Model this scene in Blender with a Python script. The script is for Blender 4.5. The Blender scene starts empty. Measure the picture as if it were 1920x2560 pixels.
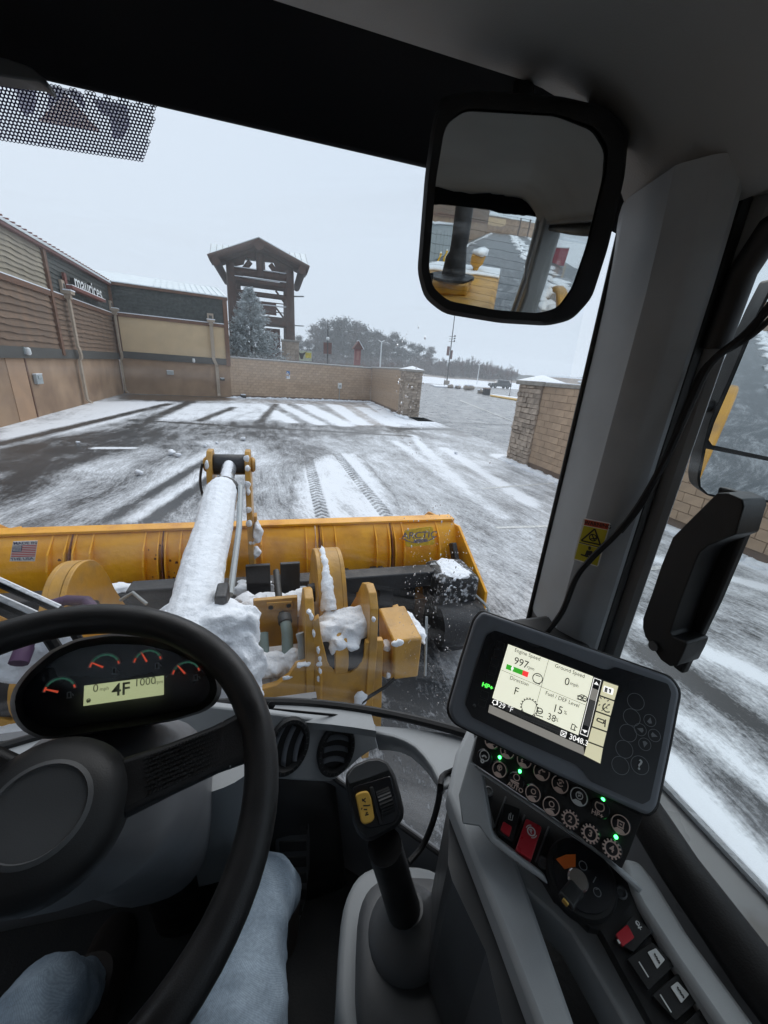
import bpy, bmesh, math, random
import numpy as np
from mathutils import Vector, Matrix

# ------------------------------------------------------------------ camera
C = bpy.context.scene.collection
SC = bpy.context.scene
FPX = 961.0                      # focal length in pixels of the 1920 x 2560 photograph
CAM = np.array([0.0, 0.0, 2.65])
_r, _th = math.radians(4.3), math.atan(351 / FPX)
_up = np.array([math.sin(_r) * math.cos(_th), math.cos(_r) * math.cos(_th), math.sin(_th)])
_hy = 1280 + FPX * ((_up[0] * (680 - 960) / FPX - _up[2]) / _up[1])
_f = np.array([(680 - 960) / FPX, -(_hy - 1280) / FPX, -1.0]); _f /= np.linalg.norm(_f)
RM = np.stack([np.cross(_f, _up), _f, _up])
cam_d = bpy.data.cameras.new('camera'); cam = bpy.data.objects.new('camera', cam_d); C.objects.link(cam)
cam_d.sensor_fit = 'VERTICAL'; cam_d.sensor_height = 36; cam_d.sensor_width = 27
cam_d.lens = 36 * FPX / 2560
cam_d.clip_start = 0.01; cam_d.clip_end = 4000
_m = Matrix([list(RM[i]) + [CAM[i]] for i in range(3)] + [[0, 0, 0, 1]])
cam.matrix_world = _m
SC.camera = cam

# ------------------------------------------------------------------ sky, sun, exposure
SUN_EL, SUN_AZ = math.radians(48), math.radians(-30)
world = bpy.data.worlds.new('World'); SC.world = world; world.use_nodes = True
nt = world.node_tree; nt.nodes.clear()
wo = nt.nodes.new('ShaderNodeOutputWorld'); bg = nt.nodes.new('ShaderNodeBackground')
sky = nt.nodes.new('ShaderNodeTexSky'); sky.sky_type = 'NISHITA'; sky.sun_disc = False
sky.sun_elevation = SUN_EL; sky.sun_rotation = SUN_AZ; sky.dust_density = 6; sky.air_density = 1.5
mx = nt.nodes.new('ShaderNodeMix'); mx.data_type = 'RGBA'; mx.inputs[0].default_value = 0.96
mx.inputs[7].default_value = (4.95, 5.65, 6.5, 1)            # the even overcast
nt.links.new(sky.outputs[0], mx.inputs[6]); nt.links.new(mx.outputs[2], bg.inputs[0])
bg.inputs[1].default_value = 0.1
nt.links.new(bg.outputs[0], wo.inputs[0])
sl = bpy.data.lights.new('sun', 'SUN'); sl.energy = 1.25; sl.angle = math.radians(60); sl.color = (1, .97, .93)
so = bpy.data.objects.new('sun', sl); C.objects.link(so)
so.rotation_euler = (math.pi / 2 - SUN_EL, 0, SUN_AZ + math.pi)
so.location = (0, 0, 60)
SC.view_settings.view_transform = 'Standard'; SC.view_settings.look = 'None'
SC.view_settings.gamma = 1; SC.view_settings.use_curve_mapping = False
SC.view_settings.exposure = 0.52
SC.cycles.use_denoising = True
SC.cycles.max_bounces = 10; SC.cycles.diffuse_bounces = 5; SC.cycles.transparent_max_bounces = 16
SC.cycles.volume_bounces = 3
SC.cycles.sample_clamp_indirect = 6

# ------------------------------------------------------------------ pixel measuring (photo pixel -> point on a real plane)
def ray(u, v): return RM @ np.array([(u - 960) / FPX, -(v - 1280) / FPX, -1.0])
def vz(u, v, z): d = ray(u, v); return CAM + d * ((z - CAM[2]) / d[2])
def vy(u, v, y): d = ray(u, v); return CAM + d * (y / d[1])
def vx(u, v, x): d = ray(u, v); return CAM + d * (x / d[0])
def vd(u, v, t): return CAM + ray(u, v) * t
def ZM(ox, oy, s): return lambda x, y: (ox + x / s, oy + y / s)
def nrm(a): a = np.array(a, float); return a / np.linalg.norm(a)

# ------------------------------------------------------------------ materials
MATS = {}
def mat(name, col, rough=.5, metal=0, noise=.12, ns=6, bump=0, bs=80, spec=.5, coat=0, rnd=0, col2=None, n2=None, emit=0, detail=4):
    m = bpy.data.materials.new(name); m.use_nodes = True; MATS[name] = m
    t = m.node_tree; b = t.nodes['Principled BSDF']
    b.inputs['Roughness'].default_value = rough; b.inputs['Metallic'].default_value = metal
    b.inputs['Specular IOR Level'].default_value = spec; b.inputs['Coat Weight'].default_value = coat
    tc = t.nodes.new('ShaderNodeTexCoord')
    nz = t.nodes.new('ShaderNodeTexNoise'); nz.inputs['Scale'].default_value = ns; nz.inputs['Detail'].default_value = detail
    t.links.new(tc.outputs['Object'], nz.inputs['Vector'])
    rp = t.nodes.new('ShaderNodeValToRGB'); rp.color_ramp.elements[0].position = .3; rp.color_ramp.elements[1].position = .7
    c = np.array(col, float)
    a = np.clip(c * (1 - noise), 0, 1); d = np.clip(c * (1 + noise), 0, 1) if col2 is None else np.array(col2, float)
    rp.color_ramp.elements[0].color = (*a, 1); rp.color_ramp.elements[1].color = (*d, 1)
    if n2: rp.color_ramp.elements[0].position, rp.color_ramp.elements[1].position = n2
    t.links.new(nz.outputs['Fac'], rp.inputs['Fac']); out = rp.outputs['Color']
    if rnd:
        oi = t.nodes.new('ShaderNodeObjectInfo'); hs = t.nodes.new('ShaderNodeHueSaturation')
        mr = t.nodes.new('ShaderNodeMapRange'); mr.inputs[3].default_value = 1 - rnd; mr.inputs[4].default_value = 1 + rnd
        t.links.new(oi.outputs['Random'], mr.inputs[0]); t.links.new(mr.outputs[0], hs.inputs['Value'])
        t.links.new(out, hs.inputs['Color']); out = hs.outputs['Color']
    rf = t.nodes.new('ShaderNodeMapRange'); rf.inputs[1].default_value = .3; rf.inputs[2].default_value = .7; rf.inputs[3].default_value = max(.02, rough - .12); rf.inputs[4].default_value = min(1, rough + .12)
    t.links.new(nz.outputs['Fac'], rf.inputs[0]); t.links.new(rf.outputs[0], b.inputs['Roughness'])
    t.links.new(out, b.inputs['Base Color'])
    if emit:
        t.links.new(out, b.inputs['Emission Color']); b.inputs['Emission Strength'].default_value = emit
    if bump:
        n3 = t.nodes.new('ShaderNodeTexNoise'); n3.inputs['Scale'].default_value = bs; n3.inputs['Detail'].default_value = 3
        bp = t.nodes.new('ShaderNodeBump'); bp.inputs['Strength'].default_value = bump; bp.inputs['Distance'].default_value = .4 / bs
        t.links.new(tc.outputs['Object'], n3.inputs['Vector']); t.links.new(n3.outputs['Fac'], bp.inputs['Height'])
        t.links.new(bp.outputs['Normal'], b.inputs['Normal'])
    return m

def glass_mat(name, tint=(.93, .95, .96), gloss=.9, film=.10):
    m = bpy.data.materials.new(name); m.use_nodes = True; MATS[name] = m
    t = m.node_tree; t.nodes.clear()
    o = t.nodes.new('ShaderNodeOutputMaterial'); tr = t.nodes.new('ShaderNodeBsdfTransparent'); gl = t.nodes.new('ShaderNodeBsdfGlossy')
    tr.inputs[0].default_value = (*tint, 1); gl.inputs['Roughness'].default_value = .02
    fr = t.nodes.new('ShaderNodeLayerWeight'); fr.inputs[0].default_value = .12
    ml = t.nodes.new('ShaderNodeMath'); ml.operation = 'MULTIPLY'; ml.inputs[1].default_value = gloss * .35
    mxs = t.nodes.new('ShaderNodeMixShader')
    t.links.new(fr.outputs['Fresnel'], ml.inputs[0]); t.links.new(ml.outputs[0], mxs.inputs[0])
    t.links.new(tr.outputs[0], mxs.inputs[1]); t.links.new(gl.outputs[0], mxs.inputs[2])
    # a thin dried salt film left in wiper strokes
    tc = t.nodes.new('ShaderNodeTexCoord'); mp = t.nodes.new('ShaderNodeMapping'); mp.inputs['Rotation'].default_value = (0, math.radians(28), 0); mp.inputs['Scale'].default_value = (1.2, 1, 9)
    nz = t.nodes.new('ShaderNodeTexNoise'); nz.inputs['Scale'].default_value = 1.6; nz.inputs['Detail'].default_value = 6; nz.inputs['Distortion'].default_value = .6
    mr = t.nodes.new('ShaderNodeMapRange'); mr.inputs[1].default_value = .48; mr.inputs[2].default_value = .78; mr.inputs[4].default_value = film
    tl = t.nodes.new('ShaderNodeBsdfTranslucent'); tl.inputs[0].default_value = (.8, .82, .85, 1); m2 = t.nodes.new('ShaderNodeMixShader')
    t.links.new(tc.outputs['Object'], mp.inputs[0]); t.links.new(mp.outputs[0], nz.inputs[0]); t.links.new(nz.outputs['Fac'], mr.inputs[0]); t.links.new(mr.outputs[0], m2.inputs[0])
    t.links.new(mxs.outputs[0], m2.inputs[1]); t.links.new(tl.outputs[0], m2.inputs[2]); t.links.new(m2.outputs[0], o.inputs[0])
    return m

def film_mat(name, col, alpha):
    m = bpy.data.materials.new(name); m.use_nodes = True; MATS[name] = m
    t = m.node_tree; b = t.nodes['Principled BSDF']; b.inputs['Base Color'].default_value = (*col, 1); b.inputs['Alpha'].default_value = alpha
    b.inputs['Roughness'].default_value = .5
    return m

# ------------------------------------------------------------------ mesh builder
LOC = {}
class MB:
    def __init__(s): s.v = []; s.f = []
    def add(s, vs, fs):
        o = len(s.v); s.v += [tuple(map(float, p)) for p in vs]; s.f += [tuple(i + o for i in q) for q in fs]; return s
    def box(s, x0, x1, y0, y1, z0, z1):
        return s.add([(x, y, z) for z in (z0, z1) for y in (y0, y1) for x in (x0, x1)],
                     [(0, 2, 3, 1), (4, 5, 7, 6), (0, 1, 5, 4), (2, 6, 7, 3), (0, 4, 6, 2), (1, 3, 7, 5)])
    def obox(s, c, ax, size):
        c = np.array(c, float); ax = [np.array(a, float) * z / 2 for a, z in zip(ax, size)]
        return s.add([c + i * ax[0] + j * ax[1] + k * ax[2] for k in (-1, 1) for j in (-1, 1) for i in (-1, 1)],
                     [(0, 2, 3, 1), (4, 5, 7, 6), (0, 1, 5, 4), (2, 6, 7, 3), (0, 4, 6, 2), (1, 3, 7, 5)])
    def prism(s, pts, off):
        n = len(pts); P = [np.array(p, float) for p in pts]; off = np.array(off, float)
        nn = sum((np.cross(P[i] - P[0], P[(i + 1) % n] - P[0]) for i in range(1, n - 1)), np.zeros(3))
        if np.dot(nn, off) > 0: P = P[::-1]
        fs = [tuple(range(n)), tuple(range(2 * n - 1, n - 1, -1))] + [(i, i + n, (i + 1) % n + n, (i + 1) % n) for i in range(n)]
        return s.add(P + [p + off for p in P], fs)
    def face(s, pts): return s.add(pts, [tuple(range(len(pts)))])
    def tube(s, path, r, n=10, cap=True, flat=1.0, ref=None):
        P = [np.array(p, float) for p in path]; k = len(P)
        rr = [r] * k if np.isscalar(r) else list(r)
        T = [nrm(P[min(i + 1, k - 1)] - P[max(i - 1, 0)]) for i in range(k)]
        a = np.array(ref, float) if ref is not None else (np.array([0, 0, 1.0]) if abs(T[0][2]) < .9 else np.array([1.0, 0, 0]))
        u = nrm(a - np.dot(a, T[0]) * T[0]); vs = []; fs = []
        for i in range(k):
            u = nrm(u - np.dot(u, T[i]) * T[i]); w = np.cross(T[i], u)
            for j in range(n):
                an = 2 * math.pi * j / n; vs.append(P[i] + rr[i] * (math.cos(an) * u + flat * math.sin(an) * w))
        for i in range(k - 1):
            for j in range(n):
                b = (j + 1) % n; fs.append((i * n + j, i * n + b, (i + 1) * n + b, (i + 1) * n + j))
        if cap: fs += [tuple(range(n - 1, -1, -1)), tuple(range((k - 1) * n, k * n))]
        return s.add(vs, fs)
    def loop_tube(s, path, r, n=10):
        P = [np.array(p, float) for p in path]; k = len(P); vs = []; fs = []
        cen = sum(P) / k
        for i in range(k):
            t = nrm(P[(i + 1) % k] - P[i - 1]); u = nrm((P[i] - cen) - np.dot(P[i] - cen, t) * t); w = np.cross(t, u)
            for j in range(n):
                an = 2 * math.pi * j / n; vs.append(P[i] + r * (math.cos(an) * u + math.sin(an) * w))
        for i in range(k):
            for j in range(n):
                b = (j + 1) % n; c = (i + 1) % k; fs.append((i * n + j, i * n + b, c * n + b, c * n + j))
        return s.add(vs, fs)
    def lathe(s, prof, o, axis, n=20, sx=1.0, ref=None):
        a = nrm(axis); rf = np.array(ref, float) if ref is not None else (np.array([1.0, 0, 0]) if abs(a[0]) < .9 else np.array([0, 1.0, 0]))
        u = nrm(rf - np.dot(rf, a) * a); w = np.cross(a, u); o = np.array(o, float); vs = []; fs = []
        for r, h in prof:
            for j in range(n):
                an = 2 * math.pi * j / n; vs.append(o + a * h + r * (sx * math.cos(an) * u + math.sin(an) * w))
        for i in range(len(prof) - 1):
            for j in range(n):
                b = (j + 1) % n; fs.append((i * n + j, i * n + b, (i + 1) * n + b, (i + 1) * n + j))
        k = len(prof)
        if prof[0][0] > 1e-6: fs.append(tuple(range(n - 1, -1, -1)))
        if prof[-1][0] > 1e-6: fs.append(tuple(range((k - 1) * n, k * n)))
        return s.add(vs, fs)
    def grid(s, fn, us, vs_):
        a, b = len(us), len(vs_)
        return s.add([fn(u, v) for v in vs_ for u in us], [(j * a + i, j * a + i + 1, (j + 1) * a + i + 1, (j + 1) * a + i) for j in range(b - 1) for i in range(a - 1)])
    def ball(s, c, r, nu=10, nv=6, ax=None):
        c = np.array(c, float); r = (r, r, r) if np.isscalar(r) else r; ax = np.eye(3) if ax is None else np.array(ax, float)
        vs = []; fs = []
        for j in range(nv + 1):
            th = math.pi * j / nv
            for i in range(nu):
                ph = 2 * math.pi * i / nu
                vs.append(c + ax[0] * r[0] * math.sin(th) * math.cos(ph) + ax[1] * r[1] * math.sin(th) * math.sin(ph) + ax[2] * r[2] * math.cos(th))
        for j in range(nv):
            for i in range(nu):
                k = (i + 1) % nu; fs.append((j * nu + i, (j + 1) * nu + i, (j + 1) * nu + k, j * nu + k))
        return s.add(vs, fs)
    def build(s, name, m, parent=None, bevel=0, smooth=True, sub=0, seg=2, solid=0, merge=False, ang=40):
        V = np.array(s.v); o0 = (V.min(0) + V.max(0)) / 2
        if parent is None: o0[2] = V[:, 2].min()
        me = bpy.data.meshes.new(name); me.from_pydata((V - o0).tolist(), [], s.f); me.update()
        if merge or bevel or sub:
            bm = bmesh.new(); bm.from_mesh(me); bmesh.ops.remove_doubles(bm, verts=bm.verts, dist=1e-6)
            bmesh.ops.recalc_face_normals(bm, faces=bm.faces); bm.to_mesh(me); bm.free()
        if smooth:
            me.polygons.foreach_set('use_smooth', [True] * len(me.polygons)); me.set_sharp_from_angle(angle=math.radians(ang))
        me.materials.append(MATS[m] if isinstance(m, str) else m)
        ob = bpy.data.objects.new(name, me); C.objects.link(ob)
        if parent is not None: ob.parent = parent; ob.location = Vector(o0 - LOC[parent.name])
        else: ob.location = Vector(o0)
        LOC[ob.name] = o0
        if bevel:
            b = ob.modifiers.new('bevel', 'BEVEL'); b.width = bevel; b.segments = seg; b.limit_method = 'ANGLE'; b.angle_limit = math.radians(30)
        if sub: b = ob.modifiers.new('sub', 'SUBSURF'); b.levels = sub; b.render_levels = sub
        if solid: b = ob.modifiers.new('solid', 'SOLIDIFY'); b.thickness = solid; b.offset = 0
        return ob

def thing(name, label, cat, loc, group=None):
    o = bpy.data.objects.new(name, None); C.objects.link(o); o.location = Vector([float(a) for a in loc]); o.empty_display_size = .05
    LOC[o.name] = np.array(loc, float); return tag(o, label, cat, group)
def tag(o, label, cat, group=None):
    o['label'] = label; o['category'] = cat
    if group: o['group'] = group
    return o
def kind(o, k, label=None, cat=None):
    o['kind'] = k
    if label: o['label'] = label
    if cat: o['category'] = cat
    return o
def put(mesh_ob, name, parent, wloc, rot=None, scale=None):
    """another object sharing a mesh, placed at a world location"""
    o = mesh_ob.copy(); o.name = name; C.objects.link(o); o.parent = parent
    w = np.array(wloc, float); o.location = Vector(w - (LOC[parent.name] if parent is not None else 0)); LOC[o.name] = w
    if rot is not None: o.rotation_euler = rot
    if scale is not None: o.scale = scale
    return o
def copy_tree(o, parent=None):
    c = o.copy(); C.objects.link(c); c.parent = parent
    LOC[c.name] = LOC.get(o.name, np.zeros(3))
    for ch in list(o.children): copy_tree(ch, c)
    return c
def text_mb(s, o, r, u, size, align='CENTER', extrude=.0002, weight=0.0, sx=1.0):
    cu = bpy.data.curves.new('t', 'FONT'); cu.body = s; cu.size = 1; cu.align_x = align; cu.align_y = 'CENTER'; cu.resolution_u = 3
    cu.extrude = 0; cu.offset = weight
    ob = bpy.data.objects.new('t', cu); me = bpy.data.meshes.new_from_object(ob)
    n = np.cross(r, u); mb = MB()
    vs = [np.array(o) + (v.co.x * sx) * size * np.array(r) + v.co.y * size * np.array(u) + n * extrude for v in me.vertices]
    mb.add(vs, [tuple(p.vertices) for p in me.polygons])
    bpy.data.objects.remove(ob); bpy.data.curves.remove(cu); bpy.data.meshes.remove(me)
    return mb
def rnd_poly(pts, r, k=4):
    """round a 2D polygon's corners; r one radius or one per corner"""
    n = len(pts); P = [np.array(p, float) for p in pts]; R = [r] * n if np.isscalar(r) else r; out = []
    for i in range(n):
        a, b, c = P[i - 1], P[i], P[(i + 1) % n]
        la, lc = np.linalg.norm(a - b), np.linalg.norm(c - b); q = min(R[i], .48 * la, .48 * lc)
        s, e = b + (a - b) / la * q, b + (c - b) / lc * q
        for j in range(k + 1):
            t = j / k; out.append(tuple((1 - t) ** 2 * s + 2 * t * (1 - t) * b + t * t * e))
    return out
class Panel:
    """a real plane in the scene: point, normal, and a baseline seen in the photo"""
    def __init__(s, P0, n, base=None):
        s.P0 = np.array(P0, float); s.n = nrm(n)
        if base: d = s.w(*base[1]) - s.w(*base[0]); s.r = nrm(d)
        else: s.r = nrm(np.cross([0, 0, 1], s.n))
        s.u = np.cross(s.n, s.r)
    def w(s, u, v, h=0):
        d = ray(u, v); return CAM + d * (np.dot(s.P0 + s.n * h - CAM, s.n) / np.dot(d, s.n))
    def poly(s, px, h=0): return [s.w(u, v, h) for u, v in px]
    def slab(s, mb, px, h, depth): return mb.prism(s.poly(px, h), -s.n * depth)
    def circ(s, c, r, h=0, n=20, sx=1): 
        o = s.w(*c, h); return [o + r * (sx * math.cos(a) * s.r + math.sin(a) * s.u) for a in np.linspace(0, 2 * math.pi, n, endpoint=False)]
    def ring(s, mb, c, r, wd, h, n=24, a0=0, a1=360):
        o = s.w(*c, h); full = a1 - a0 >= 360
        A = np.radians(np.linspace(a0, a1, n + 1)); 
        vs = [o + q * (math.cos(a) * s.r + math.sin(a) * s.u) for a in A for q in (r - wd / 2, r + wd / 2)]
        return mb.add(vs, [(2 * i, 2 * i + 1, 2 * i + 3, 2 * i + 2) for i in range(n)])
    def line(s, mb, a, b, wd, h):
        A, B = s.w(*a, h), s.w(*b, h); d = nrm(B - A); q = np.cross(s.n, d) * wd / 2
        return mb.face([A - q, B - q, B + q, A + q])
    def text(s, t, c, size, h, **k): return text_mb(t, s.w(*c, h), s.r, s.u, size, extrude=0, **k)

rng = np.random.default_rng(7); random.seed(7)

# ------------------------------------------------------------------ colours
mat('gray_plastic', (.33, .35, .365), .55, noise=.13, ns=11, detail=10, bump=.25, bs=900)
mat('gray_trim', (.24, .255, .265), .5, noise=.10, ns=4, bump=.2, bs=900)
mat('dark_plastic', (.06, .063, .067), .5, noise=.2, ns=7, bump=.25, bs=900)
mat('black_plastic', (.012, .0125, .0135), .5, noise=.3, ns=14, bump=.3, bs=700, spec=.35)
mat('black_rubber', (.011, .011, .012), .6, noise=.35, ns=14, bump=.4, bs=500, spec=.3)
mat('rim_rubber', (.012, .012, .013), .45, noise=.3, ns=26, bump=.5, bs=900, spec=.4)
mat('header_black', (.004, .0045, .006), .85, noise=.2, ns=4, spec=.08)
mat('headliner', (.30, .295, .285), .9, noise=.15, ns=3, bump=.4, bs=500)
mat('floor_mat', (.012, .0125, .013), .8, noise=.35, ns=15, bump=.6, bs=200)
mat('bezel', (.15, .165, .19), .45, noise=.08, ns=6, bump=.1, bs=900)
mat('bezel_black', (.006, .007, .010), .3, noise=.1)
mat('column_gray', (.11, .115, .125), .5, noise=.12, ns=5, bump=.2, bs=800)
mat('icon_pink', (.62, .48, .42), .6, noise=.05)
mat('icon_white', (.6, .62, .62), .6, noise=.05)
mat('icon_gray', (.22, .23, .24), .6, noise=.05)
mat('red_switch', (.42, .018, .03), .35, noise=.12, ns=40)
mat('orange_print', (.75, .16, .02), .5, noise=.1)
mat('yellow_button', (.62, .37, .06), .5, noise=.12, ns=40)
mat('chrome', (.6, .6, .6), .2, metal=1, noise=.1)
mat('brass', (.75, .5, .15), .3, metal=1)
mat('led_green', (.05, 1, .15), .4, emit=6)
mat('hp_green', (.1, .9, .1), .4, emit=1.0)
mat('lcd_cream', (.60, .61, .50), .5, noise=.01, emit=.85)
mat('lcd_key', (.50, .48, .33), .5, noise=.02, emit=.75)
mat('lcd_gray', (.22, .21, .19), .5, noise=.02, emit=.6)
mat('lcd_dark', (.012, .012, .012), .4, noise=.02)
mat('lcd_mid', (.08, .08, .08), .4, noise=.02, emit=.3)
mat('lcd_green', (.03, .3, .02), .5, noise=.02, emit=.8)
mat('lcd_red', (.75, .04, .04), .5, noise=.02, emit=.8)
mat('lcd_white', (.8, .8, .78), .5, noise=.01, emit=.8)
mat('lcd_ink', (.03, .03, .03), .6, noise=.02)
mat('dash_lcd', (.34, .37, .20), .4, noise=.03, emit=.75)
mat('gauge_green', (.06, .22, .14), .5, noise=.05, emit=.2)
mat('gauge_red', (.75, .10, .05), .5, noise=.05, emit=.35)
_d = mat('denim', (.13, .185, .25), .9, noise=.25, ns=11, bump=.3, bs=600, col2=(.34, .42, .50), n2=(.27, .76), detail=10)
_t = _d.node_tree; _w = _t.nodes.new('ShaderNodeTexWave'); _w.inputs['Scale'].default_value = 260; _w.inputs['Distortion'].default_value = 1.5; _w.inputs['Detail Scale'].default_value = 3; _w.bands_direction = 'DIAGONAL'
_c = _t.nodes.new('ShaderNodeTexCoord'); _t.links.new(_c.outputs['Object'], _w.inputs['Vector']); _b = _t.nodes['Principled BSDF']
_s = _b.inputs['Base Color'].links[0].from_socket; _h = _t.nodes.new('ShaderNodeHueSaturation'); _r2 = _t.nodes.new('ShaderNodeMapRange'); _r2.inputs[3].default_value = .88; _r2.inputs[4].default_value = 1.08
_t.links.new(_w.outputs['Fac'], _r2.inputs[0]); _t.links.new(_r2.outputs[0], _h.inputs['Value']); _n = _t.nodes.new('ShaderNodeTexNoise'); _n.inputs['Scale'].default_value = 230; _n.inputs['Detail'].default_value = 4; _t.links.new(_c.outputs['Object'], _n.inputs['Vector']); _r3 = _t.nodes.new('ShaderNodeMapRange'); _r3.inputs[1].default_value = .3; _r3.inputs[2].default_value = .7; _r3.inputs[3].default_value = .84; _r3.inputs[4].default_value = 1.14; _t.links.new(_n.outputs['Fac'], _r3.inputs[0]); _h0 = _t.nodes.new('ShaderNodeHueSaturation'); _t.links.new(_r3.outputs[0], _h0.inputs['Value']); _t.links.new(_s, _h0.inputs['Color']); _t.links.new(_h0.outputs[0], _h.inputs['Color']); _t.links.new(_h.outputs[0], _b.inputs['Base Color'])
mat('denim_dark', (.035, .05, .075), .9, noise=.3, ns=12, bump=.8, bs=700)
mat('boot', (.03, .022, .018), .7, noise=.3, ns=20)
mat('skin', (.45, .25, .18), .5, noise=.1)
mat('cloth_dark', (.03, .03, .035), .9, noise=.2)
mat('sticker_yellow', (.55, .48, .02), .4, noise=.08)
mat('sticker_red', (.50, .06, .02), .4, noise=.08)
mat('sticker_white', (.78, .77, .74), .4, noise=.04)
mat('ink', (.012, .012, .012), .5)
mat('wet_trim', (.34, .35, .36), .35, noise=.2, ns=8, col2=(.13, .10, .075), n2=(.5, .7))
mat('seal', (.008, .008, .009), .5, noise=.2)
mat('cat_yellow', (.58, .305, .045), .45, noise=.12, ns=6, bump=.2, bs=40, col2=(.27, .165, .075), detail=11, n2=(.46, .80))
mat('plow_yellow', (.88, .40, .006), .42, noise=.10, ns=4.5, bump=.2, bs=14, col2=(.50, .19, .02), detail=12, n2=(.46, .82))
mat('rust', (.16, .05, .02), .85, noise=.5, ns=20, bump=.4, bs=60)
mat('steel_black', (.016, .016, .018), .5, noise=.4, ns=12, bump=.3, bs=40)
mat('steel_dusted', (.016, .016, .018), .6, noise=.4, ns=26, col2=(.55, .57, .6), n2=(.52, .70), bump=.4, bs=60, detail=9)
mat('steel_gray', (.32, .35, .36), .45, noise=.15, ns=14)
mat('rod_chrome', (.55, .6, .66), .25, metal=.7, noise=.1)
mat('hose', (.02, .022, .022), .55, noise=.25, ns=10)
mat('hose_green', (.20, .26, .25), .5, noise=.2, ns=10)
mat('hose_purple', (.05, .018, .055), .6, noise=.2, ns=10)
mat('snow', (.80, .83, .87), .85, noise=.06, ns=12, bump=.9, bs=110)
mat('flag_red', (.55, .06, .08), .6); mat('flag_blue', (.05, .06, .16), .6)
mat('decal_blue', (.16, .15, .26), .6, noise=.2, ns=40, col2=(.34, .26, .16), n2=(.45, .6)); mat('decal_yellow', (.70, .44, .03), .6, noise=.25, ns=30)
glass_mat('glass', (.96, .97, .98)); glass_mat('side_glass', (.92, .94, .94))
film_mat('film_white', (.85, .83, .95), .5); film_mat('film_orange', (.9, .5, .25), .45)
mat('frit', (.17, .16, .36), .7)
mm = bpy.data.materials.new('mirror'); mm.use_nodes = True; MATS['mirror'] = mm
_b = mm.node_tree.nodes['Principled BSDF']; _b.inputs['Base Color'].default_value = (.82, .85, .86, 1); _b.inputs['Metallic'].default_value = 1; _b.inputs['Roughness'].default_value = .015
dm = bpy.data.materials.new('water_drop'); dm.use_nodes = True; MATS['water_drop'] = dm
_b = dm.node_tree.nodes['Principled BSDF']; _b.inputs['Transmission Weight'].default_value = 1; _b.inputs['IOR'].default_value = 1.33; _b.inputs['Roughness'].default_value = 0
# ================================================================== ground
def poly_mask(X, Y, P):
    m = np.zeros(X.shape, bool); n = len(P)
    for i in range(n):
        x1, y1 = P[i][:2]; x2, y2 = P[(i + 1) % n][:2]
        c = ((y1 > Y) != (y2 > Y)) & (X < (x2 - x1) * (Y - y1) / (y2 - y1 + 1e-12) + x1); m ^= c
    return m
def blur(A, kx, ky):
    for ax, k in ((1, kx), (0, ky)):
        for _ in range(2):
            w = 2 * k + 1; pad = [(0, 0), (0, 0)]; pad[ax] = (k + 1, k)
            c = np.cumsum(np.pad(A, pad, mode='edge'), axis=ax)
            A = (np.take(c, range(w, c.shape[ax]), axis=ax) - np.take(c, range(0, c.shape[ax] - w), axis=ax)) / w
    return A
G = lambda pts: [vz(u, v, 0)[:2] for u, v in pts]
xs = np.arange(-11, 9.41, .085); ys = np.arange(-1.5, 36.01, .085)
X, Y = np.meshgrid(xs, ys)
S = np.full(X.shape, .42); D = np.zeros(X.shape)
S += .10 * np.sin(X * 1.7 + .35 * Y + 1.1 * np.sin(Y * .4)) * (Y < 18)
S[Y > 24.5] = .46
zones = [  # photo outlines on the ground, snow cover
    ([(0, 1040), (215, 1004), (420, 1004), (300, 1052), (0, 1118)], .86),
    ([(0, 1000), (150, 1000), (240, 1035), (0, 1085)], .72),
    ([(0, 1122), (260, 1075), (520, 1068), (420, 1100), (200, 1160), (0, 1275)], .14),
    ([(420, 1060), (700, 1058), (1000, 1062), (1000, 1082), (600, 1100), (420, 1095)], .30),
    ([(300, 985), (580, 992), (580, 1000), (420, 1004), (300, 998)], .10),
    ([(430, 1008), (735, 1010), (720, 1050), (360, 1052)], .74),
    ([(640, 1000), (920, 1008), (985, 1062), (760, 1062)], .42),
    ([(560, 1190), (735, 1170), (735, 1310), (500, 1310)], .42),
    ([(120, 1290), (330, 1170), (560, 1120), (560, 1170), (380, 1250), (250, 1325)], .66),
    ([(0, 1330), (0, 1285), (250, 1190), (440, 1140), (300, 1250), (200, 1330)], .36),
    ([(900, 1090), (1260, 1110), (1400, 1220), (1180, 1300), (1000, 1290)], .50),
    ([(980, 1050), (1300, 1052), (1290, 1068), (980, 1066)], .66),
    ([(1060, 1120), (1200, 1130), (1280, 1160), (1270, 1190), (1100, 1150)], .60),
    ([(1230, 1300), (1400, 1260), (1400, 1650), (1160, 1560)], .52),
    ([(940, 1560), (1085, 1530), (1160, 1800), (1180, 2150), (950, 2150)], .08),
    ([(1090, 1500), (1200, 1560), (1330, 1900), (1180, 1760)], .85),
    ([(1560, 1330), (1920, 1440), (1920, 1700), (1600, 1560)], .44),
    ([(1500, 1560), (1920, 1760), (1920, 2130), (1640, 1900)], .40),
]
for P, val in zones: S[poly_mask(X, Y, G(P))] = val
S = blur(S, 2, 4); _q = blur(rng.random(X.shape), 2, 12) - .5; _q2 = blur(rng.random(X.shape), 7, 22) - .5
def seg_band(a, b, w, val, soft=.1):
    global S
    (ax_, ay), (bx, by) = a, b; dx, dy = bx - ax_, by - ay; L2 = dx * dx + dy * dy
    t = np.clip(((X - ax_) * dx + (Y - ay) * dy) / L2, 0, 1); d = np.hypot(X - ax_ - t * dx, Y - ay - t * dy)
    k = np.clip((w + soft - d) / soft, 0, 1); S = S * (1 - k) + val * k
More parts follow.
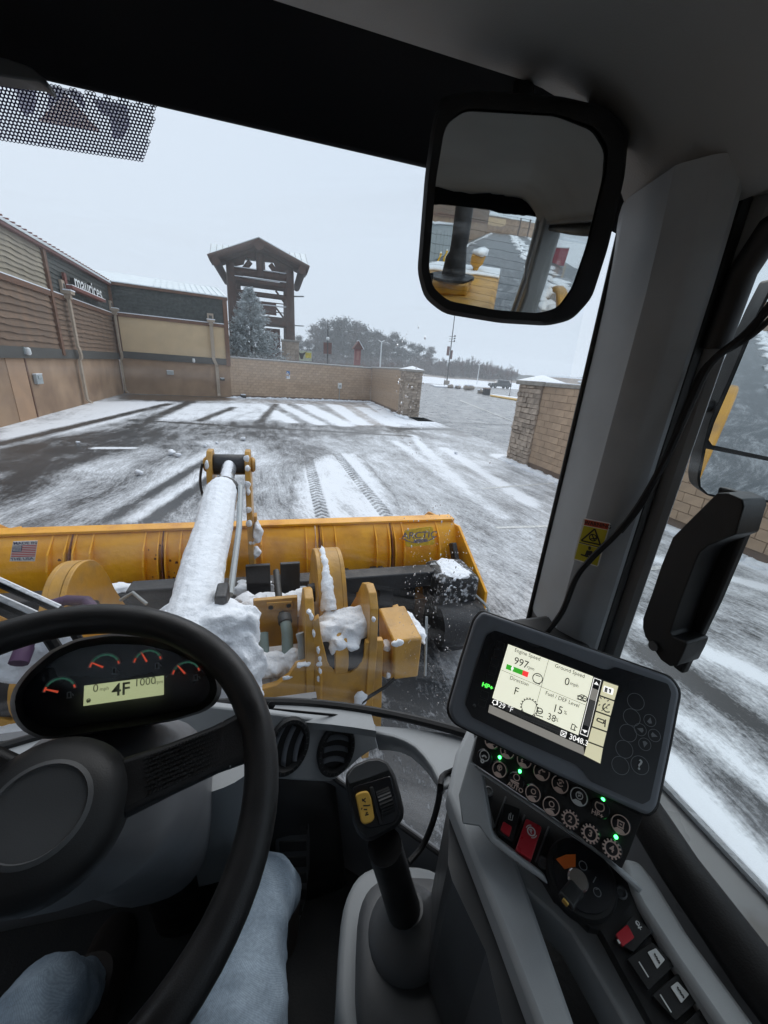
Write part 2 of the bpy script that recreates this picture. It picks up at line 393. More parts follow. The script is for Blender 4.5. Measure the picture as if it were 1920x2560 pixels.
# snow left along the foot of the walls, and the plough's windrows and wheel lines
seg_band((8.0, 3.0), (8.1, 12.4), .28, .95, .25); seg_band((-3, 31.7), (8.2, 34.4), .22, .95, .2)
for u0, v0, u1, v1, w, val in [(650, 1012, 730, 1055, .16, .95), (700, 1010, 800, 1060, .22, .9), (760, 1012, 860, 1062, .35, .95), (835, 1013, 905, 1060, .3, .95),
                               (905, 1020, 980, 1062, .3, .95), (925, 1008, 1000, 1055, .25, .95), (585, 1018, 500, 1052, .12, .2), (690, 1010, 650, 1056, .12, .2), (480, 1003, 330, 1068, .18, .12),
                               (1010, 1058, 1280, 1048, .2, .9), (990, 1072, 1270, 1075, .2, .1), (1030, 1088, 1150, 1210, .1, .8), (1110, 1120, 1330, 1260, .1, .85), (990, 1105, 1260, 1290, .09, .75),
                               (240, 1120, 330, 1120, .05, 1), (330, 1050, 1020, 1090, .1, .15), (0, 1110, 420, 1010, .15, .12), (330, 1300, 560, 1160, .05, .8), (380, 1300, 600, 1140, .05, .15), (230, 1320, 520, 1150, .06, .15),
                               (1585, 1385, 1920, 1470, .05, .9), (1620, 1560, 1920, 1700, .06, .85), (1560, 1700, 1920, 1960, .08, .8), (1600, 1790, 1920, 2060, .09, .2), (1640, 1640, 1920, 1830, .06, .15), (1660, 1910, 1920, 2230, .09, 1.0)]:
    a, b = vz(u0, v0, 0), vz(u1, v1, 0); seg_band(a[:2], b[:2], w * .85, val, w * 1.1 + .10)
S = .10 + .90 * S + _q * 1.3 + _q2 * 2.8
D[poly_mask(X, Y, G([(815, 1005), (930, 1008), (1000, 1062), (880, 1064)]))] = 1
D[poly_mask(X, Y, G([(300, 985), (940, 1003), (930, 1014), (320, 998)]))] = .8
D = blur(D, 3, 5)
def sheet(name, X, Y, Z, m, attrs):
    b, a = X.shape
    me = bpy.data.meshes.new(name)
    I = np.arange(a * b).reshape(b, a); F = np.stack([I[:-1, :-1], I[:-1, 1:], I[1:, 1:], I[1:, :-1]], -1).reshape(-1, 4)
    me.vertices.add(a * b); me.vertices.foreach_set('co', np.stack([X, Y, Z], -1).ravel())
    me.loops.add(F.size); me.loops.foreach_set('vertex_index', F.ravel()); me.polygons.add(len(F))
    me.polygons.foreach_set('loop_start', np.arange(0, F.size, 4)); me.polygons.foreach_set('loop_total', np.full(len(F), 4))
    me.update(calc_edges=True); me.polygons.foreach_set('use_smooth', [True] * len(F))
    for k, A in attrs.items():
        at = me.attributes.new(k, 'FLOAT', 'POINT'); at.data.foreach_set('value', A.ravel().astype(np.float32))
    me.materials.append(MATS[m]); ob = bpy.data.objects.new(name, me); C.objects.link(ob); LOC[ob.name] = np.zeros(3)
    return ob
def ground_mat(name, attr=True, cover=.5, asphalt=(.034, .038, .043), stretch=(2.1, .45, 1), rough=.3):
    m = bpy.data.materials.new(name); m.use_nodes = True; MATS[name] = m
    t = m.node_tree; N = t.nodes.new; L = t.links.new; b = t.nodes['Principled BSDF']; b.inputs['Specular IOR Level'].default_value = .32
    tc = N('ShaderNodeTexCoord')
    def noise(scale, det, vec=None, rough_=.6, dist=0):
        n = N('ShaderNodeTexNoise'); n.inputs['Scale'].default_value = scale; n.inputs['Detail'].default_value = det; n.inputs['Roughness'].default_value = rough_; n.inputs['Distortion'].default_value = dist
        L(vec or tc.outputs['Object'], n.inputs['Vector']); return n.outputs['Fac']
    def math_(op, a, c, cl=False):
        n = N('ShaderNodeMath'); n.operation = op; n.use_clamp = cl
        for i, q in enumerate((a, c)):
            if isinstance(q, (int, float)): n.inputs[i].default_value = q
            else: L(q, n.inputs[i])
        return n.outputs[0]
    # plough streaks run along the lot and curve slightly
    warp = N('ShaderNodeVectorMath'); warp.operation = 'ADD'
    wn = N('ShaderNodeTexNoise'); wn.inputs['Scale'].default_value = .09; L(tc.outputs['Object'], wn.inputs['Vector'])
    wm = N('ShaderNodeVectorMath'); wm.operation = 'SCALE'; wm.inputs['Scale'].default_value = 5; L(wn.outputs['Color'], wm.inputs[0])
    L(tc.outputs['Object'], warp.inputs[0]); L(wm.outputs[0], warp.inputs[1])
    mp = N('ShaderNodeMapping'); mp.inputs['Scale'].default_value = stretch; mp.inputs['Rotation'].default_value = (0, 0, math.radians(-14)); L(warp.outputs[0], mp.inputs['Vector'])
    s1 = noise(1.6, 8, mp.outputs[0], .68); s2 = noise(1.1, 7, None, .72); s3 = noise(24, 6, None, .75); s4 = noise(11, 6, mp.outputs[0], .75)
    k = math_('ADD', math_('MULTIPLY', math_('SUBTRACT', s1, .5), 1.2), math_('MULTIPLY', math_('SUBTRACT', s2, .5), .9))
    k = math_('ADD', k, math_('MULTIPLY', math_('SUBTRACT', s3, .5), 1.05)); k = math_('ADD', k, math_('MULTIPLY', math_('SUBTRACT', s4, .5), 1.2))
    if attr:
        at = N('ShaderNodeAttribute'); at.attribute_name = 'snow'; cv = at.outputs['Fac']
    else: cv = cover
    cvs = math_('MULTIPLY', math_('SUBTRACT', cv, .5), 1.75)
    e = math_('ADD', cvs, k)
    thick = N('ShaderNodeMapRange'); thick.inputs[1].default_value = -.36; thick.inputs[2].default_value = .50; L(e, thick.inputs[0])
    # asphalt: aggregate, cracks of colour, dirt
    an = noise(140, 2); ar = N('ShaderNodeValToRGB'); a = np.array(asphalt)
    ar.color_ramp.elements[0].color = (*(a * .6), 1); ar.color_ramp.elements[1].color = (*(a * 1.5), 1); L(an, ar.inputs[0])
    col = ar.outputs[0]
    if attr:
        ad = N('ShaderNodeAttribute'); ad.attribute_name = 'dirt'
        dmx = N('ShaderNodeMix'); dmx.data_type = 'RGBA'; dmx.inputs[7].default_value = (.15, .095, .055, 1); L(math_('MULTIPLY', ad.outputs['Fac'], .85), dmx.inputs[0]); L(col, dmx.inputs[6]); col = dmx.outputs[2]
    sm = N('ShaderNodeMix'); sm.data_type = 'RGBA'; sm.inputs[7].default_value = (.80, .83, .87, 1); L(col, sm.inputs[6]); L(thick.outputs[0], sm.inputs[0])
    L(sm.outputs[2], b.inputs['Base Color'])
    rr = N('ShaderNodeMapRange'); rr.inputs[3].default_value = rough; rr.inputs[4].default_value = .9; L(thick.outputs[0], rr.inputs[0]); L(rr.outputs[0], b.inputs['Roughness'])
    bp = N('ShaderNodeBump'); bp.inputs['Strength'].default_value = .5; bp.inputs['Distance'].default_value = .02
    L(math_('ADD', thick.outputs[0], math_('MULTIPLY', an, .25)), bp.inputs['Height']); L(bp.outputs[0], b.inputs['Normal'])
    return m
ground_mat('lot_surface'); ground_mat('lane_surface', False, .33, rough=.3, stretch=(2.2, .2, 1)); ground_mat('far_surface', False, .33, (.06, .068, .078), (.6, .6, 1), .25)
ground_mat('field_surface', False, .80, (.16, .11, .08), (.3, .3, 1), .8)
kind(sheet('parking_lot', X, Y, 0 * X, 'lot_surface', {'snow': S, 'dirt': D}), 'structure')
def flat(name, x0, x1, y0, y1, z, m, n=2):
    Xf, Yf = np.meshgrid(np.linspace(x0, x1, n), np.linspace(y0, y1, n)); return kind(sheet(name, Xf, Yf, 0 * Xf + z, m, {}), 'structure')
flat('ground', -450, 450, -150, 460, -.05, 'field_surface')
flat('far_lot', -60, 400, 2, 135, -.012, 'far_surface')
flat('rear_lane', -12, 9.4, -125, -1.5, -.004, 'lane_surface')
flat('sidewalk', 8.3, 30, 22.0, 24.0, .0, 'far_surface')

# the strip of fresh snow ahead with tyre treads pressed into it
pp = np.array(G([(728, 1335), (733, 1250), (737, 1190), (775, 1152), (830, 1133), (890, 1132), (915, 1160), (950, 1200), (990, 1250), (1010, 1330)]))
xs2 = np.arange(pp[:, 0].min() - .2, pp[:, 0].max() + .2, .022); ys2 = np.arange(pp[:, 1].min() - .1, pp[:, 1].max() + .2, .022)
X2, Y2 = np.meshgrid(xs2, ys2)
M2 = np.clip(blur(poly_mask(X2, Y2, pp).astype(float), 9, 12) + .35 * (blur(rng.random(X2.shape), 3, 5) - .5) * 4 * .5, 0, 1); M2 = M2 * (blur(poly_mask(X2, Y2, pp).astype(float), 14, 16) > .02)
Z2 = M2 * .032 - .012 + .004 * np.sin(X2 * 9 + 2 * np.sin(Y2 * 1.3)) * M2
T2 = np.zeros(X2.shape)
for (u0, v0, u1, v1, w) in [(775, 1165, 815, 1330, .15), (845, 1140, 975, 1300, .15)]:
    a, b = vz(u0, v0, 0)[:2], vz(u1, v1, 0)[:2]; d = (b - a) / np.linalg.norm(b - a); q = np.array([-d[1], d[0]])
    s_ = (X2 - a[0]) * d[0] + (Y2 - a[1]) * d[1]; c_ = (X2 - a[0]) * q[0] + (Y2 - a[1]) * q[1]
    ins = np.clip((w - np.abs(c_)) / .03, 0, 1); lug = ((s_ - np.abs(c_) * 1.1) % .19) < .095
    Z2 -= ins * np.where(lug, .026, .006) * M2; T2 = np.maximum(T2, ins * np.where(lug, 1.0, .35))
keep = blur(rng.random(X2.shape), 3, 8)
ground_mat('patch_surface')
S2 = np.clip(.20 + M2 * .62 - T2 * .40 * M2 + (keep - .5) * 1.6 + (blur(rng.random(X2.shape), 4, 40) - .5) * 3.0, 0, 1.0)
kind(sheet('snow_patch', X2, Y2, Z2 * 1.0, 'patch_surface', {'snow': S2, 'dirt': 0 * S2}), 'structure')

def lump(mb, c, r, flat_=.6, n=9):
    ph = rng.random(3) * 6
    k0 = len(mb.v); mb.ball((0, 0, 0), 1, n, 6)
    for i in range(k0, len(mb.v)):
        p = np.array(mb.v[i]); q = 1 + .22 * math.sin(3.1 * p[0] + ph[0]) + .2 * math.sin(4.3 * p[1] + ph[1]) + .12 * math.sin(6 * p[2] + 5 * p[0] + ph[2])
        r3 = (r, r, r * flat_) if np.isscalar(r) else r
        mb.v[i] = tuple(np.array(c) + p * q * np.array(r3))
mb = MB()
lump(mb, (0, 0, .05), .11, .6)
clod0 = None
clods = [(430, 1138, .9, 'snow clod left on bare asphalt beyond the plow, nearest of a pair'), (446, 1142, .7, 'snow clod lying against its twin on the asphalt'), (350, 1188, .8, 'lone snow clod on the streaked asphalt ahead of the plow'), (607, 1101, .8, 'snow clod in the dark wheel lane before the parking bays'), (543, 1110, .5, 'small snow clod beside the tip of the raised cylinder'), (512, 1118, .6, 'snow clod left of the raised cylinder tip'), (195, 1109, .5, 'small snow clod in the bare swath near the siding wall'), (1140, 1135, .6, 'snow clod between the two stone pillars')]
for u, v, s, lb in clods:
    p = vz(u, v, 0)
    if clod0 is None: clod0 = mb.build('snow_clod', 'snow', ang=180); o = clod0; o.location = (p[0], p[1], 0)
    else: o = clod0.copy(); C.objects.link(o); o.location = (p[0], p[1], 0); o.rotation_euler.z = random.random() * 6; o.scale = (s, s, s)
    LOC[o.name] = np.array([p[0], p[1], 0]); tag(o, lb, 'snow clod', 'snow clods on the asphalt')

# painted lines
mat('paint_white', (.55, .56, .55), .6, noise=.3, ns=14)
def stripe(name, a, b, w, z=.006):
    A, B = vz(*a, 0), vz(*b, 0); d = nrm(B - A); q = np.array([-d[1], d[0], 0]) * w / 2; up = np.array([0, 0, z])
    return kind(MB().face([A - q + up, B - q + up, B + q + up, A + q + up]).build(name, 'paint_white', smooth=False), 'structure')
for a, b in [((1205, 1222), (1385, 1208)), ((1240, 1320), (1400, 1315)), ((867, 1021), (955, 1008)), ((869, 1021), (939, 1024)), ((750, 1016), (778, 1007)), ((1600, 1425), (1900, 1392))]: stripe('painted_line', a, b, .1)

# ================================================================== the store building on the left and its end wall
mat('stucco', (.27, .17, .105), .85, noise=.16, ns=.9, bump=.5, bs=60, col2=(.39, .265, .17), detail=9)
mat('stucco_pale', (.37, .235, .145), .85, noise=.12, ns=1.5, bump=.3, bs=60)
mat('plank_brown', (.185, .122, .082), .8, noise=.2, ns=3, bump=.5, bs=25, rnd=.14)
mat('plank_tan', (.28, .245, .185), .8, noise=.16, ns=3, bump=.5, bs=25, rnd=.12)
mat('trim_brown', (.15, .075, .045), .7, noise=.2, ns=4)
mat('band_gray', (.075, .075, .07), .7, noise=.2, ns=3)
mat('shingle', (.055, .062, .058), .85, noise=.35, ns=6, bump=.4, bs=20, col2=(.085, .095, .09))
mat('tan_panel', (.57, .43, .265), .85, noise=.07, ns=1.5, bump=.2, bs=80)
mat('downspout_tan', (.37, .30, .23), .6, noise=.1)
mat('metal_roof', (.68, .74, .76), .5, noise=.1, ns=2)
mat('sign_rust', (.17, .055, .042), .6, noise=.15); mat('sign_letter', (.78, .80, .80), .5, noise=.04); mat('letter_side', (.02, .02, .02), .5)
mat('cabinet_gray', (.36, .40, .41), .5, noise=.1)
LA, LB = np.array([-8.4, 10.5, 0]), np.array([-9.7, 30.9, 0])
ldir = nrm(LB - LA); lin = np.array([ldir[1], -ldir[0], 0]); LN = np.linalg.norm(LB - LA)      # lin points into the lot
def LP(s, z, h=0): return LA + ldir * s + lin * h + np.array([0, 0, z])
store = thing('store_building', 'long brown store building with wavy plank siding and dark shingled bay', 'building', LP(8, 0))
def wall_box(mb, P, s0, s1, z0, z1, h0, h1):
    a = [P(s0, z0, h0), P(s1, z0, h0), P(s1, z0, h1), P(s0, z0, h1)]
    return mb.prism(a, (0, 0, z1 - z0))
mb = MB(); wall_box(mb, LP, -14, LN, -.05, 6.4, -6, -.06); mb.build('wall_core', 'stucco', store, smooth=False)
mb = MB(); wall_box(mb, LP, -14, LN, 0, 2.17, -.05, 0); mb.build('lower_wall', 'stucco', store, smooth=False)
for s0, s1 in ((6.6, 7.86), (-3, 2.0)): mb = MB(); wall_box(mb, LP, s0, s1, 0, 2.16, 0, .02); mb.build('pale_panel', 'stucco_pale', store, smooth=False)
mb = MB(); wall_box(mb, LP, 7.9, 7.98, 0, 2.16, 0, .035); mb.build('wall_joint', 'trim_brown', store, smooth=False)
mb = MB(); wall_box(mb, LP, -14, LN, 2.17, 2.56, -.05, .10); mb.build('band', 'band_gray', store, smooth=False)
for s in (11.35, LN - .12, 1.5): mb = MB(); wall_box(mb, LP, s - .12, s + .12, 2.3, 6.42, -.04, .15); mb.build('corner_board', 'trim_brown', store, smooth=False)
mb = MB(); wall_box(mb, LP, -14, LN, 4.66, 4.86, -.04, .12); mb.build('belt_trim', 'trim_brown', store, smooth=False)
mat('fascia_red', (.13, .05, .045), .7, noise=.2); mb = MB(); wall_box(mb, LP, -14, LN, 6.42, 6.54, -6.1, .22); mb.build('fascia', 'fascia_red', store, smooth=False)
mb = MB(); wall_box(mb, LP, -14, LN, 6.54, 6.63, -6.1, .25); mb.build('roof', 'metal_roof', store, smooth=False)
mb = MB()
for s in np.arange(-13.8, LN, .42): wall_box(mb, LP, s, s + .05, 6.66, 6.71, -6, .27)
kind(mb.build('roof_seam', 'sign_rust', store, smooth=False), 'stuff')
mb = MB(); wall_box(mb, LP, -14, LN, 4.86, 4.90, .0, .13); mb.build('ledge_snow', 'snow', store, smooth=False)
def plank(P, s0, s1, z, hgt, m, par):
    """one lapped board with a wavy natural lower edge"""
    n = max(4, int((s1 - s0) / .28)); ph = rng.random(4) * 7; mb = MB(); lo = []; hi = []
    for i in range(n + 1):
        s = s0 + (s1 - s0) * i / n; wv = .016 * math.sin(s * 2.3 + ph[0]) + .013 * math.sin(s * 5.1 + ph[1]) + .009 * math.sin(s * 11 + ph[2])
        lo.append(P(s, z - .015 + wv, .075)); hi.append(P(s, z + hgt + .03, .02))
    bk = [P(s0 + (s1 - s0) * i / n, z + .0 + .02, .0) for i in range(n + 1)]
    k = n + 1; mb.add(lo + hi + bk, [(i, i + 1, k + i + 1, k + i) for i in range(n)] + [(2 * k + i, 2 * k + i + 1, i + 1, i) for i in range(n)])
    return mb.build('plank', m, par)
for s0, s1 in ((-9, 1.4), (1.6, 11.2)):
    for k in range(8): plank(LP, s0, s1, 4.9 + k * .188, .188, 'plank_tan', store)
    for k in range(9): plank(LP, s0, s1, 2.56 + k * .235, .235, 'plank_brown', store)
for k in range(10): plank(LP, 11.5, LN - .25, 2.56 + k * .212, .212, 'plank_brown', store)
def shingles(P, s0, s1, z0, z1, par, st=.30, row=.19):
    mb = MB(); z = z0; j = 0
    while z < z1 - .05:
        s = s0 + (.15 if j % 2 else 0)
        while s < s1 - .02:
            e = min(s + st * (.8 + .4 * random.random()), s1); d = .03 * random.random(); t = min(z + row + .03, z1)
            mb.add([P(s + .008, z - d, .05), P(e - .008, z - d, .05), P(e - .008, t, .012), P(s + .008, t, .012), P(s + .008, z - d, .0), P(e - .008, z - d, 0)], [(0, 1, 2, 3), (4, 5, 1, 0)])
            s = e
        z += row; j += 1
    return kind(mb.build('shingle', 'shingle', par, smooth=False), 'stuff')
shingles(LP, 11.48, LN - .25, 4.9, 6.4, store)
# the store's sign: letters on a rust channel
sg = thing('store_sign', 'white channel letter shop sign on a rust rail over the dark shingles', 'sign', LP(15.4, 5.3, .2))
mb = MB(); wall_box(mb, LP, 12.95, 17.85, 5.22, 5.36, .10, .42); mb.build('rail', 'sign_rust', sg, smooth=False)
mb = MB(); wall_box(mb, LP, 12.9, 13.15, 5.36, 5.84, .1, .2); mb.build('end_plate', 'sign_rust', sg, smooth=False)
t = text_mb('maurices', LP(15.55, 5.60, .36), -ldir * -1, np.array([0, 0, 1.0]), .92, extrude=0, weight=.012, sx=1.22)
lb = t.build('lettering', 'sign_letter', sg, smooth=False)
t2 = MB(); t2.add([np.array(v) - lin * .012 for v in t.v], t.f)
_ls = t2.build('letter_back', 'letter_side', sg, smooth=False, solid=.0); _s = _ls.modifiers.new('solid', 'SOLIDIFY'); _s.thickness = .16; _s.offset = 0; _ls.location -= Vector(lin * .085)
mb = MB(); wall_box(mb, LP, 12.95, 17.85, 5.36, 5.39, .12, .42); mb.build('snow_strip', 'snow', sg, smooth=False)

# end wall: shingles above, tan panel, stucco below
EA, EB = np.array([-9.7, 30.9, 0]), np.array([-3.0, 32.2, 0]); edir = nrm(EB - EA); ein = np.array([edir[1], -edir[0], 0]); EN = np.linalg.norm(EB - EA)
def EP(s, z, h=0): return EA + edir * s + ein * h + np.array([0, 0, z])
ew = thing('end_building', 'lower building wing with tan panel below dark shingles, closing the lot', 'building', EP(3, 0))
mb = MB(); wall_box(mb, EP, .0, EN, -.05, 6.5, -9, -.06); mb.build('wall_core', 'shingle', ew, smooth=False)
mb = MB(); wall_box(mb, EP, .05, EN, 0, 2.25, -.05, 0); mb.build('lower_wall', 'stucco', ew, smooth=False)
mb = MB(); wall_box(mb, EP, 3.6, 5.5, 0, 2.1, 0, .02); mb.build('service_door', 'stucco', ew, smooth=False)
mb = MB(); wall_box(mb, EP, .05, EN, 2.25, 2.68, -.05, .10); mb.build('band', 'band_gray', ew, smooth=False)
mb = MB(); wall_box(mb, EP, .3, EN - .1, 2.68, 4.75, -.05, .02); mb.build('tan_panel', 'tan_panel', ew, smooth=False)
mb = MB(); wall_box(mb, EP, .1, EN - .1, 4.75, 4.95, -.05, .10); mb.build('belt_trim', 'trim_brown', ew, smooth=False)
mb = MB(); wall_box(mb, EP, .1, EN - .1, 4.95, 5.0, -.02, .12); mb.build('ledge_snow', 'snow', ew, smooth=False)
mb = MB(); wall_box(mb, EP, EN - .22, EN + .06, 2.2, 6.55, -.3, .14); mb.build('corner_board', 'trim_brown', ew, smooth=False)
mb = MB(); wall_box(mb, EP, .05, .28, 2.68, 4.75, -.03, .12); mb.build('corner_board', 'trim_brown', ew, smooth=False)
shingles(EP, .1, EN - .22, 5.0, 6.5, ew)
mb = MB(); wall_box(mb, EP, -.3, EN + .1, 6.5, 6.66, -9, .2); mb.build('fascia', 'trim_brown', ew, smooth=False)
mb = MB(); mb.prism([EP(-4, 6.66, .25), EP(EN + .1, 6.66, .25), EP(EN + .1, 8.0, -6), EP(-4, 8.0, -6)], (0, 0, .05)); rf = mb.build('roof', 'metal_roof', ew, smooth=False)
mb = MB()
for s in np.arange(2.5, EN, .38):
    mb.prism([EP(s, 6.71, .25), EP(s + .04, 6.71, .25), EP(s + .04, 8.06, -6), EP(s, 8.06, -6)], (0, 0, .05))
kind(mb.build('roof_seam', 'metal_roof', ew, smooth=False), 'stuff')

def downspout(P, s, ztop, jog, lb):
    d = thing('downspout', lb, 'downspout', P(s, 0, .1), 'tan downspouts on the buildings')
    pts = [(s, ztop, .2), (s, 2.75, .2), (s, 2.6, .24), (s + jog * .1, 2.35, .24), (s + jog * .18, 2.2, .2), (s + jog * .18, 2.1, .12), (s + jog * .18, .25, .12), (s + jog * .18, .08, .3)]
    mb = MB()
    for a, b in zip(pts[:-1], pts[1:]):
        A, B = P(*a), P(*b); mb.prism([A + (P(1, 0) - P(0, 0)) * -.11, A + (P(1, 0) - P(0, 0)) * .11, A + (P(1, 0) - P(0, 0)) * .11 + (P(0, 0, .1) - P(0, 0)), A - (P(1, 0) - P(0, 0)) * .11 + (P(0, 0, .1) - P(0, 0))], B - A)
    mb.build('pipe', 'downspout_tan', d, smooth=False)
    mb = MB(); wall_box(mb, P, s - .25, s + .25, ztop, ztop + .13, .06, .45); wall_box(mb, P, s - .14, s + .14, ztop - .2, ztop, .1, .36); mb.build('rain_head', 'downspout_tan', d, smooth=False)
    mb = MB(); wall_box(mb, P, s - .2, s + .2, ztop + .13, ztop + .55, .05, .16); mb.build('scupper', 'downspout_tan', d, smooth=False)
    mb = MB(); wall_box(mb, P, s - .1, s + .1, ztop + .22, ztop + .42, .16, .17); mb.build('scupper_mouth', 'band_gray', d, smooth=False)
    mb = MB(); wall_box(mb, P, s - .27, s + .27, ztop + .13, ztop + .18, .16, .47); mb.build('snow_strip', 'snow', d, smooth=False)
downspout(LP, 12.75, 4.95, 1, 'tan downspout left of the shop sign, reaching the ground')
downspout(LP, 20.05, 5.0, .3, 'tan downspout in the inner corner of the lot')
downspout(EP, 5.75, 5.0, 1, 'tan downspout over the tan panel, beside the spruce')
mb0 = None
def wall_box_thing(P, s, z, w, h, lb, name, m, cat, group):
    t = thing(name, lb, cat, P(s, z, 0), group)
    mb = MB(); wall_box(mb, P, s - w / 2, s + w / 2, z - h / 2, z + h / 2, .02, .14); mb.build('housing', m, t, bevel=.015)
    mb = MB(); wall_box(mb, P, s - w * .3, s + w * .25, z + h * .05, z + h * .38, .14, .17); mb.build('cover', 'cabinet_gray', t, bevel=.01)
    mb = MB(); wall_box(mb, P, s - w * .5, s + w * .5, z + h / 2, z + h / 2 + .03, .02, .15); mb.build('snow_strip', 'snow', t, smooth=False)
wall_box_thing(LP, 8.5, 1.4, .5, .36, 'small gray outlet box on the brown siding building', 'outlet_box', 'cabinet_gray', 'outlet box', 'outlet boxes')
wall_box_thing(EP, 2.9, 1.5, .42, .26, 'small gray outlet box below the tan panel', 'outlet_box', 'cabinet_gray', 'outlet box', 'outlet boxes')
wall_box_thing(EP, 6.25, 1.25, .3, .16, 'small dark box at the block wall end of the wing', 'outlet_box', 'steel_black', 'outlet box', 'outlet boxes')
for P, s, lb in ((LP, 7.9, 'small white wall lamp on the gray band of the siding building'), (EP, 4.45, 'small white wall lamp on the gray band under the tan panel')):
    t = thing('wall_lamp', lb, 'wall lamp', P(s, 2.4, .1), 'wall lamps on the gray bands')
    mb = MB(); wall_box(mb, P, s - .09, s + .09, 2.3, 2.55, .1, .14); mb.build('back_plate', 'cabinet_gray', t, smooth=False)
    o = P(s, 2.28, .2); mb = MB(); mb.lathe([(.05, 0), (.09, .06), (.08, .22), (.03, .27)], o, (0, 0, 1), 10); mb.build('shade', 'sign_letter', t)

# ================================================================== block walls
mat('block', (.45, .325, .225), .85, noise=.12, ns=4, bump=.5, bs=70, rnd=.10)
mat('mortar', (.20, .145, .11), .9, noise=.1)
mat('cap_stone', (.30, .28, .25), .85, noise=.2)
mat('stone', (.37, .30, .24), .85, noise=.25, ns=5, bump=.6, bs=30, rnd=.25)
def block_wall(name, label, A, B, h, face, limit=300, s_from=0, skip_pieces=False, cap=.1):
    A = np.array(A, float); B = np.array(B, float); d = nrm(B - A); n = np.array([d[1], -d[0], 0]) * face; L = np.linalg.norm(B - A)
    P = lambda s, z, k=0: A + d * s + n * k + np.array([0, 0, z])
    w = thing(name, label, 'wall', P(L / 2, 0))
    mb = MB(); wall_box(mb, P, 0, L, -.05, h, -.30, -.02); mb.build('mortar_bed', 'mortar', w, smooth=False)
    mb = MB(); wall_box(mb, P, -.03, L + .03, h, h + cap, -.36, .05); mb.build('coping', 'cap_stone', w, bevel=.015)
    mb = MB(); wall_box(mb, P, -.03, L + .03, h + cap, h + cap + .035, -.34, .03); mb.build('snow_layer', 'snow', w, bevel=.015)
    bl = .4; rows = int(h / .2); cells = []
    for r in range(rows):
        s = -.2 if r % 2 else 0
        while s < L - .05:
            a, b = max(s, 0), min(s + bl, L)
            if b - a > .08: cells.append((a, b, r * .2 + (h - rows * .2)))
            s += bl
    # full blocks share one mesh
    cells.sort(key=lambda c: abs((c[0] + c[1]) / 2 - s_from))
    full = [c for c in cells if c[1] - c[0] > .39]; part = [c for c in cells if c[1] - c[0] <= .39]
    rest = []; base = None; k = 0
    use = [] if skip_pieces else cells[:limit]
    for c in cells:
        if c not in use: rest.append(c)
    for a, b, z in use:
        if b - a > .39 and base is not None:
            o = put(base, 'block', w, P((a + b) / 2, z + .1, .0 + random.uniform(-.004, .004)))
        else:
            mb = MB(); wall_box(mb, P, a + .006, b - .006, z + .006, z + .194, -.035, .0)
            o = mb.build('block', 'block', w, smooth=False)
            if b - a > .39 and base is None: base = o; o.location = Vector(P((a + b) / 2, z + .1, 0) - LOC[w.name])
    if rest:
        mb = MB()
        for a, b, z in rest: wall_box(mb, P, a + .006, b - .006, z + .006, z + .194, -.035, 0)
        kind(mb.build('block_courses', 'block', w, smooth=False), 'stuff')
    return P, w
BP, w1 = block_wall('block_wall', 'tan block wall behind the parking bays with a blue sign', (-3.0, 32.2, 0), (8.4, 34.9, 0), 2.75, 1, 300, 6)
SP, w2 = block_wall('block_wall', 'tan block wall running from the corner to the far stone pillar', (8.4, 34.9, 0), (8.05, 25.2, 0), 2.8, 1, 0)
RP, w3 = block_wall('block_wall', 'near tan block wall seen past the cab pillar and door glass', (8.1, 10.8, 0), (8.0, -14, 0), 2.56, 1, 300, 6)

def stone_pillar(name, label, x0, x1, y0, y1, h, n_limit=300):
    t = thing(name, label, 'pillar', ((x0 + x1) / 2, (y0 + y1) / 2, 0))
    MB().box(x0 + .04, x1 - .04, y0 + .04, y1 - .04, -.05, h).build('core', 'mortar', t, smooth=False)
    mb = MB(); mb.box(x0 - .1, x1 + .1, y0 - .1, y1 + .1, h, h + .13); mb.build('cap', 'cap_stone', t, bevel=.02)
    mb = MB(); cx, cy = (x0 + x1) / 2, (y0 + y1) / 2
    mb.add([(x0 - .09, y0 - .09, h + .13), (x1 + .09, y0 - .09, h + .13), (x1 + .09, y1 + .09, h + .13), (x0 - .09, y1 + .09, h + .13), (cx, cy, h + .34)], [(0, 1, 4), (1, 2, 4), (2, 3, 4), (3, 0, 4)])
    mb.build('snow_layer', 'snow', t, ang=180)
    cnt = 0; extra = MB()
    for fx, (a0, a1) in (('x', (y0, y1)), ('y', (x0, x1)), ('Y', (x0, x1))):
        z = 0
        while z < h - .02:
            rh = random.choice((.10, .14, .18)); rh = min(rh, h - z); s = a0
            while s < a1 - .02:
                e = min(s + random.uniform(.16, .46), a1)
                if a1 - e < .12: e = a1
                pr = random.uniform(-.01, .035); mb = MB(); g = .008
                if fx == 'x': mb.box(x0 - pr, x0 + .05, s + g, e - g, z + g, z + rh - g)
                elif fx == 'y': mb.box(s + g, e - g, y0 - pr, y0 + .05, z + g, z + rh - g)
                else: mb.box(s + g, e - g, y1 - .05, y1 + pr, z + g, z + rh - g)
                V = np.array(mb.v); V += rng.normal(0, .006, V.shape); mb.v = [tuple(p) for p in V]
                if fx == 'Y': extra.add(mb.v, mb.f)
                else: mb.build('stone', 'stone', t, smooth=False); cnt += 1
                s = e
            z += rh
    kind(extra.build('rear_stones', 'stone', t, smooth=False), 'stuff')
    return t
stone_pillar('stone_pillar', 'far stacked stone gate pillar at the end of the parking bays', 8.0, 9.1, 24.1, 25.2, 2.75)
stone_pillar('stone_pillar', 'near stacked stone gate pillar joined to the right block wall', 8.05, 8.8, 10.8, 12.0, 2.56)

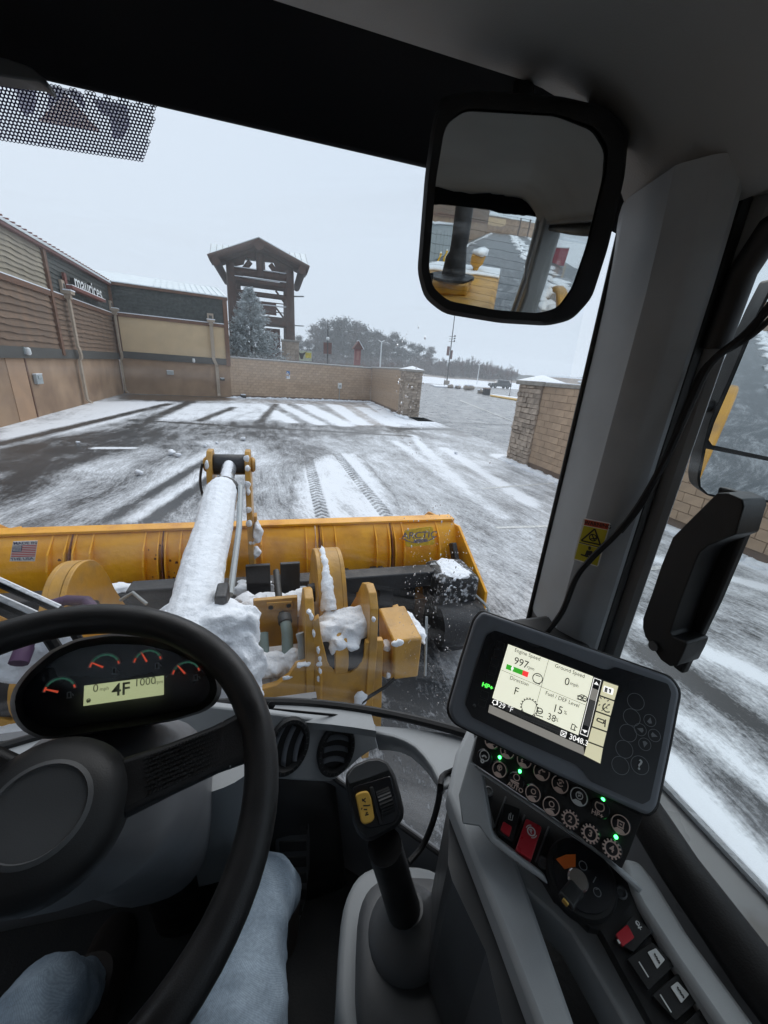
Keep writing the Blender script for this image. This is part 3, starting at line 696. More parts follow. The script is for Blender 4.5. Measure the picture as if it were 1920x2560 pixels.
# signs and boxes on the block wall
t = thing('parking_sign', 'small blue and white accessible parking sign on the block wall', 'sign', BP(4.25, 1.75, .02))
mb = MB(); wall_box(mb, BP, 4.07, 4.45, 1.82, 2.12, .005, .02); mb.build('blue_plate', mat('sign_blue', (.02, .16, .45), .4), t, smooth=False)
mb = MB(); wall_box(mb, BP, 4.07, 4.45, 1.55, 1.815, .005, .02); mb.build('white_plate', 'sign_letter', t, smooth=False)
mb = MB(); _c = BP(4.26, 1.95, .024); _a = nrm(BP(1, 0) - BP(0, 0))
for k in range(14):
    a0, a1 = math.radians(-200 + k * 20), math.radians(-200 + (k + 1) * 20)
    mb.face([_c + _a * r * math.cos(a) + np.array([0, 0, r * math.sin(a) - .02]) for r, a in ((.06, a0), (.085, a0), (.085, a1), (.06, a1))][::1])
mb.face([_c + _a * x + np.array([0, 0, z]) for x, z in ((-.02, -.02), (.01, -.02), (.01, .09), (-.02, .09))]); mb.build('wheelchair_symbol', 'sign_letter', t, smooth=False)
mb = MB(); 
for z in (1.62, 1.68, 1.74): wall_box(mb, BP, 4.13, 4.39, z, z + .02, .02, .022)
mb.build('printed_lines', 'sign_blue', t, smooth=False)
t = thing('outlet_box', 'light gray outlet box with conduit on the block wall', 'outlet box', BP(8.7, 0, .1), 'outlet boxes')
mb = MB(); wall_box(mb, BP, 8.55, 8.85, 1.0, 1.45, 0, .16); mb.build('housing', 'sign_letter', t, bevel=.02)
mb = MB(); wall_box(mb, BP, 8.62, 8.78, 1.1, 1.3, .16, .18); mb.build('cover', 'cabinet_gray', t, smooth=False)
mb = MB(); mb.tube([BP(8.7, .05, .05), BP(8.7, 1.0, .05)], .03, 8); mb.build('conduit', 'cabinet_gray', t)
t = thing('wheel_stop', 'dark box with snow on it at the foot of the block wall', 'box', (-2.2, 32.0, 0))
mb = MB(); wall_box(mb, BP, .6, .95, 0, .22, .15, .55); mb.build('box', 'steel_black', t, bevel=.02)
mb = MB(); wall_box(mb, BP, .6, .95, .22, .28, .15, .55); mb.build('snow_layer', 'snow', t, bevel=.02)
# ================================================================== the log tower
mat('log', (.055, .024, .015), .7, noise=.4, ns=2.5, bump=.5, bs=12)
mat('tower_panel', (.13, .045, .035), .7, noise=.25)
Z4 = ZM(480, 560, 2.592)
TY = 50.0
def tp(x, y, dy=0): p = vy(*Z4(x, y), TY); return np.array([p[0], TY + dy, p[2]])
tw = thing('log_tower', 'dark log frame tower with gabled roof rising behind the block wall', 'tower', (-.8, 53, 0))
xl, xr = tp(258, 400)[0], tp(632, 400)[0]
zt = 12.2
for x in (xl, xr):
    for y in (TY, TY + 7):
        mb = MB(); mb.tube([(x, y, 0), (x, y, 4.5), (x, y, 8), (x, y, zt)], [.62, .56, .52, .47], 12); mb.build('post', 'log', tw)
mb = MB(); mb.box(xr - .95, xr + .95, TY - .95, TY + .95, 0, 5.05); pr_ = mb.build('stone_base', 'stone', tw, smooth=False)
mb = MB(); mb.box(xr - 1.05, xr + 1.05, TY - 1.05, TY + 1.05, 5.05, 5.25); mb.build('base_cap', 'cap_stone', tw, bevel=.03)
for k in range(34):
    z0 = .2 + (k // 4) * .58; s0 = -.95 + (k % 4) * .47; a = random.uniform(.36, .46)
    if z0 > 4.8: break
    mb = MB(); mb.box(xr + s0, xr + s0 + a, TY - 1.0 - random.uniform(0, .03), TY - .94, z0 + 2.3 * 0, z0 + .5); mb.build('stone', 'stone', tw, smooth=False)
def beam(name, a, b, r, m='log', n=10): mb = MB(); mb.tube([a, b], r, n); return mb.build(name, m, tw)
el, er, rg = tp(120, 235), tp(750, 305), tp(435, 125)
for sgn, e in ((-1, el), (1, er)):
    beam('rafter', np.array([rg[0], TY - .2, rg[2] - .25]), np.array([e[0], TY - .2, e[2] - .1]), .42)
    beam('rafter', np.array([rg[0], TY - 1.4, rg[2] - .25]), np.array([e[0], TY - 1.4, e[2] - .1]), .36)
    beam('purlin', np.array([e[0] * .86 + rg[0] * .14, TY - 1.9, e[2] - .35]), np.array([e[0] * .86 + rg[0] * .14, TY + 9, e[2] - .35]), .42)
    beam('knee_brace', np.array([(xl if sgn < 0 else xr), TY, 10.2]), np.array([(xl if sgn < 0 else xr) - sgn * 2.0, TY, 12.6]), .28)
    bo = (xl if sgn < 0 else xr)
    beam('side_beam', (bo, TY, 11.9), (bo, TY + 7, 11.9), .4); beam('side_beam', (bo, TY, 8.0), (bo, TY + 7, 8.0), .3)
    for zz in (8.9, 7.2): beam('diagonal', (bo - sgn * .4, TY + .3, zz), (bo - sgn * 1.5, TY + .3, zz + 1.3), .1); 
beam('ridge_log', (rg[0], TY - 1.9, rg[2] - .55), (rg[0], TY + 9, rg[2] - .55), .5)
beam('king_post', (rg[0], TY - .2, 11.3), (rg[0], TY - .2, rg[2] - .4), .38)
mb = MB(); mb.prism([(rg[0], TY + .1, rg[2] - .3), (el[0] * .75 + rg[0] * .25, TY + .1, el[2] + .35), (xl, TY + .1, 11.9), (xl + 1.3, TY + .1, 12.3), (rg[0] - 1.4, TY + .1, 13.0), (rg[0], TY + .1, 12.8), (rg[0] + 1.4, TY + .1, 12.9), (xr - 1.3, TY + .1, 12.1), (xr, TY + .1, 11.7), (er[0] * .75 + rg[0] * .25, TY + .1, er[2] + .35)], (0, .25, 0)); mb.build('gable_panel', 'log', tw, smooth=False)
for z, r in ((11.55, .36), (10.75, .26), (9.6, .26)): beam('tie_beam', (xl, TY, z), (xr, TY, z - .05), r)
beam('tie_beam', (xl, TY + 7, 11.55), (xr, TY + 7, 11.5), .3)
for z in (11.9, 11.05, 8.6): MB().box(xl + .3, xr - .3, TY - .3, TY + .2, z - .02, z + .05).build('snow_layer', 'snow', tw, smooth=False)
MB().box(xl, xr, TY - .1, TY + 7, 7.0, 7.15).build('deck', 'log', tw, smooth=False)
MB().box(xl, xr, TY - .3, TY + .1, 6.6, 7.5).build('deck_beam', 'log', tw, smooth=False)
MB().box(xl + 1.6, xl + 4.6, TY + 2, TY + 2.2, 7.9, 9.2).build('hanging_panel', 'tower_panel', tw, smooth=False)
MB().box(xl + 3.2, xl + 5.0, TY + 4, TY + 4.3, 0, 6.6).build('stair_panel', 'tower_panel', tw, smooth=False)
for z in (8.0, 8.9): beam('hand_rail', (xl, TY - .1, z), (xr, TY - .1, z), .05)
for z in (9.9, 6.9):
    mb = MB()
    for k in (-.25, 0, .25): mb.tube([(xr, TY + 1 + k, z), (xr + 1.5, TY - .5 + k, z - .05)], .035, 6)
    mb.tube([(xr + 1.5, TY - .75, z - .05), (xr + 1.5, TY - .25, z - .05)], .035, 6); mb.build('banner_arm', 'steel_gray', tw)
mb = MB(); zr = rg[2]
for sgn, e in ((-1, el), (1, er)):
    mb.prism([(rg[0], TY - 1.3, zr), (e[0] + sgn * .02, TY - 1.3, e[2] + .05), (e[0] + sgn * .02, TY + 4, e[2] + .05), (rg[0], TY + 4, zr)], (0, 0, .16))
mb.build('roof', 'log', tw, smooth=False)
mb = MB()
for sgn, e in ((-1, el), (1, er)):
    mb.prism([(rg[0], TY - 1.4, zr + .18), (e[0] + sgn * .05, TY - 1.4, e[2] + .22), (e[0] + sgn * .05, TY + 4, e[2] + .22), (rg[0], TY + 4, zr + .18)], (0, 0, .06))
mb.build('roof_metal', 'metal_roof', tw, smooth=False)
a, b, c_, d_ = tp(108, 205), tp(755, 290), tp(120, 128), tp(735, 212)
mb = MB(); mb.prism([(a[0], TY + .6, a[2]), (b[0], TY + .6, b[2] + .35), (d_[0] * 1.06, TY + 3.6, d_[2] + 1.0), (c_[0] * 1.06, TY + 3.6, c_[2] + .75)], (0, 0, .08)); mb.build('cross_roof', 'metal_roof', tw, smooth=False)
mb = MB()
for k in range(18):
    f = k / 17; p = np.array([a[0], TY + .6, a[2] + .09]) * (1 - f) + np.array([b[0], TY + .6, b[2] + .44]) * f; q = np.array([c_[0] * 1.06, TY + 3.6, c_[2] + .84]) * (1 - f) + np.array([d_[0] * 1.06, TY + 3.6, d_[2] + 1.09]) * f
    mb.tube([p, q], .035, 4)
kind(mb.build('roof_seam', 'steel_gray', tw, smooth=False), 'stuff')

# ================================================================== trees
mat('needle', (.09, .115, .105), .8, noise=.3, ns=3.5, col2=(.60, .65, .67), n2=(.28, .62))
mat('bark', (.06, .045, .035), .85, noise=.3, ns=4)
mat('pine_crown', (.060, .068, .062), .85, noise=.35, ns=.35, col2=(.13, .14, .14))
mat('pine_crown_brown', (.085, .075, .065), .85, noise=.35, ns=.35, col2=(.13, .12, .115))
mat('twig', (.12, .105, .10), .85, noise=.25, ns=1); mat('twig_red', (.14, .09, .08), .85, noise=.25, ns=1)
def spruce(name, label, x, y, h, rad):
    t = thing(name, label, 'tree', (x, y, 0))
    mb = MB(); mb.tube([(x, y, 0), (x, y, h * .5), (x, y, h)], [.18, .1, .015], 8); mb.build('trunk', 'bark', t)
    mb = MB(); V = []; F = []
    n = 420
    for i in range(n):
        f = (i + .5) / n; z = .2 + (h - .2) * f ** 1.15; ph = i * 2.39996 + rng.normal(0, .2)
        L = rad * (1 - (z / h)) ** .85 * rng.uniform(.52, 1.2) + .16
        dirv = np.array([math.cos(ph), math.sin(ph), 0]); 
        for k in range(int(14 + L * 22)):
            q = rng.uniform(.12, 1) ** .7; p = np.array([x, y, z]) + dirv * L * q + np.array([0, 0, -.28 * L * q + .32 * L * q * q]) + rng.normal(0, .05 + .10 * q * L * .3, 3)
            d = nrm(dirv * .9 + rng.normal(0, .6, 3) + np.array([0, 0, .1])); w = nrm(np.cross(d, rng.normal(0, 1, 3))) * rng.uniform(.03, .06); l = rng.uniform(.14, .30)
            o = len(V); V += [p - w, p + w, p + d * l + w * .25, p + d * l - w * .25]; F.append((o, o + 1, o + 2, o + 3))
    mb.add(V, F); mb.build('crown', 'needle', t, smooth=False)
spruce('spruce_tree', 'frosted spruce tree between the store wing and the log tower', -1.75, 40.0, 8.6, 4.0)

def pine_mesh(seed, m, h=18, rad=4.2):
    r = np.random.default_rng(seed); mb = MB(); V = []; F = []
    for i in range(44):
        z = h * (.18 + .78 * r.random()); L = rad * (1.15 - abs(z / h - .45) * 1.5) * r.uniform(.2, 1); ph = r.random() * 6.28
        c = np.array([math.cos(ph) * L, math.sin(ph) * L, z]); s = r.uniform(.9, 1.9)
        for k in range(85):
            p = c + r.normal(0, .6, 3) * s * np.array([1, 1, .55]); d = nrm(r.normal(0, 1, 3) + [0, 0, .5]); w = nrm(np.cross(d, r.normal(0, 1, 3))) * r.uniform(.09, .2); l = r.uniform(.4, .9)
            o = len(V); V += [p - w, p + w, p + d * l]; F.append((o, o + 1, o + 2))
    mb.add(V, F); return mb.build('crown', m, None, smooth=False)
def bare_mesh(seed, m, h=11):
    r = np.random.default_rng(seed); mb = MB()
    def br(p, d, L, rad, lv):
        q = p + d * L; mb.tube([p, q], [rad, max(rad * .66, .022)], 4 if lv > 1 else 3, cap=False)
        if lv == 0: return
        for k in range(4 if lv > 2 else 3):
            nd = nrm(d * 1.0 + r.normal(0, .42, 3) + np.array([0, 0, .18])); f = r.uniform(.45, 1)
            br(p + d * L * f, nd, L * r.uniform(.55, .8), max(rad * .6, .03), lv - 1)
    br(np.zeros(3), np.array([0, 0, 1.0]), h * .3, .20, 5)
    return mb.build('crown', m, None, smooth=False)
def trunk_mesh(h, r0): mb = MB(); mb.tube([(0, 0, 0), (.1, 0, h * .5), (0, .1, h)], [r0, r0 * .7, r0 * .2], 6); return mb.build('trunk', 'bark', None)
def as_tree(crown, trunk, name, label, cat, group):
    t = thing(name, label, cat, (0, 0, 0), group)
    for o in (crown, trunk): o.parent = t
    return t
vars_p = [as_tree(pine_mesh(s, 'pine_crown' if s != 3 else 'pine_crown_brown'), trunk_mesh(15, .28), 'pine_tree', 'tall dark pine tree in the hazy wood beyond the block wall', 'tree', 'pine trees of the far wood') for s in (1, 2, 3, 4)]
vars_b = [as_tree(bare_mesh(s + 10, 'twig' if s < 3 else 'twig_red'), trunk_mesh(3.3, .16), 'bare_tree', 'leafless gray tree at the hazy edge of the far wood', 'tree', 'bare trees of the far wood') for s in (1, 2, 3, 4)]
used = set()
def place_tree(vs, i, x, y, s):
    t = vs[i] if id(vs[i]) not in used else copy_tree(vs[i]); used.add(id(vs[i]))
    t.location = (x, y, -.3); t.rotation_euler.z = random.random() * 6.28; t.scale = (s * random.uniform(.9, 1.1), s * random.uniform(.9, 1.1), s); return t
tops = [(745, 838, 0), (768, 850, 0), (790, 812, 0), (812, 800, 0), (838, 798, 0), (860, 795, 0), (884, 802, 0), (905, 812, 0), (926, 826, 0), (945, 828, 0), (962, 838, 0), (985, 832, 0), (1008, 848, 0), (815, 822, 0), (850, 815, 0), (900, 838, 0),
        (1030, 858, 0), (1050, 862, 0), (1075, 866, 0), (880, 860, 0), (840, 862, 0), (960, 862, 0), (790, 856, 0), (920, 868, 0), (1000, 874, 0)]
for i, (u, v, _) in enumerate(tops):
    y = 168 + (i * 37) % 36; d = ray(u, v) / ray(u, v)[1]; z = 2.65 + d[2] * y; place_tree(vars_p, i % 4, d[0] * y, y, z / 17.6)
for i in range(62):
    u = 735 + i * 9.3 if i < 26 else 975 + (i - 26) * 9.2; v = (868 if u < 1085 else 856) + (i * 29) % 20; y = 153 + (i * 53) % 22 if u > 1030 else 100 + (i * 31) % 14
    if u > 1215: v += (u - 1215) * .46
    d = ray(u, v) / ray(u, v)[1]; z = 2.65 + d[2] * y; place_tree(vars_b, i % 4, d[0] * y, y, max(z, 3) / 11.5)
# undergrowth that closes the wood's foot, and the wood going on behind
mb = MB(); V = []; F = []
for i in range(15000):
    u = rng.uniform(690, 1290); y = rng.uniform(150, 205); d = ray(u, 900) / ray(u, 900)[1]; hmax = (7.5 if u < 1080 else 4.5) * (1 - min(1, max(0, (u - 1200) / 100))); z = rng.random() ** 1.3 * hmax
    
    if u > 1030: y = rng.uniform(152, 178); d = ray(u, 900) / ray(u, 900)[1]; z += 2.0
    p = np.array([d[0] * y, y, z]); a = nrm(rng.normal(0, 1, 3) + [0, 0, .6]); w = nrm(np.cross(a, rng.normal(0, 1, 3))) * rng.uniform(.08, .2); l = rng.uniform(.5, 1.3)
    o = len(V); V += [p - w, p + w, p + a * l]; F.append((o, o + 1, o + 2))
mb.add(V, F); kind(mb.build('undergrowth', 'twig', None, smooth=False), 'stuff', 'gray brown undergrowth along the foot of the far wood', 'undergrowth')
mat('hill_wood', (.05, .055, .05), .9, noise=.3, ns=.02)
def ridge(name, y, x0, x1, h0, seed):
    r = np.random.default_rng(seed); xs_ = np.linspace(x0, x1, 260); H = h0 + 2 * np.sin(xs_ / 70 + seed) + 1.2 * np.sin(xs_ / 30 + 2 * seed) + np.abs(r.normal(0, .5, 260))
    Xr = np.stack([xs_] * 4); Yr = np.stack([np.full(260, y), np.full(260, y + 5), np.full(260, y + 15), np.full(260, y + 30)]); Zr = np.stack([0 * H - 1, H, H * 1.05, H * .9])
    return kind(sheet(name, Xr, Yr, Zr, 'hill_wood', {}), 'structure')
ridge('hill', 260, -100, 330, 6.5, 1); ridge('hill', 300, -100, 350, 9.5, 2)

# ================================================================== beyond the gate
mat('snow_ground', (.78, .81, .85), .9, noise=.06, ns=.5); mat('dry_grass', (.22, .15, .11), .9, noise=.4, ns=.4, col2=(.45, .42, .40))
def gquad(name, px, z, m):
    return kind(MB().face([vz(u, v, 0) + np.array([0, 0, z]) for u, v in px]).build(name, m, smooth=False), 'structure')
def bank(name, rows, m):
    Xb = np.array([[x for x in np.linspace(30, 190, 40)] for r in rows]); Yb = np.array([[r[0] + 1.2 * math.sin(i * .7) for i in range(40)] for r in rows]); Zb = np.array([[r[1] + r[2] * math.sin(i * 1.3 + r[0]) for i in range(40)] for r in rows])
    return kind(sheet(name, Xb, Yb, Zb, m, {}), 'structure')
bank('snow_field', [(122, -.1, 0), (126, .4, .06), (138, 1.5, .1), (150, 1.9, .1)], 'snow_ground')
bank('field_edge', [(146, 1.6, 0), (150, 2.15, .12), (156, 2.7, .12), (175, 1.0, .1)], 'dry_grass')
gquad('lane_stripe', [(1150, 1000), (1290, 1056), (1292, 1058), (1150, 1002)], .012, 'paint_white')
isl = kind(MB().prism([vz(u, v, 0) for u, v in [(1076, 963), (1180, 967), (1187, 973), (1090, 968)]], (0, 0, .25)).build('planted_island', 'snow_ground', bevel=.05), 'structure')
# small yellow kerb
k = MB(); k.prism([vz(1225, 989, 0), vz(1297, 1000, 0), vz(1297, 1003, 0), vz(1225, 991, 0)], (0, 0, .16)); mat('kerb_yellow', (.55, .33, .05), .7, noise=.3); kind(k.build('kerb', 'kerb_yellow', smooth=False), 'structure')
k = MB(); k.prism([vz(1225, 987, 0), vz(1300, 997, 0), vz(1300, 1000, 0), vz(1228, 989, 0)], (0, 0, .2)); kind(k.build('snow_bank', 'snow', bevel=.05), 'structure')
def boulder(u, v, r, lb, m='stone'):
    p = vz(u, v, 0); mb = MB(); lump(mb, p + np.array([0, 0, r * .45]), (r, r * .9, r * .55), 1, 10); t = thing('boulder', lb, 'boulder', p, 'boulders on the island')
    mb.build('rock', m, t, ang=180); mb = MB(); lump(mb, p + np.array([0, 0, r * .85]), (r * .85, r * .75, r * .25), 1, 9); mb.build('snow_layer', 'snow', t, ang=180)
boulder(1126, 970, .8, 'snow capped boulder nearest the banner lamp post'); boulder(1144, 972, .8, 'snow capped boulder, middle of the row by the lamp post'); boulder(1170, 975, 1.1, 'largest snow capped boulder, right end of the row')
boulder(1201, 984, .75, 'brown boulder beside the dark planter box')
p = vz(1215, 987, 0); t = thing('planter', 'dark planter box standing beside a brown boulder', 'planter', p)
MB().box(p[0] - .55, p[0] + .55, p[1] - .4, p[1] + .4, 0, 1.0).build('box', 'steel_black', t, bevel=.04); MB().box(p[0] - .6, p[0] + .6, p[1] - .45, p[1] + .45, 1.0, 1.12).build('lid', 'trim_brown', t, bevel=.03)
# banner lamp post
p = vz(1116, 962, 0); y = p[1]; zz = lambda v: vy(1116 + (962 - v) * .055, v, y)
L_ = thing('lamp_post', 'tall black lamp post with red banners and a stone base', 'lamp post', p)
mb = MB(); mb.box(p[0] - .7, p[0] + .7, p[1] - .7, p[1] + .7, 0, 1.3); mb.build('stone_base', 'stone', L_, bevel=.05)
mb = MB(); mb.tube([p, p + np.array([0, 0, 22.0])], [.22, .12], 8); mb.build('pole', 'steel_black', L_)
for dx, z0, z1 in ((-.75, 8.6, 11.2), (.35, 7.6, 10.2)): MB().box(p[0] + dx - .45, p[0] + dx + .45, p[1] - .05, p[1] + .05, z0, z1).build('banner', 'tower_panel', L_, smooth=False)
for z in (13.3, 14.0, 12.6): mb = MB(); mb.tube([p + np.array([-.9, 0, z]), p + np.array([.9, 0, z + .1])], .07, 6); mb.ball(p + np.array([.9, 0, z + .25]), .28, 8, 5); mb.build('lamp_arm', 'steel_black', L_)
def banner_post(u, v, y, h, lb, grp):
    d = ray(u, v) / ray(u, v)[1]; p = np.array([d[0] * y, y, 0]); t = thing('lamp_post', lb, 'lamp post', p, grp)
    mb = MB(); mb.tube([p, p + np.array([0, 0, h])], [.14, .07], 8); mb.build('pole', 'steel_black', t)
    for s in (-.38, .38): MB().box(p[0] + s - .3, p[0] + s + .3, p[1] - .03, p[1] + .03, h * .48, h * .66).build('banner', 'tower_panel', t, smooth=False)
    mb = MB(); mb.ball(p + np.array([0, 0, h * .72]), .3, 8, 5); mb.build('lantern', 'sign_letter', t)
banner_post(819, 870, 70, 9.8, 'black lamp post with small red banners before the pines', None)
def pale_post(u, vtop, y, lb, T=True):
    d = ray(u, vtop) / ray(u, vtop)[1]; h = 2.65 + d[2] * y; p = np.array([d[0] * y, y, 0]); t = thing('light_pole', lb, 'light pole', p, 'pale light poles')
    mb = MB(); mb.tube([p, p + np.array([0, 0, h])], [.16, .1], 8); mb.build('pole', 'sign_letter', t)
    mb = MB(); mb.tube([p + np.array([-.6, 0, h + .25]), p + np.array([0, 0, h]), p + np.array([.55, 0, h + .3])], .09, 6); mb.build('lamp_head', 'sign_letter', t)
pale_post(954, 855, 75, 'pale light pole in front of the dark pine wood'); pale_post(1199, 912, 130, 'pale light pole right of the red banner post')
# little red tower ornament
d = ray(893, 895) / ray(893, 895)[1]; y = 62; p = np.array([d[0] * y, y, 0]); mat('bill_pale_red', (.35, .14, .12), .6); t = thing('sign_tower', 'small red roofed signal tower beyond the block wall', 'tower', p)
MB().box(p[0] - .8, p[0] + .8, y - .8, y + .8, 0, 3.2).build('base', 'cap_stone', t, smooth=False)
mb = MB(); mb.box(p[0] - .45, p[0] + .45, y - .45, y + .45, 3.2, 5.6); mb.build('body', 'sign_red' if mat('sign_red', (.26, .07, .065), .6) else '', t, bevel=.05)
mb = MB(); mb.prism([(p[0] - .75, y - .7, 5.5), (p[0] + .75, y - .7, 5.5), (p[0], y - .7, 6.6)], (0, 1.6, 0)); mb.build('roof', 'tower_panel', t, smooth=False)
mb = MB(); mb.prism([(p[0] + .76, y - .75, 5.5), (p[0] + .02, y - .75, 6.62), (p[0] + .02, y - .75, 6.75), (p[0] + .9, y - .75, 5.5)], (0, 1.7, 0)); mb.build('snow_layer', 'snow', t, smooth=False)
MB().box(p[0] - .22, p[0] + .22, y - .5, y - .45, 4.0, 5.2).build('lamp_panel', 'bill_pale_red', t, smooth=False)
# yellow billboard
a, b = vy(*Z4(685, 818), 58), vy(*Z4(775, 885), 58); t = thing('billboard', 'pale yellow billboard with a deer head picture by the tower base', 'billboard', ((a[0] + b[0]) / 2, 58, 0))
MB().box(a[0], b[0], 58, 58.15, b[2] - .1, a[2]).build('panel', mat('bill_pale', (.62, .66, .50), .6), t, smooth=False)
MB().box(a[0] + (b[0] - a[0]) * .55, b[0] - .05, 57.97, 58, b[2] + .3, a[2] - .2).build('yellow_print', mat('bill_yellow', (.75, .62, .06), .6, noise=.3, ns=3), t, smooth=False)
mb = MB(); cx, cz = a[0] * .72 + b[0] * .28, (a[2] + b[2]) / 2; mb.prism([(cx - .3, 57.98, cz), (cx - .7, 57.98, cz + .55), (cx - .15, 57.98, cz + .25), (cx + .15, 57.98, cz + .25), (cx + .7, 57.98, cz + .55), (cx + .3, 57.98, cz), (cx + .15, 57.98, cz - .5), (cx - .15, 57.98, cz - .5)], (0, .01, 0)); mb.build('deer_print', 'ink', t, smooth=False)
for x in (a[0] + .3, b[0] - .3): MB().box(x - .1, x + .1, 58.02, 58.12, 0, b[2]).build('leg', 'steel_gray', t, smooth=False)
# parked dark SUV
def suv(x, y, rz, s, lb):
    t = thing('parked_car', lb, 'car', (0, 0, 0)); mat('car_gray', (.045, .05, .055), .3, noise=.3, ns=2, coat=.4); mat('car_glass', (.02, .025, .03), .12); mat('tyre', (.015, .015, .015), .8)
    low = [(-2.3, .35), (-2.35, .75), (-2.25, 1.0), (-1.1, 1.1), (2.2, 1.12), (2.35, .95), (2.35, .4)]
    mb = MB(); mb.prism([(q, -.9, z) for q, z in low], (0, 1.8, 0)); mb.build('body', 'car_gray', t, bevel=.08)
    mb = MB(); top = [(-1.15, 1.08), (-.35, 1.66), (1.6, 1.70), (2.2, 1.10)]
    for k in range(2): pass
    mb.add([(q, sy * (.88 if z < 1.2 else .68), z) for sy in (-1, 1) for q, z in top], [(0, 1, 2, 3), (7, 6, 5, 4), (0, 4, 5, 1), (1, 5, 6, 2), (2, 6, 7, 3), (3, 7, 4, 0)]); mb.build('cabin', 'car_gray', t, bevel=.06)
    for sy in (-1, 1):
        for a, b in ((-.75, .25), (.33, 1.1), (1.18, 1.75)):
            yy = lambda z: sy * (.885 - (z - 1.1) * .345); mb = MB(); pts = [(a if a > -.7 else -.85, 1.14), (b, 1.14), (b if b < 1.5 else 1.6, 1.58), (a if a > -.7 else -.3, 1.58)]
            mb.face([(q, yy(z) + sy * .012, z) for q, z in pts][::sy]); mb.build('window', 'car_glass', t, smooth=False)
    for q in (-1.45, 1.45):
        for sy in (-1, 1):
            mb = MB(); mb.lathe([(.2, -.11), (.36, -.11), (.38, 0), (.36, .11), (.2, .11)], (q, sy * .82, .38), (0, 1, 0), 16); w = mb.build('wheel', 'tyre', t)
            mb = MB(); mb.lathe([(.0, .115), (.2, .115)], (q, sy * .82, .38), (0, sy, 0), 12); mb.build('rim', 'steel_gray', w)
    MB().box(-1.0, 2.0, -.62, .62, 1.70, 1.74).build('snow_layer', 'snow', t, bevel=.015)
    for sy in (-.6, .6): MB().box(2.33, 2.37, sy - .2, sy + .2, .8, 1.0).build('tail_light', 'red_switch', t, smooth=False); MB().box(-2.37, -2.30, sy - .22, sy + .22, .72, .86).build('headlight', 'sign_letter', t, smooth=False)
    t.location = (x, y, 0); t.rotation_euler.z = rz; t.scale = (s, s, s)
p = vz(1249, 963, 0); _s = 1.0; d = ray(1249, 963) / ray(1249, 963)[1]
p = np.array([d[0] * 120, 120, 0]); suv(p[0], p[1], math.radians(-2), 1.55, 'dark gray SUV parked at the edge of the snowy field')
# thin marker posts
for u, v0, v1, lb in ((1273, 990, 950, 'thin dark marker post by the yellow kerb'), (1110, 968, 938, 'thin dark marker post by the banner lamp post')):
    p = vz(u, v0, 0); q = vy(u, v1, p[1]); t = thing('marker_post', lb, 'post', p); mb = MB(); mb.tube([p, (p[0], p[1], max(q[2], 1.2))], .05, 6); mb.build('rod', 'steel_black', t); MB().box(p[0] - .15, p[0] + .15, p[1] - .15, p[1] + .15, 0, .08).build('foot', 'steel_black', t)
# far low buildings and chimney over the right wall
for u, w, h, lb in ((1440, 26, 7, 'low far building with a snowy roof above the right wall'), (1478, 20, 5, 'second low far building, right of the snowy roofed one')):
    d = ray(u, 950) / ray(u, 950)[1]; y = 235; t = thing('far_building', lb, 'building', (d[0] * y, y, 0)); MB().box(d[0] * y - w / 2, d[0] * y + w / 2, y, y + 12, 0, h).build('wall', 'stucco', t, smooth=False); MB().box(d[0] * y - w / 2 - 1, d[0] * y + w / 2 + 1, y - 1, y + 13, h, h + 1).build('roof', 'snow_ground', t, smooth=False)
d = ray(1399, 950) / ray(1399, 950)[1]; y = 90; t = thing('far_pole', 'short dark pole standing above the snowy coping of the right wall', 'pole', (d[0] * y, y, 0)); mb = MB(); mb.tube([(d[0] * y, y, 0), (d[0] * y, y, 3.2)], .25, 8); mb.build('shaft', 'steel_black', t); MB().box(d[0] * y - .3, d[0] * y + .3, y - .3, y + .3, 3.2, 3.35).build('cap', 'snow', t)

# ================================================================== behind the machine (seen in the mirrors)
def RB(x0, x1, y0, y1, z0, z1, name, m, par, **k): return MB().box(x0, x1, y0, y1, z0, z1).build(name, m, par, **k)
rb = thing('rear_building', 'tan building closing the lane behind the machine, seen in the mirror', 'building', (0, -122, 0))
RB(-12, 14, -124, -120, 0, 5.5, 'wall', 'stucco', rb, smooth=False); RB(-8, 0, -119.98, -119.9, 2.8, 5.0, 'tan_panel', 'tan_panel', rb, smooth=False); RB(-12.4, 14.4, -124, -119.7, 5.5, 5.9, 'roof', 'metal_roof', rb, smooth=False)
for x in (6, 10): RB(x - .3, x + .3, -112, -111.4, 0, 6, 'post', 'log', rb, smooth=False)
lw = thing('lane_building', 'brown building along the lane behind the machine', 'building', (-9, -25, 0))
RB(-14, -7.8, -116, -4, 0, 6.2, 'wall', 'stucco', lw, smooth=False); RB(-14, -7.6, -116, -4, 6.2, 6.5, 'fascia', 'trim_brown', lw, smooth=False); RB(-7.8, -7.7, -116, -4, 3.0, 3.3, 'belt_trim', 'trim_brown', lw, smooth=False)
for k in range(9): 
    mb = MB(); mb.box(-7.8, -7.72, -116, -4, 3.3 + k * .31, 3.57 + k * .31); mb.build('plank', 'plank_brown', lw, smooth=False)
cb = thing('utility_cabinet', 'large gray utility cabinet behind yellow bollards, seen in the mirror', 'cabinet', (-6.6, -24, 0))
RB(-7.6, -5.6, -29, -20, .1, 2.5, 'cabinet', 'cabinet_gray', cb, bevel=.03); RB(-7.65, -5.5, -29.1, -19.9, 2.5, 2.6, 'snow_layer', 'snow', cb, smooth=False)
for k in range(6): RB(-5.6, -5.57, -28.8 + k * 1.48, -27.5 + k * 1.48, .25, 2.2, 'door', 'cabinet_gray', cb, bevel=.01)
mat('bollard_yellow', (.75, .45, .02), .5)
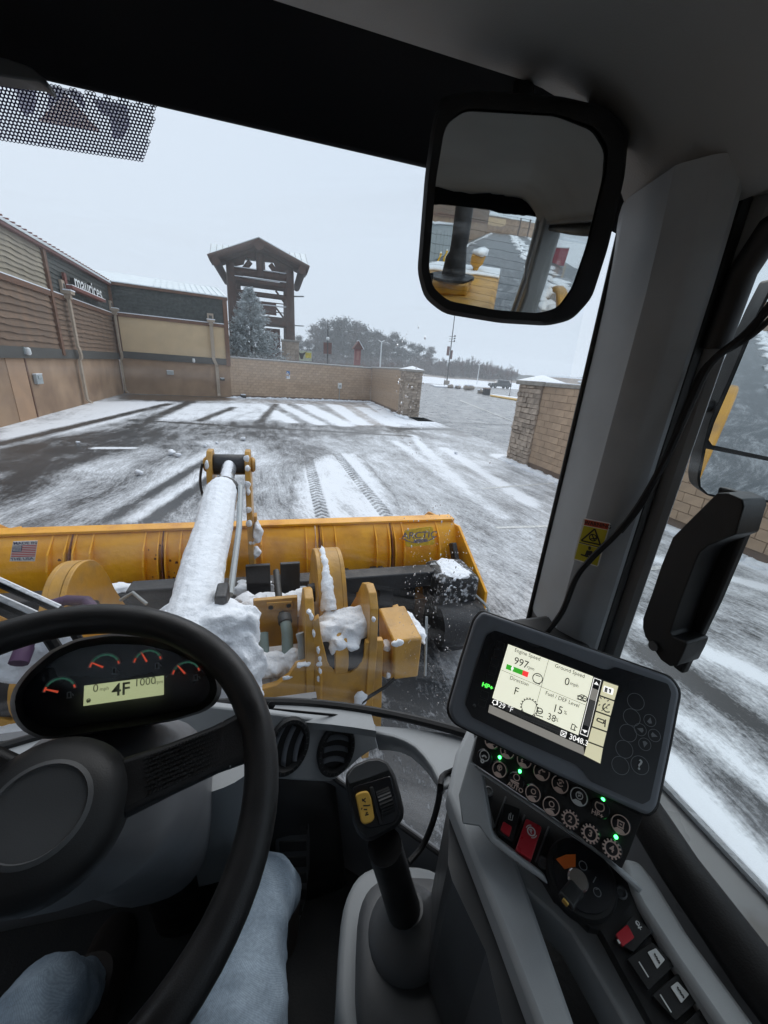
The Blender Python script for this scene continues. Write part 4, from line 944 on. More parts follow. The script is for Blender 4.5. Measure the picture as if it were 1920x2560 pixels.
def bollard():
    t = thing('bollard', 'yellow steel bollard in the row before the gray cabinet', 'bollard', (0, 0, 0), 'yellow bollards along the cabinet')
    mb = MB(); mb.lathe([(.085, 0), (.085, 1.15), (.06, 1.2)], (0, 0, 0), (0, 0, 1), 12); mb.build('post', 'bollard_yellow', t); mb = MB(); mb.lathe([(.085, 1.17), (.06, 1.22), (0, 1.24)], (0, 0, 0), (0, 0, 1), 12); mb.build('snow_cap', 'snow', t); return t
b0 = bollard()
for k in range(5):
    t = b0 if k == 0 else copy_tree(b0); t.location = (-4.3, -18.5 - k * 2.2, 0); t['label'] = 'yellow steel bollard, ' + ('nearest', 'second nearest', 'middle one', 'second farthest', 'farthest')[k] + ' in the row before the gray cabinet'
t = thing('dumpster', 'red dumpster with a snowy lid beside the lane', 'dumpster', (6.4, -13, 0))
mb = MB(); mb.prism([(5.6, -14, .15), (7.4, -14, .15), (7.4, -14, 1.3), (5.4, -14, 1.3)], (0, 2, 0)); mat('dump_red', (.25, .03, .05), .5, noise=.2); mb.build('bin', 'dump_red', t, bevel=.03); RB(5.35, 7.45, -14.05, -11.95, 1.3, 1.42, 'lid', 'snow', t, bevel=.03)
t = thing('dumpster', 'second red dumpster far down the lane', 'dumpster', (6.6, -30, 0))
mb = MB(); mb.prism([(5.9, -31, .15), (7.9, -31, .15), (7.9, -31, 1.5), (5.7, -31, 1.5)], (0, 2, 0)); mb.build('bin', 'dump_red', t, bevel=.03); RB(5.65, 7.95, -31.05, -28.95, 1.5, 1.62, 'lid', 'snow', t, bevel=.03)

mb = MB()
for i in range(170):
    yy = -4 - i * .65; lump(mb, (3.6 + .5 * math.sin(i * .4) + rng.normal(0, .2), yy, .02), (rng.uniform(.25, .6), rng.uniform(.4, .8), rng.uniform(.06, .22)), 1, 8)
    if i % 2: lump(mb, (5.2 + rng.normal(0, .4), yy, .01), (rng.uniform(.3, .9), rng.uniform(.4, 1.2), .05), 1, 8)
    if i % 3 == 0: lump(mb, (-5.0 + rng.normal(0, .3), yy, .01), (rng.uniform(.3, .8), rng.uniform(.4, 1.2), .06), 1, 8)
kind(mb.build('windrow', 'snow', ang=180), 'stuff', 'rows of ploughed snow along the lane behind the machine', 'snow')
mb = MB()
for i in range(60):
    lump(mb, (7.86 + rng.normal(0, .05), 3 + i * .15, .0), (rng.uniform(.08, .2), rng.uniform(.12, .3), rng.uniform(.03, .09)), 1, 8)
for i in range(70):
    f = i / 69; p = np.array([-2.9, 31.95, 0]) * (1 - f) + np.array([8.1, 34.55, 0]) * f; lump(mb, p + np.array([0, -.1 + rng.normal(0, .05), 0]), (rng.uniform(.12, .35), rng.uniform(.1, .25), rng.uniform(.04, .12)), 1, 8)
for i in range(30): lump(mb, (7.9 + rng.normal(0, .12), 24.0 + rng.normal(0, .4), 0), (.2, .2, .08), 1, 8); lump(mb, (8.15 + rng.normal(0, .3), 26 + i * .28, 0), (.2, .25, .07), 1, 8)
for i in range(26): lump(mb, (7.95 + rng.normal(0, .1), 10.8 + i * .05, 0), (.12, .12, .06), 1, 8); lump(mb, (8.3 + i * .15, 12.3 + rng.normal(0, .2), 0), (.2, .2, .06), 1, 8)
kind(mb.build('snow_ridge', 'snow', ang=180), 'stuff', 'low ridges of snow along the foot of the block walls', 'snow')
# ================================================================== the air with falling snow
HZ = bpy.data.materials.new('haze'); HZ.use_nodes = True; _t = HZ.node_tree; _t.nodes.clear()
_o = _t.nodes.new('ShaderNodeOutputMaterial'); _v = _t.nodes.new('ShaderNodeVolumePrincipled'); _v.inputs['Density'].default_value = .0015; _v.inputs['Color'].default_value = (.93, .97, 1, 1); _v.inputs['Anisotropy'].default_value = .2
_t.links.new(_v.outputs[0], _o.inputs['Volume']); MATS['haze'] = HZ
HAZE = kind(MB().box(-460, 460, -160, 470, -1.1, 28).build('haze', 'haze', smooth=False), 'stuff', 'pale haze of falling snow over the whole lot', 'haze')
# ================================================================== snow pusher in front of the loader
XC = -.36
Z7 = ZM(0, 1080, 2.592); Z8 = ZM(460, 1120, 2.074)
prof = [(3.86, .03), (3.62, .16), (3.48, .38), (3.43, .62), (3.45, .86), (3.53, 1.06), (3.62, 1.15)]     # back face, y and z
def prof_at(z): return float(np.interp(z, [p[1] for p in prof], [p[0] for p in prof]))
XL, XR = XC - 2.26, XC + 2.26
sp = thing('snow_pusher', 'long yellow snow pusher with ribs across the front of the loader', 'snow pusher', (XC, 3.5, 0))
mb = MB(); n = len(prof)
for x0, x1 in ((XL, XC - .77), (XC - .765, XC + .73), (XC + .735, XR)):
    mb = MB(); mb.add([(x, y, z) for x in (x0, x1) for y, z in prof] + [(x, y + .025, z) for x in (x0, x1) for y, z in prof],
       [(i, i + 1, n + i + 1, n + i) for i in range(n - 1)] + [(2 * n + i, 3 * n + i, 3 * n + i + 1, 2 * n + i + 1) for i in range(n - 1)] + [(n - 1, 3 * n - 1, 3 * n + n - 1, 2 * n - 1)])
    mb.build('moldboard_section', 'plow_yellow', sp, ang=60)
MB().box(XL, XR, 3.60, 3.74, 1.15, 1.175).build('top_lip', 'plow_yellow', sp, bevel=.004)
def rib(x, t=.014, m='plow_yellow', w=.075, z0=.30, name='rib'):
    zs = np.linspace(z0, 1.15, 8); mb = MB()
    back = [np.array([x, prof_at(z) - w * (1 if z < 1.0 else max(.1, (1.16 - z) / .16)), z]) for z in zs]; fr = [np.array([x, prof_at(z) + .005, z]) for z in zs[::-1]]
    mb.prism([p - np.array([t / 2, 0, 0]) for p in back + fr], (t, 0, 0)); return mb.build(name, m, sp, smooth=False)
pxr = [127, 231, 363, 453, 653, 764, 836, 935, 1002, 1087]; ribx = [vy(u, 1320, 3.6)[0] for u in pxr]
for x in ribx + [2 * XC - ribx[-1]]: rib(x)
for u in (177, 407, 797, 974): x = vy(u, 1320, 3.6)[0]; rib(x, .011, 'rust', .05, name='rusty_seam'); rib(x - .03, .012, w=.065); rib(x + .03, .012, w=.065)
mb = MB()
for k in range(46):
    x = rng.choice([vy(u, 1320, 3.6)[0] for u in (177, 200, 405, 430, 797)]) + rng.normal(0, .07); z = rng.uniform(.45, 1.05); y = prof_at(z) - .003; r = rng.uniform(.004, .016)
    A = np.linspace(0, 6.28, 7)[:-1]; mb.face([(x + r * rng.uniform(.6, 1.2) * math.cos(a), y, z + r * 1.6 * rng.uniform(.6, 1.2) * math.sin(a)) for a in A])
kind(mb.build('rust_spots', 'rust', sp, smooth=False), 'stuff')
for u in (143, 213, 378, 438, 972, 1010):     # dark shoes under the ribs
    x = vy(u, 1320, 3.6)[0]; mb = MB(); mb.prism([(x - .09, 3.32, .66), (x - .09, 3.46, .66), (x - .09, 3.5, .2), (x - .09, 3.28, .25)], (.18, 0, 0)); mb.build('trip_shoe', 'steel_black', sp, bevel=.01)
for sx, x in ((-1, XL), (1, XR)):
    mb = MB(); mb.prism([(x, 4.35, .98), (x, 3.50, 1.13), (x, 2.78, .74), (x, 2.74, .34), (x, 2.95, .03), (x, 4.75, .03), (x, 4.7, .7)], (.03 * sx, 0, 0)); mb.build('end_plate', 'plow_yellow', sp, bevel=.006)
    _g = [vy(u, v, 3.74) for u, v in ((1060, 1325), (1066, 1287), (1128, 1304), (1142, 1330))]; _e = 0 if sx > 0 else .22
    mb = MB(); mb.prism([(p[0] if sx > 0 else 2 * XC - p[0] + (_e if i < 2 else 0), p[1], p[2]) for i, p in enumerate(_g)], (0, .03, 0)); mb.build('corner_gusset', 'plow_yellow', sp, bevel=.005)
    mb = MB(); mb.prism([(x - sx * .06, 3.45, .95), (x - sx * .06, 3.36, 1.0), (x - sx * .06, 2.98, .55), (x - sx * .06, 3.05, .45)], (-.05 * sx, 0, 0)); mb.build('black_brace', 'steel_black', sp, bevel=.01)
    mb = MB(); c0 = np.array([x - sx * .28, 2.98, .72])
    mb.obox(c0, np.eye(3), (.42, .42, .40)); mb.build('spring_box', 'steel_dusted', sp, bevel=.06, seg=3)
    mb = MB(); mb.lathe([(.0, -.24), (.21, -.24), (.23, -.1), (.23, .1), (.2, .2), (.1, .24), (.1, .3), (0, .3)], c0 + np.array([.05 * sx, -.2, -.28]), (1, 0, 0), 18); mb.build('trip_spring', 'steel_black', sp)
    mb = MB(); mb.obox(c0 + np.array([.06 * sx, .05, -.5]), np.eye(3), (.34, .5, .3)); mb.build('skid_shoe', 'steel_black', sp, bevel=.04)
    mb = MB(); A = np.linspace(.2, 2.6, 12); mb.tube([c0 + np.array([.22 * sx, -.18, -.2]) + np.array([.04 * sx * math.sin(3 * a), .2 * math.cos(a), .2 * math.sin(a)]) for a in A], .012, 6); mb.build('hose_loop', 'steel_gray', sp)
mb = MB(); mb.box(XL + .1, XR - .1, 2.96, 3.12, .74, .90); mb.build('push_beam', 'steel_black', sp, bevel=.012)
for x in (-1.75, -1.3, -.82, .62, .98): MB().box(x - .07, x + .07, 2.98, 3.4, .3, .76).build('push_leg', 'steel_black', sp, bevel=.008)
for x0, x1, z in ((XC - .32, XC - .16, 1.12), (-.27 + .02, -.08 + .02, 1.1), (.02, .18, 1.1), (-.62, -.48, 1.1)):
    MB().box(x0, x1, 2.92, 2.96, .62, z).build('hose_guard', 'steel_black', sp, bevel=.006)
# decals
pf = Panel((-1.9, 3.395, .8), (0, -1, -.05), (Z7(85, 710), Z7(243, 705)))
fl = lambda x, y: Z7(x, y)
P7 = lambda q: [Z7(*p) for p in q]
mb = MB(); pf.slab(mb, P7([(85, 710), (243, 705), (225, 838), (62, 838)]), .006, .004); fs = mb.build('flag_sticker', 'sticker_white', sp, smooth=False)
def lerp2(a, b, t): return (a[0] + (b[0] - a[0]) * t, a[1] + (b[1] - a[1]) * t)
TLf, TRf, BRf, BLf = (83, 738), (237, 731), (226, 806), (71, 810)
mb = MB()
for k in range(7):
    t0, t1 = (2 * k) / 13, (2 * k + 1) / 13; pf.slab(mb, P7([lerp2(TLf, BLf, t0), lerp2(TRf, BRf, t0), lerp2(TRf, BRf, t1), lerp2(TLf, BLf, t1)]), .008, .001)
mb.build('flag_stripes', 'flag_red', fs, smooth=False)
mb = MB(); h7 = 7 / 13; wq = .4; a = TLf; b = lerp2(TLf, TRf, wq); c = lerp2(lerp2(TLf, BLf, h7), lerp2(TRf, BRf, h7), wq); d = lerp2(TLf, BLf, h7); pf.slab(mb, P7([a, b, c, d]), .010, .001); mb.build('flag_canton', 'flag_blue', fs, smooth=False)
mb = MB()
for i in range(6):
    for j in range(4):
        q = lerp2(lerp2(a, d, (j + .6) / 4.6), lerp2(b, c, (j + .6) / 4.6), (i + .6 + .25 * (j % 2)) / 6.6); A = np.linspace(0, 6.28, 6)[:-1]; o = pf.w(*Z7(*q), .0115); mb.face([o + .0045 * (math.cos(w) * pf.r + math.sin(w) * pf.u) for w in A])
mb.build('flag_stars', 'sticker_white', fs, smooth=False)
pf.text('MADE IN', Z7(163, 721), .034, .009, weight=.012, sx=1.12).build('lettering', 'flag_blue', fs, smooth=False)
pf.text('THE USA', Z7(143, 823), .034, .009, weight=.012, sx=1.12).build('lettering', 'flag_blue', fs, smooth=False)
pa = Panel((1.0, 3.385, .95), (0, -1, .05), (Z8(1140, 460), Z8(1300, 452)))
P8 = lambda q: [Z8(*p) for p in q]
mb = MB(); pa.slab(mb, rnd_poly(P8([(1140, 425), (1290, 405), (1302, 500), (1150, 515)]), 8), .004, .004); ad = mb.build('maker_decal', 'decal_yellow', sp, smooth=False)
pa.text('ARCTIC', Z8(1222, 453), .10, .006, weight=.015, sx=1.1).build('lettering', 'decal_blue', ad, smooth=False)
mb = MB(); 
for r_ in (1,): 
    o = pa.w(*Z8(1222, 452), .0055)
    A = np.radians(np.linspace(200, 340, 16)); mb.add([o + (R * (2.0 * math.cos(a) * pa.r + .9 * math.sin(a) * pa.u)) for a in A for R in (.085, .095)], [(2 * i, 2 * i + 1, 2 * i + 3, 2 * i + 2) for i in range(15)])
pa.slab(mb, P8([(1190, 476), (1262, 468), (1262, 484), (1190, 492)]), .006, .001); mb.build('decal_border', 'decal_blue', ad, smooth=False)

# ================================================================== loader front: tower, arms, bellcrank, cylinder, hoses
TYW = 1.5
tr = thing('loader_tower', 'yellow front frame tower of the loader with round cut-outs', 'loader frame', (XC, 1.7, .5))
W8 = lambda q, y=TYW: [vy(*Z8(*p), y) for p in q]
half = W8([(330, 1262), (400, 1254), (480, 1232), (540, 1190), (580, 1130), (612, 1122), (655, 1105), (668, 1000), (672, 900), (700, 880), (712, 985), (745, 1110), (775, 1150), (815, 1172), (860, 1170), (900, 1140), (930, 1085), (945, 1012), (1000, 1000), (1035, 1000), (1028, 1180), (1022, 1460), (640, 1460), (330, 1460)])
mb = MB(); mb.prism(half, (0, .035, 0)); mb.build('web_plate', 'cat_yellow', tr, bevel=.004)
mb = MB(); mb.prism([np.array([2 * XC - p[0], p[1], p[2]]) for p in half][::-1], (0, .035, 0)); mb.build('web_plate', 'cat_yellow', tr, bevel=.004)
xa, xb = vy(*Z8(655, 950), TYW)[0], vy(*Z8(985, 950), TYW)[0]
def side_plate(x, w, nm='side_plate', y0=1.49, zt=1.63):
    q = [(y0, .6), (y0, 1.36), (1.52, zt - .06), (1.57, zt), (1.64, zt + .01), (1.72, zt - .03), (1.86, 1.42), (2.1, 1.15), (2.12, .6)]
    mb = MB(); mb.prism([(x - w / 2, y, z) for y, z in q], (w, 0, 0)); return mb.build(nm, 'cat_yellow', tr, bevel=.005)
for x in (xa, xb, 2 * XC - xa, 2 * XC - xb): side_plate(x, .042)
for s in (1, -1):
    x = xa if s == 1 else 2 * XC - xa
    mb = MB(); mb.prism([(x + s * .02, 1.49, 1.3), (x + s * .05, 1.47, 1.25), (x + s * .05, 1.47, .6), (x + s * .02, 1.49, .6)], (s * .012, .03, 0)); mb.build('stiffener', 'cat_yellow', tr, bevel=.003)
MB().box(2 * XC - xa + .02, xa - .02, 1.55, 2.2, .98, 1.02).build('floor_plate', 'cat_yellow', tr, smooth=False)
MB().box(2 * XC - xa + .02, xa - .02, 2.2, 2.24, .7, 1.08).build('front_web', 'cat_yellow', tr, smooth=False)
MB().box(-.13, .10, 1.85, 1.88, 1.15, 1.46).build('hose_bulkhead', 'cat_yellow', tr, bevel=.004)
bk = W8([(428, 805), (560, 797), (567, 842), (430, 846)], 1.84); mb = MB(); mb.prism(bk, (0, .012, 0)); br_ = mb.build('hose_bracket', 'cat_yellow', tr, bevel=.003)
for q in ((450, 828), (543, 818)):
    o = vy(*Z8(*q), 1.838); mb = MB(); mb.lathe([(0, 0), (.013, 0)], o, (0, -1, 0), 12); mb.build('bolt_hole', 'snow', br_, smooth=False)
o = np.array([(xa + xb) / 2, 1.62, 1.28])
for sx in (1, -1):
    c = np.array([XC + sx * (o[0] - XC), o[1], o[2]])
    mb = MB(); mb.lathe([(0, -.16), (.10, -.16), (.12, -.13), (.12, .13), (.10, .16), (0, .16)], c, (1, 0, 0), 20); hb = mb.build('pivot_hub', 'steel_black', tr)
    mb = MB(); mb.lathe([(.122, -.035), (.134, -.03), (.134, .03), (.122, .035)], c, (1, 0, 0), 20); mb.build('hub_ring', 'cat_yellow', hb)
arm_prof = [(1.60, 1.20), (1.66, 1.40), (1.80, 1.60), (1.92, 1.665), (2.04, 1.655), (2.14, 1.60), (2.23, 1.48), (2.32, 1.28), (2.55, .95), (2.95, .66), (2.95, .42), (2.3, .62), (2.05, .9), (1.8, 1.05)]
def smooth_poly(P):
    o = []; n = len(P)
    for i in range(n):
        p0, p1, p2, p3 = [np.array(P[(i + j) % n], float) for j in (-1, 0, 1, 2)]
        for t in (0, .25, .5, .75): o.append(tuple(.5 * ((2 * p1) + (-p0 + p2) * t + (2 * p0 - 5 * p1 + 4 * p2 - p3) * t * t + (-p0 + 3 * p1 - 3 * p2 + p3) * t ** 3)))
    return o
arm_prof = smooth_poly(arm_prof)
arm_ins = [(1.86, 1.24), (1.98, 1.42), (2.1, 1.42), (2.3, 1.25), (2.2, 1.12), (2.0, 1.14)]
for s, lb in ((1, 'yellow loader lift arm hump between two tower plates, snow on its back'), (-1, 'broad yellow loader lift arm hump behind the steering wheel')):
    xi, xo = XC + s * .575, XC + s * (.70 if s > 0 else .645)
    la = thing('lift_arm', lb, 'loader arm', (xi, 2.0, .6))
    for x in (xi, xo): mb = MB(); mb.prism([(x - .012, y, z) for y, z in arm_prof], (.024, 0, 0)); mb.build('arm_plate', 'cat_yellow', la, bevel=.004)
    mb = MB(); top = arm_prof[3:38]
    for (y0, z0), (y1, z1) in zip(top[:-1], top[1:]):
        pass
    k = len(top); mb.add([(x, y, z - dz) for dz in (0.0, .022) for x in (min(xi, xo) + .012, max(xi, xo) - .012) for y, z in top], [(i, i + 1, k + i + 1, k + i) for i in range(k - 1)] + [(2 * k + i, 3 * k + i, 3 * k + i + 1, 2 * k + i + 1) for i in range(k - 1)])
    mb.build('arm_top', 'cat_yellow', la, ang=60)
    mb = MB(); mb.lathe([(0, -.03), (.05, -.03), (.055, 0), (.05, .03), (0, .03)], (xi - s * .02, 1.95, 1.42), (1, 0, 0), 14); mb.build('pin', 'steel_black', la)
    mb = MB(); mb.box(min(xi, xo) + .015, max(xi, xo) - .015, 1.98, 2.15, 1.22, 1.36); mb.build('arm_gusset', 'steel_black', la, bevel=.005)
MB().box(XC - .56, XC + .56, 2.45, 2.6, .78, .96).build('cross_tube', 'steel_black', bpy.data.objects['lift_arm'], bevel=.03)
# bellcrank links
bc = thing('bellcrank', 'snowy yellow bellcrank links standing up at the cylinder tip', 'linkage', (XC, 3.2, .6))
for x, z0 in ((XC + .145, .58), (XC - .145, 1.1)):
    mb = MB(); mb.prism([(x - .022, y, z) for y, z in [(3.22, z0), (3.12, 1.1), (3.18, 1.6), (3.25, 1.88), (3.32, 1.95), (3.42, 1.95), (3.48, 1.86), (3.46, 1.6), (3.42, 1.1), (3.36, z0)]], (.044, 0, 0)); mb.build('link_plate', 'cat_yellow', bc, bevel=.006)
mb = MB(); mb.lathe([(0, -.20), (.045, -.20), (.045, -.18), (.085, -.12), (.085, .12), (.045, .18), (.045, .20), (0, .20)], (XC, 3.36, 1.83), (1, 0, 0), 18); mb.build('pin', 'steel_black', bc)
for s in (-1, 1): mb = MB(); mb.lathe([(0, 0), (.06, 0), (.065, .012), (.05, .03), (0, .03)], (XC + s * .17, 3.36, 1.83), (s, 0, 0), 14); mb.build('pin_retainer', 'cat_yellow', bc)
mb = MB(); A = np.linspace(0, 1, 10); mb.tube([(XC - .2 - .03 * math.sin(3.1 * a), 3.3, 1.85 - .34 * a) for a in A], .010, 6); mb.build('grease_line', 'steel_black', bc)
mb = MB(); mb.box(XC + .175, XC + .2, 3.2, 3.3, 1.3, 1.42); mb.build('step_plate', 'cat_yellow', bc, bevel=.004)
# tilt cylinder
cy0, cy1 = np.array([XC, 1.42, 1.54]), np.array([XC, 3.34, 1.83]); cd = nrm(cy1 - cy0)
tc_ = thing('tilt_cylinder', 'snow covered hydraulic tilt cylinder pointing away from the windshield', 'cylinder', (XC, 1.6, 1.4))
mb = MB(); mb.lathe([(.0, 0), (.09, 0), (.098, .03), (.098, 1.44), (.085, 1.47), (.0, 1.47)], cy0, cd, 20); mb.build('barrel', 'cat_yellow', tc_)
mb = MB(); mb.lathe([(.056, 1.40), (.056, 1.98)], cy0, cd, 20); mb.build('rod', 'rod_chrome', tc_)
mb = MB(); mb.lathe([(.098, 1.4), (.108, 1.41), (.108, 1.48), (.06, 1.50)], cy0, cd, 20); mb.build('gland', 'steel_black', tc_)
mb = MB(); mb.tube([cy0 + np.array([.13, .35, .02]), cy0 + cd * .9 + np.array([.14, 0, .02]), cy0 + cd * 1.4 + np.array([.12, 0, .06])], .017, 8); mb.build('oil_pipe', 'steel_gray', tc_)
mb = MB(); mb.box(XC + .10, XC + .15, 1.5, 1.62, 1.5, 1.72); mb.build('side_lug', 'steel_black', tc_, bevel=.01)
for s in (-1, 1): mb = MB(); mb.prism([(XC + s * .13 - .02, y, z) for y, z in ((1.40, 1.1), (1.38, 1.5), (1.45, 1.62), (1.55, 1.6), (1.75, 1.2), (1.75, 1.0))], (.04, 0, 0)); mb.build('mount_lug', 'cat_yellow', tc_, bevel=.005)
# hoses and pipes beside the cylinder
def hose_thing(pts, r, m, lb, rings=()):
    t = thing('hydraulic_pipe', lb, 'hydraulic pipe', pts[-1]); mb = MB(); mb.tube(pts, r, 10); mb.build('pipe', m, t)
    for p, q, rr, mm_ in rings: mb = MB(); d = nrm(np.array(q) - np.array(p)); mb.lathe([(r, 0), (rr, .002), (rr, .045), (r, .05)], p, d, 14); mb.build('fitting', mm_, t)
a = [vy(*Z8(478, 640), 2.3), vy(*Z8(488, 740), 2.1), vy(*Z8(500, 840), 1.9), vy(*Z8(520, 885), 1.8)]; hose_thing(a, .021, 'hose', 'snowy black hose rising past the holed bracket')
a = [vy(*Z8(520, 870), 1.8), vy(*Z8(535, 960), 1.7), vy(*Z8(538, 1125), 1.62)]; hose_thing(a, .030, 'hose_green', 'green gray steel pipe below the holed bracket', [(a[0], a[1], .036, 'hose')])
a = [vy(*Z8(405, 960), 1.75), vy(*Z8(410, 1060), 1.68), vy(*Z8(418, 1225), 1.6)]; hose_thing(a, .032, 'hose_green', 'green gray steel pipe in the snowy tower bowl, with a ring', [(vy(*Z8(410, 1070), 1.68), vy(*Z8(412, 1100), 1.67), .042, 'hose_green')])
a = [vy(*Z8(300, 1060), 1.6), vy(*Z8(330, 1085), 1.56), vy(*Z8(345, 1130), 1.56)]; hose_thing(a, .04, 'hose', 'dark hose end under the snow mound beside the cylinder foot')
a = [vy(*Z8(600, 960), 1.6), vy(*Z8(612, 1010), 1.58), vy(*Z8(612, 1090), 1.56)]; hose_thing(a, .02, 'steel_gray', 'short snowy gray pipe stub at the foot of the tower plate')
a = [vy(*Z7(330, 1120), 1.7), vy(*Z7(430, 1090), 1.72), vy(*Z7(560, 1095), 1.68), vy(*Z7(640, 1180), 1.6)]; hose_thing(a, .022, 'hose_purple', 'purple sleeved hose arching behind the steering wheel rim')
a = [vy(*Z7(200, 1330), 1.5), vy(*Z7(160, 1400), 1.45), vy(*Z7(120, 1500), 1.4)]; hose_thing(a, .03, 'hose_purple', 'purple hose under snow seen through the steering wheel')
a = [vy(*Z7(780, 1090), 2.2), vy(*Z7(860, 1040), 2.2), vy(*Z7(950, 1115), 2.15)]; hose_thing(a, .010, 'steel_gray', 'bent gray steel pipe behind the broad arm hump')
t = thing('cross_member', 'dark crossbar with an orange marker between arm hump and cylinder', 'crossbar', (-.6, 2.8, .9))
MB().box(-1.05, -.45, 2.75, 2.9, .95, 1.05).build('bar', 'steel_black', t, bevel=.01); mb = MB(); p = vy(*Z7(1235, 1110), 2.72); mb.obox(p, np.eye(3), (.03, .02, .09)); mb.build('marker', 'orange_print', t)
# box on the right of the tower
rbx = thing('light_bracket_box', 'yellow box bracket with a snow cap right of the loader tower', 'bracket', (.63, 1.6, 1.1))
q = W8([(1085, 1005), (1238, 985), (1215, 1188), (1085, 1205)], 1.5); mb = MB(); mb.prism(q, (0, .30, 0)); mb.build('box', 'cat_yellow', rbx, bevel=.012)
mb = MB(); q = W8([(1030, 1010), (1085, 1080), (1085, 1200), (1030, 1190)], 1.56); mb.prism(q, (0, .05, 0)); mb.build('arm', 'cat_yellow', rbx, bevel=.006)
mb = MB(); q = W8([(1090, 840), (1120, 830), (1125, 900), (1100, 905)], 1.9); mb.prism(q, (0, .05, 0)); mb.build('tab', 'cat_yellow', rbx, bevel=.006)
mb = MB(); mb.tube([vy(*Z8(1258, 875), 1.72), vy(*Z8(1250, 1180), 1.60)], .008, 6); mb.build('marker_rod', 'steel_gray', rbx)
t = thing('tow_cable', 'thin dark cable lying across the tower web under the windshield', 'cable', vy(*Z8(900, 1330), 1.46))
mb = MB(); mb.tube([vy(*Z8(*p), 1.46) for p in ((890, 1345), (960, 1290), (1040, 1240), (1090, 1195))], .009, 6); mb.build('cable', 'steel_black', t); mb = MB(); lump(mb, vy(*Z8(920, 1300), 1.47), (.035, .025, .05), 1, 9); mb.build('snow_clump', 'snow', t, ang=180)

ctex = bpy.data.textures.new('snow_clouds', 'CLOUDS'); ctex.noise_scale = .035; ctex.noise_depth = 5; ctex2 = bpy.data.textures.new('snow_grain', 'CLOUDS'); ctex2.noise_scale = .009; ctex2.noise_depth = 2
def heap(lb, blobs, vox=.0085, st=.014, name='snow_heap', tubes=()):
    mb = MB()
    for c, r in blobs: lump(mb, c, r, 1, 12)
    for path, r, fl in tubes: mb.tube(path, r, 14, flat=fl)
    o = mb.build(name, 'snow', ang=180)
    r = o.modifiers.new('remesh', 'REMESH'); r.mode = 'VOXEL'; r.voxel_size = vox; r.use_smooth_shade = True
    s = o.modifiers.new('smooth', 'SMOOTH'); s.iterations = 2; s.factor = .5
    d = o.modifiers.new('disp', 'DISPLACE'); d.texture = ctex; d.strength = st; d.mid_level = .5; d.texture_coords = 'GLOBAL'
    d = o.modifiers.new('grain', 'DISPLACE'); d.texture = ctex2; d.strength = .007; d.mid_level = .5; d.texture_coords = 'GLOBAL'
    kind(o, 'stuff', lb, 'snow'); return o
v8 = lambda x, y, Y: vy(*Z8(x, y), Y)
heap('thick snow crusted along the top of the tilt cylinder', [], .0085, .009, tubes=[([cy0 + cd * s + np.array([0.004 * math.sin(9 * s), 0, .045]) for s in np.linspace(-.02, 1.42, 16)], [.095] + [.106] * 14 + [.085], 1.0)])
heap('light snow line on the cylinder rod', [], .008, .01, tubes=[([cy0 + cd * s + np.array([0, 0, .022]) for s in np.linspace(1.5, 1.9, 6)], .042, 1.0)])
heap('snow mound heaped at the foot of the tilt cylinder', [(v8(170, 900, 1.5), (.16, .14, .07)), (v8(60, 900, 1.55), (.16, .14, .07)), (v8(285, 870, 1.5), (.07, .10, .06)), (v8(300, 950, 1.46), (.06, .06, .08)), (v8(250, 1000, 1.44), (.09, .06, .08)), ((XC, 1.46, 1.50), (.22, .16, .12)), ((XC + .1, 1.40, 1.44), (.16, .12, .11)), ((XC - .2, 1.5, 1.42), (.18, .16, .13)), ((XC + .19, 1.42, 1.44), (.06, .08, .13)), ((XC + .22, 1.40, 1.30), (.07, .06, .14)), ((XC + .12, 1.38, 1.30), (.16, .06, .12)), (v8(300, 1120, 1.5), (.06, .05, .05))])
heap('snow filling the bowl of the tower around the pipes', [(v8(*p, 1.62), (.07, .06, .05)) for p in ((400, 1210), (470, 1190), (530, 1140), (360, 1190), (480, 1120), (440, 1130), (330, 1110), (560, 1105))] + [((-.05, 1.8, 1.04), (.22, .2, .05)), ((-.3, 1.75, 1.05), (.2, .2, .06))])
heap('snow drift on the pivot between the two right tower plates', [(v8(760, 960, 1.62), (.09, .07, .075)), (v8(810, 900, 1.68), (.11, .09, .06)), (v8(880, 880, 1.66), (.09, .08, .05)), (v8(740, 900, 1.68), (.06, .06, .05)), (v8(890, 935, 1.6), (.06, .06, .06)), (v8(790, 1010, 1.56), (.05, .05, .04)), (v8(880, 1020, 1.53), (.05, .03, .02)), (v8(760, 1050, 1.54), (.03, .03, .03))])
heap('snow strip down the back of the right lift arm hump', [], .010, .02, tubes=[([(XC + .61, y, z + .010) for y, z in ((2.06, 1.655), (2.0, 1.66), (1.88, 1.63), (1.78, 1.56), (1.7, 1.45))], [.006, .016, .024, .032, .045], 1.0)])
heap('snow strip along the back of the broad left lift arm hump', [], .010, .02, tubes=[([(XC - .60, y, z + .006) for y, z in ((2.12, 1.61), (2.22, 1.50), (2.31, 1.30), (2.45, 1.08), (2.7, .84))], [.008, .016, .018, .018, .02], 1.0), ([(XC - .61, y, z + .010) for y, z in ((1.75, 1.53), (1.69, 1.45), (1.62, 1.27))], .022, 1.0)])
heap('snow cap on the yellow box bracket', [(v8(1125, 965, 1.62), (.05, .11, .04)), (v8(1180, 950, 1.64), (.06, .12, .04)), (v8(1212, 945, 1.66), (.035, .11, .035)), (v8(1150, 890, 1.78), (.07, .10, .035)), (v8(1060, 1020, 1.58), (.03, .05, .025)), (v8(1105, 1010, 1.50), (.03, .02, .02))])
